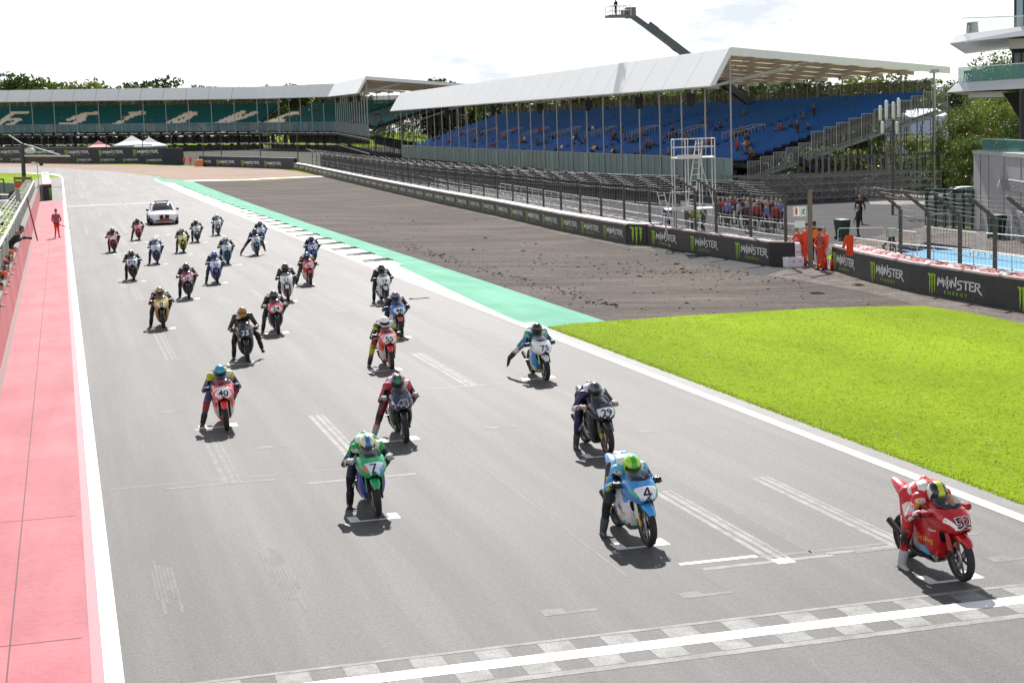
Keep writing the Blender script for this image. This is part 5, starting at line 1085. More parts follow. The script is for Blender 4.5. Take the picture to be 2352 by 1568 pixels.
for i in range(16):
    px = 1652+i*9.5+cr.uniform(-3, 3); t_ = cr.choice(['502c2c', '30343c', '6a74a8', '983038', '24262e', '4a4e3c', 'a0a0a4', '8c3428', '2c3450'])
    p = V(px, 512+(px-1652)*.06+cr.uniform(0, 9)); nm = {'502c2c': 'dark red', '30343c': 'charcoal', '6a74a8': 'pale blue', '983038': 'red', '24262e': 'black', '4a4e3c': 'olive', 'a0a0a4': 'pale grey', '8c3428': 'rust', '2c3450': 'navy'}[t_]
    stand_person('spectator in a %s top queueing on the road in front of the grandstand scaffold' % nm, p, radians(cr.uniform(140, 340)), t_, cr.choice(('202430', '24242c', '3a342c')), 'stand', None, cr.choice([M_HAIR, M_HAIRF]), None, 'spectators queueing on the road', 40+i % 3)
def wheelie(label, P, col='1c3c2c', s=1.0, rz=0.3):
    r_ = thing('wheelie_bin', label, 'bin', P); r_.rotation_euler = (0, 0, rz); r_.scale = (s, s, s); mb = MB(); mb.hexa([(-.22, -.25, .06), (.22, -.25, .06), (.22, .25, .06), (-.22, .25, .06), (-.29, -.33, .98), (.29, -.33, .98), (.29, .36, .98), (-.29, .36, .98)]); mb.build('tub', [paint(col, .5)], r_)
    mb = MB(); mb.hexa([(-.3, -.35, .985), (.3, -.35, .985), (.3, .38, .985), (-.3, .38, .985), (-.28, -.32, 1.05), (.28, -.32, 1.05), (.28, .36, 1.08), (-.28, .36, 1.08)]); mb.build('lid', [paint(col, .5)], r_)
    for x in (-.22, .22): mb = MB(); mb.tube((x-.03, .28, .1), (x+.03, .28, .1), .1, None, 12); mb.build('wheel', [M_BLACK], r_)
wheelie('large dark green bin behind the barriers left of the person in black', V(1935, 550), '18382a', 1.0, .2)
wheelie('green wheelie bin against the concrete block', V(2290, 548), '143c34', 1.15, .1)
# ================================================================== grandstands
M_MEMB = bpy.data.materials.new('roof_membrane'); M_MEMB.use_nodes = True
_n = M_MEMB.node_tree; _b = _n.nodes['Principled BSDF']; _b.inputs['Base Color'].default_value = (0.92, 0.93, 0.95, 1); _b.inputs['Roughness'].default_value = 0.45
_t = _n.nodes.new('ShaderNodeBsdfTranslucent'); _t.inputs['Color'].default_value = (0.96, 0.96, 0.96, 1); _m = _n.nodes.new('ShaderNodeMixShader'); _m.inputs[0].default_value = 0.22
_n.links.new(_b.outputs[0], _m.inputs[1]); _n.links.new(_t.outputs[0], _m.inputs[2]); _n.links.new(_m.outputs[0], _n.nodes['Material Output'].inputs[0])
M_ROOFTOP = bpy.data.materials.new('roof_sheet'); M_ROOFTOP.use_nodes = True
_n = M_ROOFTOP.node_tree; _b = _n.nodes['Principled BSDF']; _b.inputs['Base Color'].default_value = (0.50, 0.45, 0.38, 1); _b.inputs['Roughness'].default_value = 0.7
_t = _n.nodes.new('ShaderNodeBsdfTranslucent'); _t.inputs['Color'].default_value = (0.90, 0.80, 0.68, 1); _m = _n.nodes.new('ShaderNodeMixShader'); _m.inputs[0].default_value = 0.58
_n.links.new(_b.outputs[0], _m.inputs[1]); _n.links.new(_t.outputs[0], _m.inputs[2]); _n.links.new(_m.outputs[0], _n.nodes['Material Output'].inputs[0])
M_SEAM = mat('seam_grey', (0.26, 0.27, 0.29), 0.6, 0, 0.1, 3); M_BEAM = mat('beam_grey', (0.36, 0.35, 0.35), 0.5, 0.3, 0.1, 2)
M_PANEL = mat('green_panel', (0.11, 0.185, 0.165), 0.5, 0, 0.12, 0.4); M_DECK = mat('deck_dark', (0.055, 0.06, 0.065), 0.8, 0, 0.2, 1)
M_SCAF = mat('scaffold_steel', (0.075, 0.078, 0.078), 0.6, 0.0, 0.2, 2, spec=.2); M_SEATB = mat('seat_blue', (0.014, 0.098, 0.340), 0.6, 0, 0.10, 3, spec=0.08); M_SEATT = mat('seat_teal', (0.012, 0.100, 0.112), 0.6, 0, 0.10, 3, spec=.08)
M_SEATC = mat('seat_cream', (0.62, 0.57, 0.50), 0.4, 0, 0.1, 3); M_NET = glass('dark_netting', (0.028, 0.030, 0.034), 0.88, 0.9)
M_GMESH = glass('grey_mesh', (0.11, 0.13, 0.10), 0.55, 0.9)
def seat_shape(mb, p, A, B, w, mi=0):
    """moulded stadium seat: pan and curved back; A along the row, B away from the track"""
    U_ = Vector((0, 0, 1))
    f = lambda a, b, c: p+A*a*w+B*b+U_*c
    mb.add([f(-.45, 0, .40), f(.45, 0, .40), f(.45, .34, .37), f(-.45, .34, .37), f(.46, .42, .78), f(.25, .45, .83), f(-.25, .45, .83), f(-.46, .42, .78), f(-.45, 0, .34), f(.45, 0, .34)],
           [(0, 1, 2, 3), (3, 2, 4, 5, 6, 7), (8, 9, 1, 0)], mi)
def frame_of(P, Q):
    A = Vector(Q)-Vector(P); A.z = 0; L_ = A.length; A.normalize(); B = Vector((A.y, -A.x, 0))
    return A, B, L_
class Stand:
    def __init__(s, name, label, segs, back=1):
        s.root = thing(name, label, 'grandstand', segs[0][0]); s.o = Vector(segs[0][0]); s.segs = segs; s.I = -s.o
    def P(s, k, a, b, w):      # a metres along segment k, b back from the front, w above the foot
        p, q = s.segs[k]; A, B, L_ = s.fr[k]; return Vector(p)+A*a+B*b+Vector((0, 0, w+(q[2]-p[2])*a/L_))
    def setup(s): s.fr = [frame_of(p, q) for p, q in s.segs]
def build_stand(S, seatmat, bay, opts):
    S.setup(); R = S.root; I = S.I
    fas = MB(); seam = MB(); roof = MB(); under = MB(); deck = MB(); seats = MB(); wall = MB(); near = []; rail = MB(); fence = MB(); net = MB(); scaf = MB(); hor = MB()
    nrow = 22; b0, w0, db, dw = 1.3, 1.55, .78, .232
    posts = []
    for k, (A, B, L_) in enumerate(S.fr):
        n = max(1, round(L_/bay)); st = L_/n
        Pk = lambda a, b, w: S.P(k, a, b, w)+I
        for i in range(n):
            a0, a1 = i*st, (i+1)*st; e = .045
            fas.hexa([Pk(a0+e, -1.95, 8.25), Pk(a1-e, -1.95, 8.25), Pk(a1-e, -1.85, 8.25), Pk(a0+e, -1.85, 8.25), Pk(a0+e, .0, 11.35), Pk(a1-e, .0, 11.35), Pk(a1-e, .12, 11.35), Pk(a0+e, .12, 11.35)])
            sm_ = MB(); sm_.hexa([Pk(a0-e, -1.92, 8.26), Pk(a0+e, -1.92, 8.26), Pk(a0+e, -1.82, 8.26), Pk(a0-e, -1.82, 8.26), Pk(a0-e, .03, 11.33), Pk(a0+e, .03, 11.33), Pk(a0+e, .10, 11.33), Pk(a0-e, .10, 11.33)]); sm_.build('fascia_seam', [M_SEAM], R)
            roof.hexa([Pk(a0, .1, 11.2), Pk(a1, .1, 11.2), Pk(a1, 20, 9.1), Pk(a0, 20, 9.1), Pk(a0, .1, 11.32), Pk(a1, .1, 11.32), Pk(a1, 20, 9.22), Pk(a0, 20, 9.22)])
        for i in range(n+1):
            a = min(L_, i*st)
            posts.append((k, a))
            under.bar(Pk(a, .1, 11.0), Pk(a, 20, 8.95), .14, .34)
            if i % 2 == 0: under.bar(Pk(a, -1.7, 8.25), Pk(a, 7.5, 10.15), .09)
            else: under.bar(Pk(a, -1.7, 8.25), Pk(a, 4.0, 10.55), .07)
        for b in [1.5+2.4*j for j in range(8)]: under.bar(Pk(0, b, 11.14-b*.105), Pk(L_, b, 11.14-b*.105), .08, .14)
        under.bar(Pk(0, -1.9, 8.2), Pk(L_, -1.9, 8.2), .12, .12)
        for r in range(nrow):
            b, w = b0+r*db, w0+r*dw
            deck.hexa([Pk(0, b-.05, w-.28), Pk(L_, b-.05, w-.28), Pk(L_, b+db-.05, w-.28), Pk(0, b+db-.05, w-.28), Pk(0, b-.05, w), Pk(L_, b-.05, w), Pk(L_, b+db-.05, w), Pk(0, b+db-.05, w)])
            m = int(L_/opts['pitch']); aisle = opts.get('aisle', 0)
            for j in range(m):
                a = (j+.5)*L_/m
                if aisle and (a % aisle) < 1.3: continue
                if opts.get('end') and k == 0 and a < .2: continue
                p = Pk(a, b+.12, w); mi = 0
                if opts.get('cream') and opts['cream'](p-I): mi = 1
                if opts.get('near') and len(near) < 100 and k == 0 and r < 6 and a < 9.3: near.append((p, A, B)); continue
                seat_shape(seats, p, A, B, opts['pitch'], mi)
        # front parapet of panels between slim mullions
        n2 = max(1, round(L_/2.03)); s2 = L_/n2
        for i in range(n2):
            wall.hexa([Pk(i*s2+.03, 0, .0), Pk((i+1)*s2-.03, 0, .0), Pk((i+1)*s2-.03, .06, .0), Pk(i*s2+.03, .06, .0), Pk(i*s2+.03, 0, 2.1), Pk((i+1)*s2-.03, 0, 2.1), Pk((i+1)*s2-.03, .06, 2.1), Pk(i*s2+.03, .06, 2.1)], 0 if i % 7 else 1)
            rail.bar(Pk(i*s2, -.03, 0), Pk(i*s2, -.03, 2.16), .05)
        rail.bar(Pk(0, -.03, 2.14), Pk(L_, -.03, 2.14), .06)
        # mesh fence along the top row
        fence.hexa([Pk(0, 18.55, 6.7), Pk(L_, 18.55, 6.7), Pk(L_, 18.58, 6.7), Pk(0, 18.58, 6.7), Pk(0, 18.55, 8.3), Pk(L_, 18.55, 8.3), Pk(L_, 18.58, 8.3), Pk(0, 18.58, 8.3)])
        n3 = int(L_/2.6)
        for i in range(n3+1): rail.bar(Pk(L_*i/n3, 18.5, 6.4), Pk(L_*i/n3, 18.5, 8.35), .05)
        # supporting scaffold
        G = lambda a, b: zt((S.P(k, a, b, 0)).x, (S.P(k, a, b, 0)).y)-S.P(k, a, b, 0).z
        sp = opts.get('scaf', 3.0); n4 = max(1, int(L_/sp))
        for i in range(n4+1):
            a = L_*i/n4
            for b in (.3, 3, 6, 9, 12, 15, 18.4):
                tw_ = w0-.35+max(0, (b-b0))/db*dw; scaf.tube(Pk(a, b, G(a, b)), Pk(a, b, tw_), .035, None, 4, 0, False)
            for b1, b2 in ((.3, 3), (6, 9), (12, 15), (15, 18.4)):
                scaf.bar(Pk(a, b1, G(a, b1)+.2), Pk(a, b2, w0-.5+max(0, b2-b0)/db*dw), .04)
            if i < n4 and i % 2 == 0:
                for b in (.3, 9, 18.4): scaf.bar(Pk(a, b, G(a, b)+.1), Pk(a+L_/n4, b, w0-.5+max(0, b-b0)/db*dw), .04)
        z = -.9
        while z < 5.4:
            for b in (.3, 6, 12, 18.4):
                if w0-.3+max(0, b-b0)/db*dw > z: hor.bar(Pk(0, b, z), Pk(L_, b, z), .05)
            z += 1.9
    fas.build('fascia', [M_MEMB], R); roof.build('roof', [M_ROOFTOP], R); under.build('roof_beams', [M_BEAM], R); deck.build('terrace', [M_DECK], R)
    so = seats.build('seats', [seatmat, M_SEATC], R); so['kind'] = 'stuff'
    for p, A, B in near: q = MB(); seat_shape(q, p-p, A, B, opts['pitch']); o = q.build('seat', [seatmat], R, p)
    wall.build('front_parapet', [M_PANEL, mat('green_panel_light', (0.15, 0.24, 0.215), 0.5)] if opts.get('panel') is None else opts['panel'], R); rail.build('railings', [M_BEAM], R); fence.build('rear_mesh', [M_GMESH], R)
    scaf.build('scaffold_legs', [M_SCAF], R); hor.build('scaffold_ledgers', [M_SCAF if not opts.get('led') else opts['led']], R)
    for k, a in posts:
        q = MB(); g = zt(S.P(k, a, 0, 0).x, S.P(k, a, 0, 0).y)-S.P(k, a, 0, 0).z
        q.tube(S.P(k, a, -.06, max(g, -1.2) if not opts.get('tall') else -.2)+I, S.P(k, a, -.06, 11.1)+I, .075 if not opts.get('tall') else .10, None, 7); q.build('front_post', [M_BEAM], R)
        q = MB(); q.tube(S.P(k, a, 18.75, -1.4)+I, S.P(k, a, 18.75, 9.0)+I, .10, None, 7); q.box(S.P(k, a, 18.75, 8.95)+I, (.6, .6, .3)); q.build('rear_post', [M_BEAM], R)
AR, AL = atD(1683, 423, 139), atD(925, 362, 292)
ST = Stand('grandstand', 'blue seated grandstand with a white fascia roof on scaffolding, right of the track', [(AR, AL)])
build_stand(ST, M_SEATB, 6.1, dict(pitch=.52, aisle=15.5, near=True, end=True, scaf=2.4))
R = ST.root; I = ST.I; Pb = lambda a, b, w: ST.P(0, a, b, w)+I
# gable trim of the roof's end
q = MB(); q.hexa([Pb(-.12, -1.98, 8.2), Pb(0, -1.98, 8.2), Pb(0, -1.5, 8.2), Pb(-.12, -1.5, 8.2), Pb(-.12, -.1, 11.4), Pb(0, -.1, 11.4), Pb(0, .4, 11.4), Pb(-.12, .4, 11.4)])
q.hexa([Pb(-.14, .0, 10.75), Pb(-.01, .0, 10.75), Pb(-.01, 20.2, 8.7), Pb(-.14, 20.2, 8.7), Pb(-.14, .0, 11.42), Pb(-.01, .0, 11.42), Pb(-.01, 20.2, 9.28), Pb(-.14, 20.2, 9.28)])
q.build('gable_trim', [mat('trim_white', (0.80, 0.80, 0.82), 0.5, 0, .05, 2)], R)
q = MB(); q.bar(Pb(-.1, -1.7, 8.22), Pb(1.5, 9.6, 10.2), .16, .16); q.bar(Pb(1.0, -1.7, 8.22), Pb(6.1, 9.6, 10.2), .12, .12); q.build('roof_brace', [M_BEAM], R)
# stair flight up the near end, with stepped guard rails
st_ = MB(); gr = []
st_.bar(Pb(-1.9, -.4, .0), Pb(-1.9, 18.9, 5.55), .07, .24); st_.bar(Pb(-.35, -.4, .0), Pb(-.35, 18.9, 5.55), .07, .24)
for i in range(46): t = i/46; b = -.3+19.0*t; st_.box(Pb(-1.1, b+.2, .1+5.5*t), (1.5, .36, .05), 0, (ST.fr[0][0], ST.fr[0][1], Vector((0, 0, 1))))
st_.build('stair_flight', [mat('stair_grey', (0.19, 0.205, 0.20), .6, .3, .15, 3)], R)
for i in range(16):
    b = .6+i*1.15; w = .30+5.52*(b+.3)/19.0; q = MB(); h = 1.95 if i > 4 else 1.35
    q.path([Pb(-1.95, b, w), Pb(-1.95, b, w+h), Pb(-1.95, b+1.12, w+h), Pb(-1.95, b+1.12, w)], .03, 5)
    for j in range(1, 8): q.bar(Pb(-1.95, b+1.12*j/8, w), Pb(-1.95, b+1.12*j/8, w+h), .022)
    q.build('guard_rail', [M_BEAM], R)
# aisles with pale steps and grey rails between the seat blocks
q = MB(); q2 = MB()
for k in range(10):
    a = 15.5*k+.65
    if k == 0: continue
    for r in range(22): q.box(Pb(a, 1.3+r*.78+.3, 1.55+r*.232+.06), (1.05, .5, .12), 0, (ST.fr[0][0], ST.fr[0][1], Vector((0, 0, 1))))
    q2 = MB()
    for r0 in (6,):
        for e in (-1.5, 1.5):
            q2.path([Pb(a+e, 1.3+r0*.78, 1.6+r0*.232), Pb(a+e, 1.3+r0*.78, 2.7+r0*.232), Pb(a+e, 1.3+(r0+4)*.78, 2.7+(r0+3)*.232), Pb(a+e, 1.3+(r0+4)*.78, 1.6+(r0+4)*.232)], .035, 5)
            for j in range(1, 9): b = 1.3+(r0+4*j/9)*.78; q2.bar(Pb(a+e, b, 1.6+(r0+4*j/9)*.232), Pb(a+e, b, 2.68+(r0+3*j/9)*.232), .03)
        q2.path([Pb(a-1.5, 1.3+(r0+4)*.78, 2.7+(r0+3)*.232), Pb(a+1.5, 1.3+(r0+4)*.78, 2.7+(r0+3)*.232)], .035, 5)
    q2.build('vomitory_rail', [M_BEAM], R)
q.build('aisle_steps', [mat('step_grey', (.17, .19, .22), .8, 0, .15, 3)], R)
# dense tube scaffold standing in front of the near end of the stand
q = MB()
for a in [-11.0+1.2*i for i in range(9)]:
    for b in [-1.5+1.15*i for i in range(14)]:
        tpz = .9 if b < 4 else 2.2
        q.tube(Pb(a, b, -1.3), Pb(a, b, tpz), .028, None, 4, 0, False)
    for w in (-.9, -.35, .2, .75): q.bar(Pb(a, -1.5, w), Pb(a, 13.5, w), .045)
    for b in [-1.5+2.3*i for i in range(6)]: q.bar(Pb(a, b, -1.2), Pb(a, b+2.3, .7), .035); q.bar(Pb(a, b+2.3, -1.2), Pb(a, b, .7), .03)
for b in [-1.5+1.15*i for i in range(14)]:
    for w in (-.9, .2, .75): q.bar(Pb(-11.0, b, w), Pb(-2.1, b, w), .04)
sf = q.build('scaffolding', [mat('scaffold_pale', (.17, .17, .17), .5, .5, .2, 2)], None, R.location); tag(sf, 'dense low tube scaffolding standing at the near end of the blue grandstand', 'scaffolding')
# dark raking flight under the end and netting screens below the front
q = MB(); q.hexa([Pb(-2.2, 5.2, 1.6), Pb(-1.3, 5.2, 1.6), Pb(-1.3, 10.2, -1.4), Pb(-2.2, 10.2, -1.4), Pb(-2.2, 5.2, 2.2), Pb(-1.3, 5.2, 2.2), Pb(-1.3, 10.2, -.8), Pb(-2.2, 10.2, -.8)]); q.build('access_stair', [M_BLACK], R)
q = MB(); Lb = ST.fr[0][2]
q.hexa([Pb(.1, .5, -1.35), Pb(Lb, .5, -1.6), Pb(Lb, .55, -1.6), Pb(.1, .55, -1.35), Pb(.1, .5, -.15), Pb(Lb, .5, -.15), Pb(Lb, .55, -.15), Pb(.1, .55, -.15)])
q.hexa([Pb(.1, 3.2, -1.6), Pb(Lb, 3.2, -1.8), Pb(Lb, 3.25, -1.8), Pb(.1, 3.2, -1.6)+Vector((.05, 0, 0)), Pb(.1, 3.2, 1.6), Pb(Lb, 3.2, 1.6), Pb(Lb, 3.25, 1.6), Pb(.1, 3.25, 1.6)])
q.build('debris_netting', [M_NET], R)
q = MB()       # scaffold bay beyond the near end
for b in [1.0+1.5*i for i in range(13)]:
    tpw = .1+5.5*(b+.3)/19
    for a in (-2.1, -.2): q.tube(Pb(a, b, -2.6), Pb(a, b, tpw), .04, None, 5)
    for w in (-1.2, .4, 2.0, 3.6):
        if w < tpw: q.bar(Pb(-2.1, b, w), Pb(-2.1, min(19, b+1.5), w), .045); q.bar(Pb(-2.1, b, w), Pb(-.2, b, w), .04)
    if int(b) % 2 and b < 17: q.bar(Pb(-2.1, b, -2.2), Pb(-2.1, b+1.5, min(tpw, 1.2)), .04); q.bar(Pb(-2.1, b+1.5, .4), Pb(-2.1, b, min(tpw, 3.6)), .04)
for b in (8, 18.5): q.bar(Pb(-2.2, b, 1.95), Pb(-2.2, b+.1, 1.95), .12)
q.bar(Pb(-2.2, 6.5, 1.95), Pb(-2.2, 19, 1.95), .10, .22); q.build('end_scaffold', [M_SCAF], R)
# ---- far stand along the outside of the corner
t0, t1, t2, t3 = atD(-80, 209, 442), atD(588, 199.5, 428), atD(768.5, 192, 395), atD(841, 176, 312)
fs = [t0, t1, t2, t3]; dn = Vector((0, 0, -11.35))
LET = [[(-10, 292), (10, 277), (30, 262), (58, 262)], [(22, 278), (42, 277)], [(42, 277), (20, 290)],
 [(140, 289), (165, 288), (190, 277), (188, 274)], [(158, 278), (178, 270), (198, 264), (218, 263)], [(180, 277), (193, 270)],
 [(258, 291), (272, 285), (276, 283)], [(288, 276), (305, 267), (328, 262)], [(300, 263), (322, 262)],
 [(378, 290), (395, 290), (420, 280), (446, 264)], [(378, 290), (395, 281), (412, 273), (434, 262)],
 [(488, 291), (510, 281), (530, 272), (556, 261)], [(515, 290), (530, 280), (560, 271), (585, 262)], [(532, 276), (548, 274)],
 [(585, 291), (612, 290), (628, 285), (648, 281)], [(640, 272), (652, 266), (678, 263)], [(600, 286), (625, 279), (640, 279)]]
def near_letter(p):
    d = p-CAMP; z = d.dot(FW); x, y = 1176+F*d.dot(RT)/z, 784-F*d.dot(UP)/z-3
    for pl in LET:
        for (x0, y0), (x1, y1) in zip(pl, pl[1:]):
            dx, dy = x1-x0, y1-y0; t = max(0, min(1, ((x-x0)*dx+(y-y0)*dy)/(dx*dx+dy*dy+1e-6)))
            if abs(x-x0-dx*t) < 6.5 and abs(y-y0-dy*t) < 3.4: return True
    return False
FSM = Stand('grandstand', 'teal seated grandstand with cream seat letters and a white fascia, curving round the far corner', [(Vector(b)+dn, Vector(a)+dn) for a, b in zip(fs, fs[1:])][::-1])
build_stand(FSM, M_SEATT, 6.1, dict(pitch=.62, aisle=0, cream=near_letter, scaf=4.0, tall=True, panel=[mat('teal_panel', (0.05, 0.13, 0.15), 0.5, 0, .2, .3), mat('teal_panel_pale', (0.13, 0.17, 0.19), 0.5, 0, .2, .3)], led=M_BEAM))
PF = lambda k, a, b, w: FSM.P(k, a, b, w)+FSM.I
q = MB(); q.hexa([PF(0, -.14, .0, 10.75), PF(0, -.01, .0, 10.75), PF(0, -.01, 20.2, 8.7), PF(0, -.14, 20.2, 8.7), PF(0, -.14, .0, 11.42), PF(0, -.01, .0, 11.42), PF(0, -.01, 20.2, 9.28), PF(0, -.14, 20.2, 9.28)])
q.hexa([PF(0, -.12, -1.98, 8.2), PF(0, 0, -1.98, 8.2), PF(0, 0, -1.5, 8.2), PF(0, -.12, -1.5, 8.2), PF(0, -.12, -.1, 11.4), PF(0, 0, -.1, 11.4), PF(0, 0, .4, 11.4), PF(0, -.12, .4, 11.4)]); q.build('gable_trim', [MATS['trim_white']], FSM.root)
q = MB(); q.bar(PF(0, -1.9, -.4, .0), PF(0, -1.9, 18.9, 5.55), .1, .3); q.build('stair_flight', [MATS['stair_grey']], FSM.root)
q = MB(); q.bar(PF(0, -.1, -1.7, 8.22), PF(0, 1.5, 9.6, 10.2), .2, .2); q.build('roof_brace', [M_BEAM], FSM.root)
q = MB()
for b in [1.0+1.8*i for i in range(11)]:
    tpw = .1+5.5*(b+.3)/19
    for a in (-2.1, -.2): q.tube(PF(0, a, b, -4.5), PF(0, a, b, tpw), .06, None, 5)
    for w in (-3, -1.2, .4, 2.0, 3.6):
        if w < tpw: q.bar(PF(0, -2.1, b, w), PF(0, -2.1, min(19, b+1.8), w), .06)
q.build('end_scaffold', [M_SCAF], FSM.root)
# dark netting and white ledgers in the scaffold under the far stand
q = MB(); q2 = MB()
for k, (A, B, L_) in enumerate(FSM.fr):
    for b, z0, z1 in ((3.5, -1.2, -.4), (3.5, -5.2, -3.6), (9, -3.4, -1.4)): q.hexa([PF(k, 0, b, z0), PF(k, L_, b, z0), PF(k, L_, b+.05, z0), PF(k, 0, b+.05, z0), PF(k, 0, b, z1), PF(k, L_, b, z1), PF(k, L_, b+.05, z1), PF(k, 0, b+.05, z1)])
    for z in (-.45, -3.2):
        n = int(L_/3)
        for i in range(n): q2.bar(PF(k, L_*i/n, -.1, z), PF(k, L_*(i+.74)/n, -.1, z), .22, .16)
q.build('debris_netting', [M_NET], FSM.root); q2.build('white_ledgers', [M_WPIPE], FSM.root)
# ---- loudspeakers under the fascia
spk = thing('loudspeaker', 'x', 'loudspeaker'); mb = MB(); mb.hexa([(-.35, -.25, -1.0), (.35, -.25, -1.0), (.35, .25, -1.0), (-.35, .25, -1.0), (-.45, -.3, -.2), (.45, -.3, -.2), (.45, .3, -.2), (-.45, .3, -.2)]); mb.build('cabinet', [M_BLACK], spk)
mb = MB(); mb.bar((0, 0, -.2), (0, 0, .3), .08); mb.hexa([(-.22, -.2, -1.35), (.22, -.2, -1.35), (.22, .2, -1.35), (-.22, .2, -1.35), (-.3, -.22, -1.03), (.3, -.22, -1.03), (.3, .22, -1.03), (-.3, .22, -1.03)]); mb.build('bracket', [M_BLACK], spk)
first_s = True
for S_, k, a, lb in [(ST, 0, a, 'black loudspeaker hanging under the white fascia of the blue grandstand') for a in (6.5, 21, 38, 58, 82, 112)]+[(FSM, 0, 4, 'black loudspeaker hanging under the fascia of the teal grandstand'), (FSM, 0, 24, 'black loudspeaker hanging under the fascia of the teal grandstand'), (FSM, 0, 60, 'black loudspeaker hanging under the fascia of the teal grandstand'), (FSM, 1, 4, 'black loudspeaker hanging under the fascia of the teal grandstand'), (FSM, 1, 24, 'black loudspeaker hanging under the fascia of the teal grandstand')]:
    o = spk if first_s else copytree(spk); first_s = False
    o.location = S_.P(k, a, -1.3, 8.0); tag(o, lb, 'loudspeaker', 'loudspeakers of the blue grandstand' if S_ is ST else 'loudspeakers of the teal grandstand')
# ---- spectators
SITM = [person_mesh('sit', [M_BLACK]*5, s_, .04, s_ % 2 == 1) for s_ in range(4)]; STAM = [person_mesh('stand', [M_BLACK]*5, 30+s_, .04) for s_ in range(2)]
NAMEC = {'1c1e26': 'black', '2a3040': 'navy', '9c2828': 'red', 'd05a28': 'orange', '4a4e3c': 'olive', 'd8d4cc': 'white', '6a4a38': 'brown', '8c8c30': 'mustard', '702838': 'maroon', '5a5e68': 'grey'}
def spectator(S_, k, a, row, c, sit, where, grp):
    b, w = 1.3+row*.78, 1.55+row*.232; me = random.choice(SITM if sit else STAM)
    o = link('person', me, [cloth(c), cloth(random.choice(['1c1e26', '24283a', '3a342c'])), M_BLACK, M_SKIN2, random.choice([M_HAIR, M_HAIR, M_HAIRF])])
    A, B, L_ = S_.fr[k]; o.location = S_.P(k, a, b+.22, w-.02 if sit else w); f = -B; o.rotation_euler = (0, 0, atan2(f.y, f.x)+random.uniform(-.4, .4)); o.scale = (1, 1, 1)
    tag(o, 'spectator in a %s top %s %s' % (NAMEC[c], 'seated' if sit else 'standing', where), 'person', grp)
DK = ['1c1e26', '1c1e26', '2a3040', '5a5e68', '702838', '4a4e3c', '6a4a38', '9c2828', '1c1e26', 'd8d4cc', '1c1e26', '2a3040', '4a4e3c']
# clusters read off the photograph: (metres along, row, how many)
CL = [(1.0, 1, 2), (2.5, 0, 1), (5.5, 2, 3), (8, 4, 2), (3.5, 8, 2), (9, 9, 3), (13, 0, 3), (15, 1, 2), (17, 4, 2), (16, 7, 3), (20, 0, 2), (22, 3, 3), (25, 5, 3), (26, 9, 2), (29, 0, 2), (31, 2, 2), (33, 6, 4), (35, 12, 2), (38, 0, 2), (41, 4, 3), (44, 7, 2), (47, 1, 3), (50, 5, 3), (54, 8, 2), (58, 3, 2), (61, 0, 2), (66, 5, 4), (71, 9, 3), (75, 2, 3), (80, 6, 3), (86, 3, 4), (92, 8, 3), (98, 1, 3), (104, 5, 3), (110, 9, 2), (116, 3, 4), (124, 6, 3), (132, 2, 3), (140, 7, 3), (148, 3, 3), (11, 13, 2), (30, 15, 1), (43, 15, 1)]
for a, r, n in CL:
    rn = 'in the front rows' if r < 3 else ('in the middle rows' if r < 9 else 'in the upper rows'); sd = 'near end' if a < 22 else ('middle' if a < 70 else 'far end')
    for j in range(n): spectator(ST, 0, a+j*.56+random.uniform(-.05, .05), min(21, r+random.choice([0, 0, 0, 1])), random.choice(DK), random.random() < .86, '%s of the blue grandstand, %s' % (rn, sd), 'spectators in the blue grandstand')
for k, (A, B, L_) in enumerate(FSM.fr):
    n = int(L_/3.0)
    for i in range(n):
        if random.random() < .25: continue
        r = random.choice([0, 1, 2, 3, 4, 5, 6, 7, 9, 12]); spectator(FSM, k, random.uniform(2, L_-2), r, random.choice(DK+['d05a28']), True, '%s of the teal grandstand, %s' % ('low' if r < 4 else ('half way up' if r < 8 else 'high up'), ('near end', 'bend', 'long side')[k]), 'spectators in the teal grandstand')
# ================================================================== far side of the corner
def run_px(pts): return [V(*p) for p in pts]
tall = resample(run_px([(-70, 372.3), (0, 373), (206, 375.4), (375, 378), (421, 379.3)]), 14)
hT = (V(206, 375.4)-CAMP).dot(FW)*36/F
wt = wall_run('advert_wall', 'tall navy advertising wall with two rows of logos across the far corner', tall, hT, .6, M_BANNER2, M_SCAF)
def logo_px(o, a, b, x0, x1, z, h): 
    c, e = along(a, b, x0), along(a, b, x1); d = e-c; d.z = 0; put_logo(o, (c.x, c.y, zt(c.x, c.y)+z), d, h, LOGO, d.length/2.05)
def seg_at(pts, px):
    for a, b in zip(pts, pts[1:]):
        if colpx(a) <= px <= colpx(b): return a, b
    return (pts[0], pts[1]) if px < colpx(pts[0]) else (pts[-2], pts[-1])
def along_poly(pts, px):
    a, b = seg_at(pts, px); return along(a, b, px)
def span(o, pts, x0, x1, z, h):
    c, e = along_poly(pts, x0), along_poly(pts, x1); d = e-c; d.z = 0; nrm = Vector((d.y, -d.x, 0)).normalized()*.12; put_logo(o, Vector((c.x, c.y, zt(c.x, c.y)+z))+nrm, d, h, LOGO, d.length/2.05)
for x0, x1 in ((-4, 48), (74, 129), (151, 207), (229, 286), (308, 367)): span(wt, tall, x0, x1, hT*.46, hT*.50)
for x0, x1 in ((-20, 8), (26, 62), (75, 108), (126, 160), (178, 212), (231, 266), (284, 319), (338, 374)): span(wt, tall, x0, x1, hT*.08, hT*.28)
low = resample(run_px([(458, 381.5), (500, 382.5), (590, 385.5), (676, 389)]), 12)
hL = (V(560, 384)-CAMP).dot(FW)*23/F
wl = wall_run('advert_wall', 'lower navy advertising wall with a row of logos to the right of the far marshals', low, hL, .6, M_BANNER2, M_SCAF)
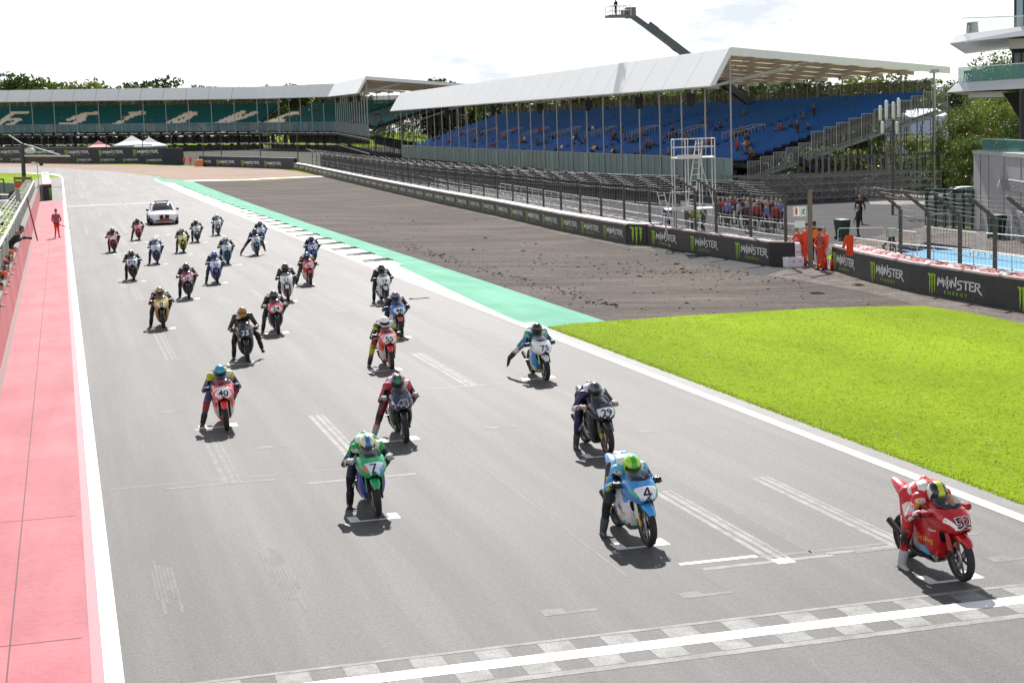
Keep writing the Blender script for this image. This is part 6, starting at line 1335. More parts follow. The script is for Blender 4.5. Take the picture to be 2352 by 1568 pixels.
for x0, x1 in ((462, 487), (499, 541), (556, 598), (609, 648)): span(wl, low, x0, x1, hL*.12, hL*.74)
fp = []
for a, b in zip(tall, tall[1:]): fp.append(a.lerp(b, .5)+Vector((0, 2.0, 0)))
for p in low: fp.append(p+Vector((1.0, 2.0, 0)))
debris_fence('debris fence with straight posts above the far navy walls', fp, hT*.3, hT+3.6, (-.5, .8, 0), M_POST, .10)
for i, (px, lb) in enumerate(((424, 'leftmost of the three orange marshals at the far wall'), (438, 'middle one of the three orange marshals at the far wall'), (452-1, 'rightmost of the three orange marshals at the far wall'))):
    stand_person(lb, V(px, 380.5+i*.3), radians(-90), 'e0401c', 'd83c1c', ('hold', 'stand', 'hold')[i], '241c1c', seed=60+i, group='marshals at the far wall')
crate('orange box standing beside the far marshals', V(457, 382), 1.5, 1.0, 1.3, 'f08038')
# spectators, tents and vans on the bank beneath the far stand
patch('bank_ground', [(-220, 432), P2(-150, 371), P2(0, 371), P2(300, 376), P2(480, 380), P2(680, 386), (48, 270), (60, 128), (150, 128), (170, 300), (120, 520), (-220, 560)], .006, mat('bank_gravel', (0.05, 0.055, 0.045), .9, 0, .4, .3, spec=.05), xs=(14, 26, 62, 85))
def tent(label, P, w, h, col):
    r_ = thing('tent', label, 'tent', P); mb = MB(); b = [(-w/2, -w/2), (w/2, -w/2), (w/2, w/2), (-w/2, w/2)]
    mb.loft([[(x*k, y*k, z) for x, y in b] for z, k in ((h*.55, 1.03), (h*.6, 1.0), (h*.75, .5), (h, .02))], 0, True, False); mb.build('canopy', [paint(col, .6)], r_)
    for x, y in b: q = MB(); q.tube((x, y, 0), (x, y, h*.58), .06, None, 5); q.build('pole', [M_ALU], r_)
tent('left white tent with a peaked roof below the teal grandstand', atD(305, 352, 405)-Vector((0, 0, 1.2)), 9, 5.5, 'e8e8e8'); tent('right white tent with a peaked roof below the teal grandstand', atD(345, 353, 405)-Vector((0, 0, 1.2)), 8, 5.2, 'e4e6e8'); tent('small red topped tent below the teal grandstand', atD(228, 351, 408)-Vector((0, 0, 1)), 6, 4, 'b04040')
for i in range(46):
    px = random.uniform(-10, 420); c = random.choice(DK+['d8d4cc', '5a5e68']); z = random.choice((0, 0, 2.2))
    p = atD(px, 353 if z == 0 else 345, 398); o = link('person', random.choice(STAM), [cloth(c), cloth('24283a'), M_BLACK, M_SKIN, M_HAIR]); o.location = p-Vector((0, 0, .9)); o.rotation_euler = (0, 0, -pi/2+random.uniform(-.8, .8))
    tag(o, 'spectator in a %s top standing on the bank above the far wall, %s' % (NAMEC[c], 'left part' if px < 140 else ('middle part' if px < 280 else 'right part')), 'person', 'spectators on the bank above the far wall')
# ================================================================== pit wall side on the left
pw0, pw1 = Vector((wallx(20), 20, 0)), Vector((wallx(171), 171, 0)); HWL = 1.32
wp = MB()
ptsW = [Vector((wallx(y), y, 0)) for y in (10, 60, 130, 140, 150, 160, 171)]
M_WALLP = ground_mat('pink_wall', (0.42, 0.135, 0.145), (0.52, 0.21, 0.22), 0.75, 0.5, 8, 0.06, 0.003, (1, .35, .15), 0.15)
for a, b in zip(ptsW, ptsW[1:]):
    f = lambda p, dx, z: Vector((p.x+dx, p.y, zt(p.x, p.y)+z))
    wp.hexa([f(a, -.3, -.1), f(a, 0, -.1), f(b, 0, -.1), f(b, -.3, -.1), f(a, -.3, HWL), f(a, -.08, HWL), f(b, -.08, HWL), f(b, -.3, HWL)])
pw = wp.build('pit_wall', [M_WALLP]); tag(pw, 'low pink painted concrete pit wall along the left of the track', 'wall')
q = MB()
for a, b in zip(ptsW, ptsW[1:]): q.hexa([f(a, -.34, HWL+.003), f(a, -.04, HWL+.003), f(b, -.04, HWL+.003), f(b, -.34, HWL+.003), f(a, -.34, HWL+.07), f(a, -.04, HWL+.07), f(b, -.04, HWL+.07), f(b, -.34, HWL+.07)])
q.build('coping', [mat('coping_pale', (0.24, 0.22, 0.215), .85, 0, .25, 2, spec=.1)], pw)
# chain-link fence on the wall with outriggers and a pale tube
fr = thing('chain_link_fence', 'chain link fence with outrigger arms and a pale tube on top of the pit wall', 'fence', (wallx(40), 40, HWL)); I = -fr.location
ch = MB(); Y0, Y1 = 34.0, 172.0; Z0, Z1 = HWL+.08, HWL+.62
fx = lambda y, z: Vector((wallx(y)-.40, y, z+rise(y)))
y = Y0
while y < Y1:
    s = .16 if y < 90 else .3; hh = (Z1-Z0)
    for sg in (1, -1):
        ya = y if sg > 0 else y+hh; yb = y+hh if sg > 0 else y
        ch.bar(fx(ya, Z0)+I, fx(yb, Z1)+I, .014 if y < 90 else .02)
    y += s
ch.build('mesh_panel', [mat('galvanised', (0.40, 0.40, 0.41), .5, .5, .1, 3)], fr)
y = Y0; yy = []
while y < Y1: yy.append(y); y += 5.2
for y in yy:
    q = MB(); q.bar(fx(y, HWL-.4)+I, fx(y, Z1+.15)+I, .08); q.build('post', [M_ALU], fr)
    q = MB(); b = fx(y, Z1+.08)+I; q.bar(b+Vector((.06, 0, 0)), b+Vector((-.80, .05, .26)), .11, .09, 0, (0, 1, 0)); q.build('outrigger', [M_WPIPE], fr)
q = MB(); q.tube(fx(Y0, Z1+.14)+I+Vector((-.04, 0, 0)), fx(130, Z1+.14)+I+Vector((-.04, 0, 0)), .055, None, 7); q.tube(fx(130, Z1+.14)+I+Vector((-.04, 0, 0)), fx(Y1, Z1+.14)+I+Vector((-.04, 0, 0)), .055, None, 7)
for k in range(5): q.tube(fx(Y0, Z1+.1)+I+Vector((-.15-.17*k, 0, .08*k)), fx(130, Z1+.1)+I+Vector((-.15-.17*k, 0, .08*k)), .012, None, 4)
q.build('top_tube', [M_WPIPE], fr)
q = MB(); gpx = atD(73, 530, 100); q.box((0, 0, 1.3), (.28, .28, 2.6)); q.box((0, 0, 2.64), (.32, .32, .08)); o = q.build('pillar', [paint('8c8a90', .6)], None, (wallx(112)-.75, 112, .2)); tag(o, 'tall grey pillar rising behind the chain link fence on the pit wall', 'pillar')
fl = thing('flag_pole', 'thin furled red and black flag pole leaning out over the pit wall', 'flag pole', (wallx(86)+.55, 86, 0)); q = MB(); q.tube((-.35, 2, 3.0), (.05, 0, .9), .03, None, 6); q.build('pole', [cloth('3c2428')], fl); q = MB(); q.loft([[(-.35+.4*t+.04*cos(a), 2-2*t+.04*sin(a), 3.0-2.1*t) for a in [2*pi*i/6 for i in range(6)]] for t in (.0, .3, .6, .95)], 0, True); q.build('furled_flag', [cloth('a83040')], fl)
# people along the pit wall
def at_wall(y, dx=-.62, z=.15): return Vector((wallx(y)+dx, y, z))
p = at_wall(72, -.30, .62); stand_person('photographer in black leaning over the pit wall with a camera', p, radians(-8), '18181c', '1a1a1e', 'wall', '24242a', None, M_SKIN2, seed=71)
cm = thing('camera', 'black camera with a long lens held out over the pink pit wall', 'camera', p+Vector((.56, -.06, 1.20))); q = MB(); q.box((0, 0, 0), (.12, .16, .12)); q.build('body', [M_BLACK], cm); q = MB(); q.tube((.06, 0, 0), (.30, -.04, -.03), .045, .06, 10); q.build('lens', [M_DARK], cm)
for i, (y, t_, cp, lb) in enumerate(((66, '5c3a34', None, 'person in a brown top behind the chain link fence next to the photographer'), (63.5, 'd85030', 'e05028', 'person with an orange cap leaning on the pit wall nearest the photographer'), (60.5, '5c5c68', None, 'person in grey leaning on the pit wall between the orange caps'), (57.5, '7c2c34', '2c3450', 'person in maroon with a navy cap at the pit wall'), (55.5, '1c1c22', None, 'person in black holding something out over the pit wall'), (52.5, 'd84c28', 'e8501c', 'second person with an orange cap leaning on the pit wall'), (48.5, '5a3830', '3c2c28', 'person in brown at the left edge of the photo by the pit wall'), (84, '8c4440', None, 'person in a dull red top behind the fence beside the flag pole'))):
    stand_person(lb, at_wall(y, -.50, .16), radians(random.uniform(-40, 10)), t_, '1c1c24', 'wall', cp, None, None, 'people along the pit wall', 80+i)
ms = stand_person('marshal in red orange overalls with a blue tabard standing on the pink verge', V(132, 546), radians(-78), 'c82c28', 'd83428', 'hold', '2c1c1c', None, None, None, 91, '5c6498')
q = MB(); p = V(132, 546); q.tube((0, 0, 0), (.95, .0, -.42), .03, .02, 6); tag(q.build('furled_flag', [cloth('2c2024')], None, p+Vector((-.22, -.26, .98))), 'furled dark flag held across the body of the marshal on the pink verge', 'flag')
# end of the verge: low tyre wall with a black faced end, the claw mark on it
p0, p1 = V(100, 461), V(120.5, 459.5); eb = MB(); d = p1-p0; d.z = 0
he = 1.55; f2_ = [V(100, 461), V(120.5, 459.5), V(112, 424), V(96, 424)]
eb.hexa([v+Vector((0, 0, 0)) for v in f2_]+[v+Vector((0, 0, he)) for v in f2_]); te = eb.build('tyre_wall', [M_BANNER]); tag(te, 'low tyre wall with a black banner end and a claw mark at the end of the pink verge', 'barrier')
q = MB(); q.hexa([v+Vector((0, 0, he+.003)) for v in f2_]+[v+Vector((0, 0, he+.12)) for v in f2_]); q.build('top_cover', [M_REDTOP if False else mat('red_white_top', (0.55, 0.25, 0.24), .7, 0, .5, 1.2)], te)
put_logo(te, p0.lerp(p1, .66)+Vector((0, 0, .25)), d, 1.35, CLAWME, d.length*.36/.3)
# clutter behind the pit wall: gantry pole, frames, cars, tyres, boards
gp_ = V(56, 430); gy = thing('sign_gantry', 'black pole with a cantilevered banner frame and stay rods behind the pit wall', 'gantry', gp_); gd = (gp_-CAMP).dot(FW)
W2 = lambda px, py: atD(px, py, gd)-gp_
q = MB(); q.tube((0, 0, -.5), W2(51, 330), .30, .24, 10); q.build('pole', [mat('pole_black', (.03, .03, .035), .5)], gy)
q = MB(); q.bar(W2(54, 358), W2(161, 358.5), .18, .18); q.build('boom', [M_WPIPE], gy); q = MB(); q.hexa([W2(56, 376), W2(161, 376), W2(161, 376)+Vector((0, .12, 0)), W2(56, 376)+Vector((0, .12, 0)), W2(56, 360), W2(161, 360), W2(161, 360)+Vector((0, .12, 0)), W2(56, 360)+Vector((0, .12, 0))]); bn = q.build('banner', [mat('banner_red_black', (.07, .03, .035), .6, 0, .6, .7)], gy)
for a, b in (((51, 330), (138, 356)), ((51, 330), (20, 310))): q = MB(); q.tube(W2(*a), W2(*b), .07, None, 6); q.build('stay_rod', [M_WPIPE], gy)
q = MB(); q.ell(W2(59, 347)+Vector((.5, 0, 0)), (.75, .3, .38), 10, 6); q.build('floodlight', [paint('c8ccd0')], gy)
for x0, x1, xl in ((82, 107, 0), (126, 160, 0)):
    c, e = W2(x0+20, 374), W2(x1+20, 374); put_logo(gy, gp_+c-Vector((0, .02, 0)), e-c, .62, LOGO, (e-c).length/2.05)
def goal(label, pts, D, w, m, name='frame_stand'):
    b0 = V(*pts[0]); r_ = thing(name, label, 'frame', b0); dd = (b0-CAMP).dot(FW); q = MB(); q.path([atD(x, y, dd)-b0 for x, y in pts], w, 6); q.build('tube_frame', [m], r_); return r_, dd, b0
r_, dd, b0 = goal('wooden topped pale frame standing behind the black gantry pole', [(33, 437), (33, 406)], 0, .12, M_CONC)
q = MB(); q.bar(atD(33, 410, dd)-b0, atD(71, 410, dd)-b0, .25, .35); q.bar(atD(33, 418, dd)-b0, atD(71, 418, dd)-b0, .2, .25); q.build('timber_beam', [mat('timber', (.20, .14, .07), .8, 0, .3, 4)], r_); q = MB(); q.bar(atD(71, 406, dd)-b0, atD(75, 437, dd)-b0, .22); q.build('leg', [M_CONC], r_)
goal('dark tubular frame on the grass at the left edge', [(14, 462), (9, 425), (8, 412), (-6, 412)], 0, .08, M_POST)
goal('dark green tubular frame beside the red boards', [(27, 480), (27, 466), (52, 466), (52, 480)], 0, .08, mat('frame_green', (.03, .06, .05), .5))
r_ = thing('hoarding', 'low grey blue hoarding crossing the grass at the left edge', 'hoarding', V(-10, 441)); q = MB(); a, b = V(-14, 440), V(30, 444); q.hexa([a-a, b-a, b-a+Vector((0, .3, 0)), Vector((0, .3, 0)), Vector((0, 0, 1.2)), b-a+Vector((0, 0, 1.2)), b-a+Vector((0, .3, 1.2)), Vector((0, .3, 1.2))]); q.build('panel', [paint('54606c', .6)], r_)
q = MB(); q.hexa([Vector((-.1, 0, 1.205)), b-a+Vector((0, 0, 1.205)), b-a+Vector((0, .35, 1.205)), Vector((-.1, .35, 1.205)), Vector((-.1, 0, 1.28)), b-a+Vector((0, 0, 1.28)), b-a+Vector((0, .35, 1.28)), Vector((-.1, .35, 1.28))]); q.build('top_rail', [M_ALU], r_)
for lb, px, py, c, w in (('red board behind the fence left of the gantry pole', 46, 450, 'c82830', 1.0), ('small red board beside the dark round signal disc', 27, 480, 'c83030', .5), ('red and orange board behind the outrigger arms', 55, 485, 'c8503c', .6), ('pink board close to the base of the gantry pole', 76, 460, 'b84860', .5)):
    panel(lb, 'board', V(px, py)+Vector((0, 0, .9)), w, .55, c, None, (), 'board')
def small_car(label, P, rz, col, s=1.0, roofc=None, name='parked_car'):
    """compact car: body, glazed cabin, wheels and lamps"""
    r_ = thing(name, label, 'car', P); r_.rotation_euler = (0, 0, rz); r_.scale = (s, s, s); car_parts(r_, col, roofc); return r_
def car_parts(r_, col, extra=None):
    body = MB(); secs = []
    for x, z0, z1, w in ((2.36, .32, .60, .60), (2.30, .24, .70, .78), (2.10, .20, .775, .88), (1.70, .18, .84, .925), (1.0, .18, .93, .94), (.2, .18, .965, .945), (-.8, .18, .985, .945), (-1.5, .2, 1.0, .94), (-2.05, .24, 1.02, .90), (-2.28, .34, .98, .82), (-2.36, .45, .90, .70)):
        ring = [(0, z0)]+[(w*.80, z0), (w*.97, z0+(z1-z0)*.22), (w, z0+(z1-z0)*.5), (w*.965, z0+(z1-z0)*.80), (w*.80, z1-.03), (w*.45, z1+.008), (0, z1+.015)]
        secs.append([(x, y, z) for y, z in ring]+[(x, -y, z) for y, z in reversed(ring[1:-1])])
    body.loft(secs, 0, True, True, True); body.build('body', [paint(col, .28)], r_)
    gl = MB(); cab = [[(x, sy*w, z) for sy, z in ((-1, zb), (-.93, (zb+zt_)/2), (-.80, zt_-.02), (-.4, zt_+.015), (0, zt_+.02), (.4, zt_+.015), (.80, zt_-.02), (.93, (zb+zt_)/2), (1, zb))] for x, zb, zt_, w in ((.98, .92, .935, .76), (.62, .94, 1.17, .80), (.22, .95, 1.375, .79), (-.35, .95, 1.425, .79), (-.95, .96, 1.41, .79), (-1.45, .97, 1.24, .78), (-1.90, .98, 1.0, .70))]
    gl.loft(cab, 0, False, True); gl.build('windows', [mat('car_glass', (.02, .025, .03), .06, 0, 0, coat=.5)], r_)
    rf = MB(); rf.loft([[(x, y*w, z) for y, z in ((-.78, zt_-.012), (-.4, zt_+.03), (0, zt_+.035), (.4, zt_+.03), (.78, zt_-.012))] for x, zt_, w in ((.24, 1.378, .79), (-.35, 1.428, .79), (-.95, 1.412, .79), (-1.12, 1.38, .79))]); 
    for sg in (1, -1): rf.bar((.98, sg*.745, .94), (.24, sg*.635, 1.385), .07, .05); rf.bar((-1.1, sg*.63, 1.385), (-1.85, sg*.70, 1.0), .13, .05); rf.bar((-.42, sg*.77, .97), (-.40, sg*.64, 1.41), .06, .03)
    rf.build('roof', [paint(col, .28)], r_)
    for sg in (1, -1):
        q = MB(); q.hexa([(2.285, sg*.42, .57), (2.10, sg*.86, .59), (2.06, sg*.86, .70), (2.24, sg*.42, .68), (2.315, sg*.42, .575), (2.16, sg*.865, .595), (2.11, sg*.865, .715), (2.27, sg*.42, .69)]); q.build('headlight', [mat('lamp_glass', (.55, .58, .62), .1, 0, 0, coat=.6)], r_)
        q = MB(); q.ell((.72, sg*1.02, 1.0), (.10, .11, .075), 10, 6); q.bar((.74, sg*.90, .96), (.73, sg*1.0, .98), .04); q.build('wing_mirror', [M_BLACK], r_)
        for x in (1.42, -1.42):
            w = MB(); w.lathe((x, sg*.86, .335), (0, 1, 0), [(-.12, .22), (-.12, .31), (-.09, .335), (.09, .335), (.12, .31), (.12, .22)], 24); wo = w.build('wheel', [M_TYRE], r_)
            q = MB(); q.lathe((x, sg*.90, .335), (0, 1, 0), [(-.06, .225), (.05, .225), (.06, .20)], 20)
            for k in range(5): a = 2*pi*k/5; q.bar((x, sg*.93, .335), (x+.2*cos(a), sg*.93, .335+.2*sin(a)), .05, .02)
            q.build('rim', [M_DARK], wo)
        q = MB(); q.box((-2.33, sg*.62, .80), (.06, .3, .13)); q.build('tail_lamp', [paint('8c1418')], r_)
sc = V(375, 517); sr = small_car('white safety car with a dark roof bar and tall grilles behind the last motorcycles', sc+Vector((0.1, 2.36, 0)), -pi/2, 'f2f2f4', 1.0, None, 'safety_car')
for sg in (1, -1):
    q = MB(); q.prism([(2.355, sg*.04, .36), (2.355, sg*.30, .40), (2.33, sg*.33, .66), (2.31, sg*.05, .71)], (.035, 0, 0)); q.build('grille', [M_BLACK], sr)
    q = MB(); q.prism([(2.28, sg*.60, .30), (2.20, sg*.84, .30), (2.19, sg*.85, .44), (2.30, sg*.48, .36)], (.04, 0, 0)); q.build('bumper_intake', [M_BLACK], sr)
    q = MB(); q.prism([(2.10, sg*.93, .26), (2.25, sg*.82, .24), (2.24, sg*.84, .50), (2.08, sg*.94, .52)], (.02, sg*.01, 0)); q.build('bumper_graphic', [paint('3c5c98')], sr)
q = MB(); q.prism([(2.34, -.62, .27), (2.34, .62, .27), (2.36, .45, .36), (2.36, -.45, .36)], (.03, 0, 0)); q.build('lower_intake', [M_BLACK], sr)
q = MB(); q.box((2.41, 0, .35), (.06, .52, .22)); q.build('front_board', [paint('a82434')], sr)
q = MB(); q.box((-.15, 0, 1.53), (.30, .95, .07)); q.bar((-.15, -.4, 1.42), (-.15, -.4, 1.52), .05); q.bar((-.15, .4, 1.42), (-.15, .4, 1.52), .05); q.build('light_bar', [M_BLACK], sr)
q = MB(); q.hexa([(1.35, .15, .93), (2.05, .25, .805), (2.05, .45, .80), (1.35, .40, .925), (1.35, .15, .945), (2.05, .25, .82), (2.05, .45, .815), (1.35, .40, .94)]); q.build('bonnet_graphic', [paint('8a9ab0')], sr)
small_car('white car with green trim parked behind the chain link fence', V(12, 528)+Vector((-1.2, 0, .3)), radians(100), 'e4e8e4', 1.0)
small_car('silver white car parked nearest the left edge behind the fence', V(2, 590)+Vector((-1.6, 0, .2)), radians(95), 'd8dcde', .95)
small_car('white car furthest along behind the outrigger arms', V(30, 500)+Vector((-1.0, 6, .3)), radians(98), 'e8eaea', 1.0)
for lb, z in (('lower grey tyre of the pile behind the pit wall fence', .2), ('upper grey tyre of the pile behind the pit wall fence', .5)): q = MB(); q.lathe((0, 0, 0), (0, 0, 1), [(0, .3), (-.05, .42), (.05, .52), (.2, .52), (.27, .42), (.22, .3)], 20); tag(q.build('tyre', [mat('grey_tyre', (.16, .16, .16), .8, 0, .2, 6)], None, V(4, 600)+Vector((-.2, 8, z))), lb, 'tyre')
q = MB(); q.lathe((0, 0, 0), (0, -1, 0), [(0, .01), (0, .55), (.05, .6), (.1, .55), (.1, .01)], 24); o = q.build('signal_disc', [mat('disc_dark', (.04, .035, .035), .6)], None, V(36, 500)+Vector((0, 4, 1.5))); tag(o, 'dark round signal disc on the far side of the pit wall fence', 'disc')
aw = MB(); aw.loft([[(x, 2.2*cos(t), .9+1.0*sin(t)) for t in [pi*i/10 for i in range(11)]] for x in (-.5, .5)]); tag(aw.build('awning', [cloth('1c2444')], None, V(18, 520)+Vector((-1.0, 2, 0.9))), 'dark blue arched awning behind the pit wall fence', 'awning')
cmx = thing('trackside_camera', 'pair of small cameras on a white post above the end of the pit wall', 'camera', Vector((wallx(172), 172, .3))); q = MB(); q.tube((0, 0, 0), (0, 0, 3.7), .06, None, 8); q.build('post', [M_WPIPE], cmx)
for x, z in ((-.35, 3.6), (.4, 3.5)): q = MB(); q.box((x, 0, z), (.36, .4, .3)); q.build('camera_head', [M_BLACK if x > 0 else M_WPIPE], cmx)
# ================================================================== vegetation
def leaf_mat(name, c1, c2, tr=.35):
    m = bpy.data.materials.new(name); m.use_nodes = True; n = m.node_tree; b = n.nodes['Principled BSDF']; N = n.nodes.new; K = n.links.new
    t = N('ShaderNodeTexCoord'); z = N('ShaderNodeTexNoise'); z.inputs['Scale'].default_value = .45; z.inputs['Detail'].default_value = 6; K(t.outputs['Object'], z.inputs['Vector'])
    oi = N('ShaderNodeObjectInfo'); ad = N('ShaderNodeMath'); ad.operation = 'MULTIPLY_ADD'; ad.inputs[1].default_value = .5; K(oi.outputs['Random'], ad.inputs[0]); sb = N('ShaderNodeMath'); sb.operation = 'SUBTRACT'; sb.inputs[1].default_value = .25; K(z.outputs['Fac'], sb.inputs[0]); K(sb.outputs[0], ad.inputs[2])
    r = N('ShaderNodeMapRange'); r.inputs['From Min'].default_value = .2; r.inputs['From Max'].default_value = .7; K(ad.outputs[0], r.inputs['Value'])
    mx_ = N('ShaderNodeMix'); mx_.data_type = 'RGBA'; mx_.inputs[6].default_value = (*c1, 1); mx_.inputs[7].default_value = (*c2, 1); K(r.outputs['Result'], mx_.inputs[0]); K(mx_.outputs[2], b.inputs['Base Color'])
    b.inputs['Roughness'].default_value = .55; b.inputs['Specular IOR Level'].default_value = .3
    tt = N('ShaderNodeBsdfTranslucent'); K(mx_.outputs[2], tt.inputs['Color']); ms = N('ShaderNodeMixShader'); ms.inputs[0].default_value = tr; K(b.outputs[0], ms.inputs[1]); K(tt.outputs[0], ms.inputs[2]); K(ms.outputs[0], n.nodes['Material Output'].inputs[0])
    return m
LEAF1 = leaf_mat('leaf_oak', (.046, .086, .018), (.140, .195, .034)); LEAF2 = leaf_mat('leaf_ash', (.082, .122, .020), (.20, .235, .042)); LEAF3 = leaf_mat('leaf_dark', (.024, .048, .016), (.06, .095, .022), .25)
BARK = mat('bark', (.075, .055, .04), .9, 0, .3, 3)
def crown_mesh(name, seed, n, leaf, clumps=16, squash=.85, w=.5, z0=.28):
    """leaf-sized faces gathered in clumps through the crown; unit tree height 1"""
    r = random.Random(seed); vs = []; fs = []; cl = []
    for i in range(clumps):
        a = r.uniform(0, 2*pi); h = r.uniform(z0, .93); rad = w*sqrt(max(.04, 1-((h-.58)/.44)**2))*r.uniform(.25, .85)
        cl.append((Vector((rad*cos(a), rad*sin(a), h)), r.uniform(.09, .17)))
    cl.append((Vector((0, 0, .62)), .2)); cl.append((Vector((r.uniform(-.06, .06), 0, .86)), .12))
    for i in range(n):
        c, q = r.choice(cl); d = Vector((r.gauss(0, 1), r.gauss(0, 1), r.gauss(0, 1))).normalized()*q*(r.random()**.35); d.z *= squash; p = c+d
        s = leaf*r.uniform(.6, 1.4); u = Vector((r.gauss(0, 1), r.gauss(0, 1), r.gauss(0, 1))).normalized(); v = u.cross(Vector((r.gauss(0, 1), r.gauss(0, 1), r.gauss(0, 1)))).normalized()
        o = len(vs); vs += [p-u*s, p+v*s*.55, p+u*s, p-v*s*.55]; fs.append((o, o+1, o+2, o+3))
    me = bpy.data.meshes.new(name); me.from_pydata([tuple(p) for p in vs], [], fs); me.materials.append(LEAF1); return me, cl
def trunk_mesh(seed, cl):
    r = random.Random(seed); mb = MB(); top = Vector((r.uniform(-.02, .02), r.uniform(-.02, .02), .5)); mb.tube((0, 0, -.03), (0, 0, .25), .028, .022, 8); mb.tube((0, 0, .25), top, .022, .012, 8)
    for c, q in cl[:9]: b = Vector((0, 0, .2)).lerp(top, r.random()); mb.tube(b, c, .011, .003, 5)
    return mb.mesh('trunk')
FARP = []; NEARP = []
for i in range(4): cm_, cl = crown_mesh('crown', 100+i, 2600, .027, 20, .85, (.42, .5, .46, .36)[i]); FARP.append((cm_, trunk_mesh(i, cl)))
for i in range(3): cm_, cl = crown_mesh('crown', 200+i, 8000, .0135, 26, .9, (.40, .46, .36)[i], .12); NEARP.append((cm_, trunk_mesh(10+i, cl)))
for a, b in FARP+NEARP: b.materials.append(BARK)
def tree(P, h, proto, lm, label, group, w=1.0):
    r_ = thing('tree', label, 'tree', P, group); r_.scale = (h*w, h*w, h); r_.rotation_euler = (0, 0, random.uniform(0, 6.28))
    link('trunk', proto[1], [BARK], r_); link('crown', proto[0], [lm], r_); return r_
LM = [LEAF1, LEAF1, LEAF2, LEAF3]
def tree_px(px, ytop, D, label, group, protos, lm, w=1.0):
    t = atD(px, ytop, D); g = zt(t.x, t.y); tree((t.x, t.y, g-.2), (t.z-g)*1.06, random.choice(protos), lm, label, group, w)
gA = 'trees on the skyline behind the teal grandstand'
for px, yt, lb in ((5, 186, 'rounded tree at the left end of the skyline'), (48, 177, 'tallest tree of the skyline, above the left part of the teal grandstand'), (28, 184, 'bushy tree just left of the tallest skyline tree'), (80, 190, 'bushy tree just right of the tallest skyline tree'), (108, 193, 'low tree on the left skyline above the roof'), (160, 195, 'broad flat topped tree above the white fascia'), (178, 196, 'tree beside the broad flat topped one'), (214, 198, 'small tree above the roof left of centre'), (243, 193, 'round tree above the roof near the centre'), (272, 198, 'small tree between the round tree and the dark pair'), (340, 189, 'dark dense tree above the roof, left of a pair'), (362, 190, 'dark dense tree above the roof, right of a pair')):
    tree_px(px, yt, 505, lb, gA, FARP, LEAF3 if 'dark' in lb else random.choice(LM), 1.1)
gB = 'row of trees seen between seats and roof of the teal grandstand'
for i in range(34): tree_px(-30+i*25+random.uniform(-6, 6), 214+random.uniform(-3, 6)-i*.35, 490+random.uniform(-8, 8), 'leafy tree standing close behind the back of the teal grandstand', gB, FARP, random.choice([LEAF2, LEAF1, LEAF2]), 1.25)
gC = 'trees behind the blue grandstand'
for i in range(26):
    t = i/25; D = 330-150*t; px = 1000+1090*t+random.uniform(-14, 14); tree_px(px, 206-22*t+random.uniform(-4, 10), D+random.uniform(0, 25), 'leafy tree seen between the seats and the roof of the blue grandstand', gC, FARP, random.choice(LM), 1.2)
tree_px(1038, 187, 420, 'dark round treetop between the roofs of the two grandstands', gC, FARP, LEAF3, 1.3)
gD = 'trees to the right of the blue grandstand'
for px, yt, D, lm, w, lb in ((2185, 182, 215, LEAF3, 1.1, 'dark tree behind the rear corner of the blue grandstand roof'), (2215, 190, 225, LEAF3, 1.1, 'dark tree between the grandstand roof and the white slab'), (2120, 200, 230, LEAF1, 1.1, 'green tree behind the top of the stair flight'), (2290, 140, 205, LEAF1, 1.0, 'tall tree seen through the glass balustrade'), (2340, 150, 210, LEAF1, 1.0, 'tall tree behind the dark glazed wall'), (2205, 265, 150, LEAF2, 1.0, 'bright green bushy tree under the white slab, left side'), (2250, 232, 158, LEAF1, 1.1, 'large bushy tree under the middle of the white slab'), (2300, 235, 150, LEAF2, 1.0, 'bushy tree left of the black wedge'), (2345, 260, 142, LEAF1, 1.0, 'bushy tree behind the roof terrace of the concrete block'), (2165, 320, 150, LEAF1, 1.1, 'small dark green tree above the white van'), (2225, 315, 140, LEAF1, 1.2, 'dense low tree to the left of the concrete block'), (2130, 345, 160, LEAF2, 1.3, 'pale bush beneath the stair flight'), (2085, 312, 168, LEAF2, 1.3, 'pale bush in front of the pale blue shed, left'), (2125, 305, 172, LEAF1, 1.3, 'green bush in front of the pale blue shed, right')):
    tree_px(px, yt, D, lb, gD, NEARP, lm, w)
for i in range(9): tree_px(1850+i*36+random.uniform(-8, 8), 330+random.uniform(-12, 22), 195+random.uniform(-10, 10), 'pale green bush seen through the scaffold of the blue grandstand', 'bushes behind the scaffold', FARP, LEAF2, 1.5)
# distant wood closing the view, beyond everything else
wd = MB(); r = random.Random(5); vs = []; fs_ = []
for i in range(16000):
    a = random.uniform(-.35, .75); d = random.uniform(640, 720); x, y = d*sin(a), d*cos(a); hgt = 13+5*sin(a*37)+3*sin(a*91+1)
    p = Vector((x, y, zt(x, y)+hgt*random.random()**.6)); s = random.uniform(.7, 1.6); u = Vector((random.gauss(0, 1), random.gauss(0, 1), random.gauss(0, 1))).normalized(); v = u.cross(Vector((random.gauss(0, 1), random.gauss(0, 1), 1))).normalized(); wd.add([p-u*s, p+v*s*.7, p+u*s, p-v*s*.7], [(0, 1, 2, 3)])
tag(wd.build('distant_wood', [LEAF1]), 'dark line of distant woodland on the horizon', 'woodland', None, 'stuff')
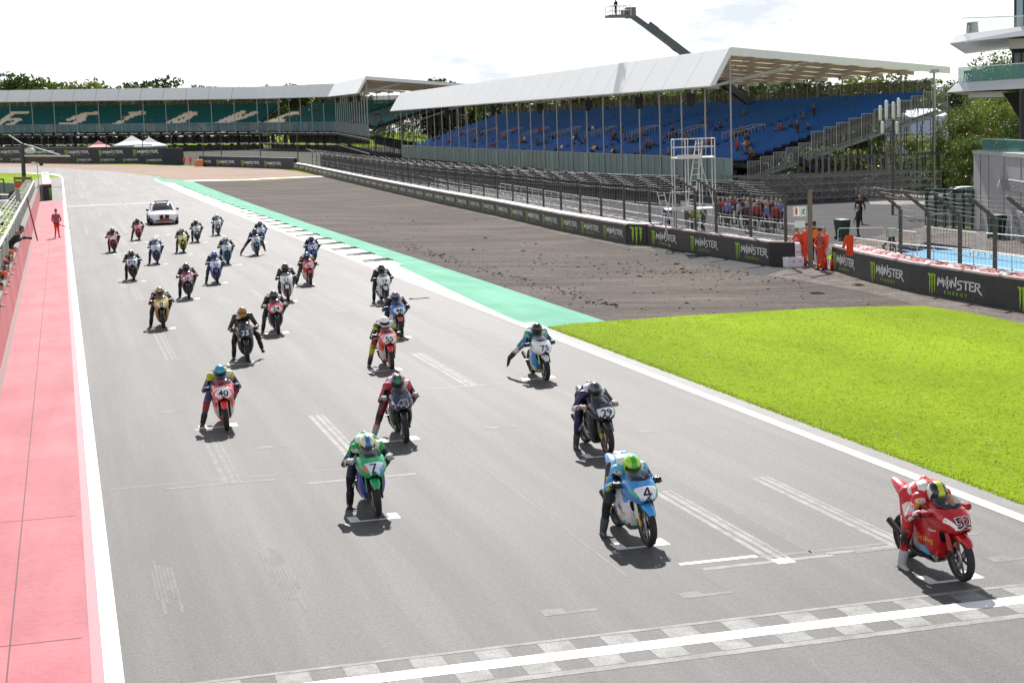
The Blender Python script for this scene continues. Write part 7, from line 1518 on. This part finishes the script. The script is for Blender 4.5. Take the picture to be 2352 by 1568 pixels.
# ================================================================== right edge: hospitality building, concrete block, van, masts
DB = 92.0
_r = ray(2420, 300); XH = Vector((_r.x, _r.y, 0)).normalized()
M_WHITEPANEL = mat('white_cladding', (0.62, 0.62, 0.65), .4, 0, .05, .5); M_SOFF = mat('soffit', (0.40, 0.38, 0.36), .7, 0, .08, .5)
M_GLASSG = glass('green_glass', (0.10, 0.30, 0.27), .42, .05); M_GLASSD = glass('dark_glazing', (.03, .05, .07), .88, .05)
hb = thing('hospitality_building', 'white cantilevered building with pointed slabs and glass balustrades at the right edge', 'building', atD(2352, 330, DB)-Vector((0, 0, 8))); HB = hb.location.copy()
pq = lambda px, py, dz=0.0: atD(px, py, DB)+XH*dz-HB
def slab(name, tipb, tipt, rt_, rb_, dep=16, m=M_WHITEPANEL):
    mb = MB(); a, b, c, d = pq(*tipb), pq(*tipt, .9), pq(*rt_, .9), pq(*rb_); o = XH*dep
    k = 2.2; c = b+(c-b)*k; d = a+(d-a)*k
    mb.hexa([a, d, d+o, a+o+XH*2, b, c, c+o, b+o]); mb.build(name, [m], hb)
slab('balcony_slab', (2175, 212.5), (2193.5, 190.5), (2352, 179.8), (2352, 203.4)); slab('roof_slab', (2179.8, 100.6), (2195, 79), (2352, 58.7), (2352, 82.3))
mb = MB(); mb.hexa([pq(2222, 225, .5), pq(2306, 223, .5), pq(2306, 223, 8), pq(2222, 225, 8), pq(2226, 211, .5), pq(2300, 210, .5), pq(2300, 210, 8), pq(2226, 211, 8)]); mb.build('soffit_step', [M_SOFF], hb)
mb = MB(); mb.hexa([pq(2316, 111, 1.2), pq(2480, 105, 1.2), pq(2480, 105, 14), pq(2316, 111, 14), pq(2316, 88, 1.2), pq(2480, 80, 1.2), pq(2480, 80, 14), pq(2316, 88, 14)]); mb.build('soffit_box', [M_SOFF], hb)
for nm, x0, yt0, yb0, yt1, yb1, m in (('glazed_wall', 2325, 111, 185, 107, 180, M_GLASSD), ('glazed_wall', 2330, -20, 64, -25, 60, glass('pale_glazing', (.22, .36, .42), .8, .05))):
    mb = MB(); mb.hexa([pq(x0, yb0, 2.0), pq(2480, yb1, 2.0), pq(2480, yb1, 2.2), pq(x0, yb0, 2.2), pq(x0, yt0, 2.0), pq(2480, yt1, 2.0), pq(2480, yt1, 2.2), pq(x0, yt0, 2.2)]); w = mb.build(nm, [m], hb)
    q = MB(); q.hexa([pq(x0, yb0, 2.0), pq(x0, yb0, 14), pq(x0+1, yb0, 14), pq(x0+1, yb0, 2.0), pq(x0, yt0, 2.0), pq(x0, yt0, 14), pq(x0+1, yt0, 14), pq(x0+1, yt0, 2.0)]); q.build('side_glazing', [m], hb)
    for xx in (x0, x0+20, x0+45): q = MB(); q.bar(pq(xx, yb0, 1.95), pq(xx, yt0, 1.95), .10 if xx == x0 else .05); q.build('mullion', [M_BLACK], w)
mb = MB(); mb.hexa([pq(2347, 184, 3), pq(2480, 180, 3), pq(2480, 180, 9), pq(2347, 184, 9), pq(2347, 112, 3), pq(2480, 108, 3), pq(2480, 108, 9), pq(2347, 112, 9)]); mb.build('inner_wall', [paint('20222c', .6)], hb)
for nm, x0, t0, b0, t1, b1 in (('glass_balustrade', 2198.6, 155.5, 190, 142.5, 180.5), ('glass_balustrade', 2208, 40, 77, 38, 62)):
    mb = MB(); mb.hexa([pq(x0, b0, 1.0), pq(2480, b1-8, 1.0), pq(2480, b1-8, 1.05), pq(x0, b0, 1.05), pq(x0, t0, 1.0), pq(2480, t1-8, 1.0), pq(2480, t1-8, 1.05), pq(x0, t0, 1.05)])
    mb.hexa([pq(x0, b0, 1.06), pq(x0+.7, b0, 1.06), pq(x0+.7, b0, 9), pq(x0, b0, 9), pq(x0, t0, 1.06), pq(x0+.7, t0, 1.06), pq(x0+.7, t0, 9), pq(x0, t0, 9)]); g_ = mb.build(nm, [M_GLASSG if t0 > 100 else glass('clear_glass', (.6, .66, .66), .12, .05)], hb)
    q = MB(); q.bar(pq(x0, t0, 1.02), pq(2480, t1-8, 1.02), .05); q.build('top_rail', [M_ALU], g_)
mb = MB(); c0, c1, c2 = pq(2301, 212, 3), pq(2480, 196, 3), pq(2480, 400, 6); mb.hexa([pq(2358, 310, 5), pq(2480, 400, 5), pq(2480, 400, 11), pq(2358, 310, 11), c0, c1, c1+XH*9, c0+XH*9]); mb.build('black_wedge', [mat('wedge_black', (.012, .012, .016), .7)], hb)
def stool(label, px, py, w, h, dz):
    b = atD(px, py, DB)+XH*dz; s_ = F/DB; W_, H__ = w/s_, h/s_; r_ = thing('bar_stool', label, 'stool', b)
    mb = MB(); mb.box((0, 0, H__*.86), (W_*.8, W_*.7, H__*.22)); mb.build('seat', [M_BLACK], r_)
    for x, y in ((-1, -1), (1, -1), (1, 1), (-1, 1)): q = MB(); q.bar((x*W_*.46, y*W_*.3, 0), (x*W_*.36, y*W_*.25, H__*.76), .04); q.build('leg', [M_DARK], r_)
    q = MB(); q.path([(-W_*.43, -.25, H__*.25), (W_*.43, -.25, H__*.25)], .02, 5); q.build('footrest', [M_DARK], r_)
def plinth(label, px, py, w, h, dz):
    b = atD(px, py, DB)+XH*dz; s_ = F/DB; W_, H__ = w/s_, h/s_; r_ = thing('table', label, 'table', b); mb = MB(); mb.hexa([(-W_*.5, -.3, 0), (W_*.55, -.3, 0), (W_*.55, .3, 0), (-W_*.5, .3, 0), (-W_*.4, -.25, H__*.95), (W_*.4, -.25, H__*.95), (W_*.4, .25, H__*.95), (-W_*.4, .25, H__*.95)]); mb.build('pedestal', [paint('8c948c', .6)], r_)
    mb = MB(); mb.box((0, 0, H__*.975), (W_*1.1, .7, H__*.05)); mb.build('table_top', [paint('b8c0bc', .5)], r_)
stool('bar stool behind the green glass balustrade', 2219, 188, 18, 28, 2.2); plinth('pale bar table beside the stool behind the green glass', 2238, 186, 13, 28, 2.6)
stool('bar stool on the upper slab against the sky', 2221, 74, 9, 26, 2.2); plinth('pale bar table on the upper slab', 2231, 74, 13, 28, 2.6)
# concrete block
cb0, cb1 = V(2236, 523), V(2352, 557); cb1 = cb0+(cb1-cb0)*1.9; A_ = (cb1-cb0); A_.z = 0; A_.normalize(); B_ = Vector((-A_.y, A_.x, 0)); LB = (cb1-cb0).length
HBk = atY(2240.6, 345, cb0.y).z-cb0.z
cbk = thing('concrete_block', 'pale concrete panel block with louvres below a glass fenced roof terrace', 'building', cb0); bx = lambda a, b, z: A_*a+B_*b+Vector((0, 0, z))
mb = MB(); mb.hexa([bx(0, 0, -.6), bx(LB, 0, -.6), bx(LB, 9, -.6), bx(0, 9, -.6), bx(0, 0, HBk-.2), bx(LB, 0, HBk-.2), bx(LB, 9, HBk-.2), bx(0, 9, HBk-.2)]); mb.build('wall', [mat('concrete_panel', (0.30, 0.30, 0.315), .8, 0, .10, .8)], cbk)
mb = MB(); mb.hexa([bx(-.05, -.05, HBk-.197), bx(LB, -.05, HBk-.197), bx(LB, 9.05, HBk-.197), bx(-.05, 9.05, HBk-.197), bx(-.05, -.05, HBk), bx(LB, -.05, HBk), bx(LB, 9.05, HBk), bx(-.05, 9.05, HBk)]); mb.build('coping', [mat('coping_stone', (0.36, 0.36, 0.35), .8, 0, .08, 1)], cbk)
ua = lambda px: (along(cb0, cb1, px)-cb0).length
for px in (2252, 2271, 2306, 2345): q = MB(); q.box(bx(ua(px), -.008, HBk*.45), (.035, .02, HBk*1.05), 0, (A_, B_, Vector((0, 0, 1)))); q.build('panel_joint', [M_BLACK], cbk)
sz = HBk/178.0; zz = lambda py: (523-py)*sz
def louvre(x0, x1, y0, y1, slope, n):
    a0, a1 = ua(x0), ua(x1); r0 = MB(); r0.hexa([bx(a0, -.05, zz(y0)), bx(a1, -.05, zz(y0)), bx(a1, -.01, zz(y0)), bx(a0, -.01, zz(y0)), bx(a0+slope, -.05, zz(y1)), bx(a1, -.05, zz(y1)), bx(a1, -.01, zz(y1)), bx(a0+slope, -.01, zz(y1))]); fr_ = r0.build('louvre', [paint('3c3c44', .6)], cbk)
    q = MB()
    for i in range(n): t = (i+.5)/n; z = zz(y0)+(zz(y1)-zz(y0))*t; q.hexa([bx(a0+slope*t, -.10, z-.04), bx(a1, -.10, z-.04), bx(a1, -.055, z), bx(a0+slope*t, -.055, z), bx(a0+slope*t, -.10, z-.025), bx(a1, -.10, z-.025), bx(a1, -.055, z+.015), bx(a0+slope*t, -.055, z+.015)])
    q.build('louvre_blades', [paint('84848c', .7)], fr_)
louvre(2293, 2500, 421, 398, .75, 9); louvre(2326, 2500, 552, 459, 0, 26)
mb = MB(); mb.hexa([bx(.7, .3, HBk), bx(LB, .3, HBk), bx(LB, .34, HBk), bx(.7, .3, HBk)+B_*.04, bx(.7, .3, HBk+.62), bx(LB, .3, HBk+.62), bx(LB, .34, HBk+.62), bx(.7, .34, HBk+.62)]); g_ = mb.build('glass_balustrade', [M_GLASSG], cbk); q = MB(); q.bar(bx(.7, .32, HBk+.64), bx(LB, .32, HBk+.64), .04); q.build('top_rail', [M_ALU], g_)
q = MB(); a = ua(2300); q.tube(bx(a, 1.2, HBk), bx(a, 1.2, HBk+3.2), .28, None, 14); q.build('column', [paint('1a1a24', .6)], cbk)
# green gate, mesh fence, barrels, vans, road
patch('car_park', [P2(1960, 432), P2(2060, 402), P2(2170, 395), P2(2260, 400), P2(2300, 470), P2(2150, 470), P2(2000, 470)], .012, mat('pale_gravel', (.26, .245, .22), .9, 0, .15, .5, spec=.05), xs=(14, 26, 62, 85))
def fence_run(label, name, p, q_, h, n, m, fill=None, cat='fence'):
    r_ = thing(name, label, cat, p); d = q_-p
    for i in range(n+1): b = MB(); c = d*(i/n); c.z = zt(p.x+c.x, p.y+c.y)-p.z; b.bar(c, c+Vector((0, 0, h)), .14); b.build('post', [m], r_)
    b = MB(); z1 = zt(q_.x, q_.y)-p.z; e = Vector((d.x, d.y, z1))
    for k in (.98, .55, .1): b.bar(Vector((0, 0, h*k)), e+Vector((0, 0, h*k)), .09)
    b.build('rails', [m], r_)
    if fill: b = MB(); b.hexa([Vector((0, .04, .05)), e+Vector((0, .04, .05)), e+Vector((0, .08, .05)), Vector((0, .08, .05)), Vector((0, .04, h*.96)), e+Vector((0, .04, h*.96)), e+Vector((0, .08, h*.96)), Vector((0, .08, h*.96))]); b.build('infill', [fill], r_)
    return r_
M_DGREEN = mat('dark_green_metal', (.012, .06, .045), .5)
fence_run('dark green metal fence in front of the white van', 'metal_fence', V(2040, 446), V(2172, 448), 2.9, 6, M_DGREEN)
fence_run('solid dark green gate leaf at the end of the metal fence', 'gate', V(2172, 448), V(2188, 448), 2.9, 1, M_DGREEN, M_DGREEN, 'gate')
fence_run('low dark green mesh fence left of the concrete block', 'mesh_fence', V(2128, 520), V(2234, 525), 2.2, 5, M_DGREEN, glass('green_mesh', (.012, .045, .035), .5, .8))
q_ = thing('traffic_barrel', 'red and white banded barrel beside the concrete block', 'barrel', V(2224, 440)); mb = MB(); mb.lathe((0, 0, 0), (0, 0, 1), [(0, .01), (0, .55), (1.5, .5), (1.6, .3), (1.6, .01)], 18); mb.build('barrel_body', [paint('e8e4e0')], q_)
for z in (.25, .6, .95): mb = MB(); mb.lathe((0, 0, z), (0, 0, 1), [(0, .555-.03*z), (.22, .555-.03*z-.007)], 18); mb.build('red_band', [paint('c02828')], q_)
vn = thing('van', 'white van parked behind the dark green metal fence', 'van', V(2112, 425)); vn.rotation_euler = (0, 0, pi-YAW*.9); dv = (vn.location-CAMP).dot(FW); ks = 74*dv/F/4.6; vn.scale = (ks, ks, ks)
mb = MB(); secs = [[(x, s_*.95*w, z) for s_, z in ((-1, .3), (-1.0, z1*.6), (-.9, z1-.12), (-.7, z1), (.7, z1), (.9, z1-.12), (1, z1*.6), (1, .3))] for x, z1, w in ((2.3, .85, .9), (2.1, 1.05, .98), (1.45, 1.15, 1.0), (.75, 1.82, 1.0), (.3, 1.92, 1.0), (-2.2, 1.92, 1.0), (-2.3, 1.85, .97))]; mb.loft(secs, 0, True, True, True); mb.build('body', [paint('eef0f4', .3)], vn)
mb = MB(); mb.hexa([(.35, .955, 1.2), (1.35, .955, 1.2), (1.35, .962, 1.2), (.35, .962, 1.2), (.35, .93, 1.72), (.80, .93, 1.72), (.80, .94, 1.72), (.35, .94, 1.72)]); mb.hexa([(.35, -.955, 1.2), (1.35, -.955, 1.2), (1.35, -.962, 1.2), (.35, -.962, 1.2), (.35, -.93, 1.72), (.80, -.93, 1.72), (.80, -.94, 1.72), (.35, -.94, 1.72)]); mb.build('side_window', [MATS['car_glass']], vn)
for x in (1.45, -1.45):
    for s_ in (1, -1): mb = MB(); mb.lathe((x, s_*.88, .33), (0, 1, 0), [(-.1, .01), (-.1, .33), (.1, .33), (.1, .01)], 18); mb.build('wheel', [M_TYRE], vn)
small_car('pale car half hidden behind the low green mesh fence', V(2200, 470), radians(170), 'e8e8ea', .9)
for i, (px, py) in enumerate(((1900, 420), (1955, 415), (2000, 412), (2020, 425))): small_car('parked car seen through the grandstand scaffold', V(px, py), radians(random.choice((10, 190, 170))), random.choice(('e8e8ea', 'd0d4d8', '3a4048')), 1.0)['group'] = 'cars seen through the scaffold'
for px, py, w, h, c, lb in ((2105, 286, 95, 34, 'a8b4d0', 'pale blue sided shed behind the stair top'),):
    b = atD(px, py, 185); g = zt(b.x, b.y); r_ = thing('shed' if 'shed' in lb else 'trailer', lb, 'shed' if 'shed' in lb else 'trailer', (b.x, b.y, g)); s_ = F/185; hh = b.z-g+h/s_/2; mb = MB(); mb.box((0, 0, hh/2), (w/s_, 6, hh)); mb.build('side', [paint(c, .6)], r_); mb = MB(); mb.prism([(-w/s_/2-.2, -3.1, hh+.003), (w/s_/2+.2, -3.1, hh+.003), (w/s_/2+.2, 0, hh+.9), (-w/s_/2-.2, 0, hh+.9)], (0, 3.1, -.0)); mb.build('roof', [paint('d8dce8', .5)], r_)
# antenna mast
mt = thing('antenna_mast', 'dark mast carrying a cluster of upright white antennas', 'mast', (lambda p: (p.x, p.y, zt(p.x, p.y)))(atD(2050, 430, 108))); MB0 = mt.location.copy(); wq = lambda px, py: atD(px, py, 108)-MB0
q = MB(); q.tube((0, 0, 0), wq(2051, 272), .09, .08, 8); q.bar(wq(2022, 273), wq(2068, 270), .09); q.bar(wq(2028, 302), wq(2068, 302), .08); q.build('mast_pole', [M_POST], mt)
for x, y0, y1 in ((2022, 246, 274), (2036, 234, 272), (2052, 238, 272), (2064, 229, 268), (2027, 283, 305), (2060, 283, 305)): q = MB(); a, b = wq(x, y1), wq(x, y0); q.caps(a, b, .11, .11, 10); q.build('antenna', [paint('e8e6e0', .4)], mt)
# boom lift behind the grandstand, with its camera operator
bl = thing('boom_lift', 'grey boom lift rising behind the blue grandstand with a railed basket', 'boom lift', (lambda p: (p.x, p.y, zt(p.x, p.y)))(atD(1780, 330, 182))); B0_ = bl.location.copy(); wb_ = lambda px, py, D=178: atD(px, py, D)-B0_
M_BOOM = paint('46535a', .5)
q = MB(); q.bar(wb_(1452, 37, 172), wb_(1495, 68, 173), .38, .5); q.build('jib', [M_BOOM], bl)
q = MB(); q.bar(wb_(1492, 62, 173), wb_(1760, 265, 181), .62, .72); q.bar(wb_(1488, 58, 173), wb_(1508, 73, 173), .75, .9); q.build('main_boom', [M_BOOM], bl)
q = MB(); q.bar(wb_(1552, 112, 175), wb_(1640, 175, 178), .25, .25); q.bar(wb_(1545, 104, 175), wb_(1556, 113, 175), .6, .8); q.build('lift_cylinder', [M_POST], bl)
q = MB(); q.box((0, 0, .7), (3.2, 6, 1.2)); q.bar((0, 0, 1.2), wb_(1760, 265, 181), .7, .8); q.build('chassis', [M_BOOM], bl)
q = MB(); q.box(wb_(1422, 38, 172), (2.6, 1.6, .25)); q.box(wb_(1448, 30, 172), (.9, 1.0, 1.1)); q.box(wb_(1437, 32, 172), (.8, .8, .7)); q.build('basket_floor', [paint('5c6468', .5)], bl)
q = MB(); 
for x in (1396, 1412, 1428, 1444):
    for o_ in (-.7, .7): q.tube(wb_(x, 37, 172)+Vector((0, o_, 0)), wb_(x, 14, 172)+Vector((0, o_, 0)), .04, None, 5)
for y in (14, 25): 
    for o_ in (-.7, .7): q.tube(wb_(1396, y, 172)+Vector((0, o_, 0)), wb_(1444, y, 172)+Vector((0, o_, 0)), .04, None, 5)
q.build('basket_rails', [M_WPIPE], bl)
stand_person('camera operator in dark clothes standing in the boom lift basket', atD(1415, 36, 172), radians(200), '1c1e2c', '24262c', 'hold', 'd8d8d8', seed=95)

def inside(x, y, poly):
    c = False; j = len(poly)-1
    for i in range(len(poly)):
        (x0, y0), (x1, y1) = poly[i], poly[j]
        if (y0 > y) != (y1 > y) and x < (x1-x0)*(y-y0)/(y1-y0)+x0: c = not c
        j = i
    return c
GP = [(XR+0.44, -10)]+[(XR+0.44, P2(1250, 752)[1])]+g_edge[1:]
gb = random.Random(3); q = MB()
for i in range(46000):
    y = 15+45*gb.random()**1.6; x = 13.03+gb.random()*(min(26, 13+(y-8)*.55)-13)
    if gb.random() < .10: x = 13.0+abs(gb.gauss(0, .10))
    h = gb.uniform(.012, .036); a = gb.uniform(0, 6.28); w = .009+.00025*y; lx, ly = gb.gauss(0, .03), gb.gauss(0, .03); z = zt(x, y)
    if not inside(x, y, GP): continue
    q.v += [(x-w*cos(a), y-w*sin(a), z), (x+w*cos(a), y+w*sin(a), z), (x+lx, y+ly, z+h)]; o = len(q.v)-3; q.f.append((o, o+1, o+2)); q.m.append(0); q.sm.append(False)
gm = leaf_mat('grass_blade', (.180, .270, .010), (.225, .31, .014), .45); tag(q.build('grass_blades', [gm]), 'short mown grass on the verge right of the track', 'grass', None, 'stuff')

SB = [(p[0], p[1]) for p in M0+M1]; cb_ = random.Random(8); q = MB(); n_ = 0
while n_ < 800:
    px, py = cb_.uniform(520, 2080), cb_.uniform(420, 738)
    n_ = int(n_)
    if n_ % 3 == 0: t = cb_.random(); px, py = 900+t*480+cb_.uniform(-6, 60), 585+t*146-abs(cb_.gauss(0, 6))
    elif n_ % 3 == 1: px, py = cb_.gauss(1560, 170), cb_.gauss(612, 16)
    d = ray(px, py); t = (CH+.5)/-d.z; p = CAMP+d*t; x, y = p.x, p.y
    if not inside(x, y, SB): continue
    s = cb_.uniform(.02, .05)*(1.7 if cb_.random() < .1 else 1); z = zt(x, y); h = s*cb_.uniform(.4, .9); a0 = cb_.uniform(0, 6.28); o = len(q.v); w = 1+1.8*cb_.random()
    q.v += [(x+s*w*cos(a0+i*1.5708)*(1 if i % 2 else 1), y+s*.8*sin(a0+i*1.5708), z-.01) for i in range(4)]+[(x+cb_.uniform(-.3, .3)*s, y, z+h)]
    for i in range(4): q.f.append((o+i, o+(i+1) % 4, o+4)); q.m.append(0); q.sm.append(False)
    n_ += 1
tag(q.build('soil_clods', [mat('clod', (.055, .045, .040), .95, 0, .3, 2, spec=.02)]), 'loose dark clods lying on the raked soil bed', 'soil', None, 'stuff')
p = V(963, 686); q = MB(); q.bar((-.3, 0, .012), (.35, .05, .012), .05, .02); q.box((-.3, 0, .02), (.08, .1, .03)); tag(q.build('marker_bar', [M_BLACK], None, p), 'thin black bar lying on the track right of the plain white motorcycle', 'bar')
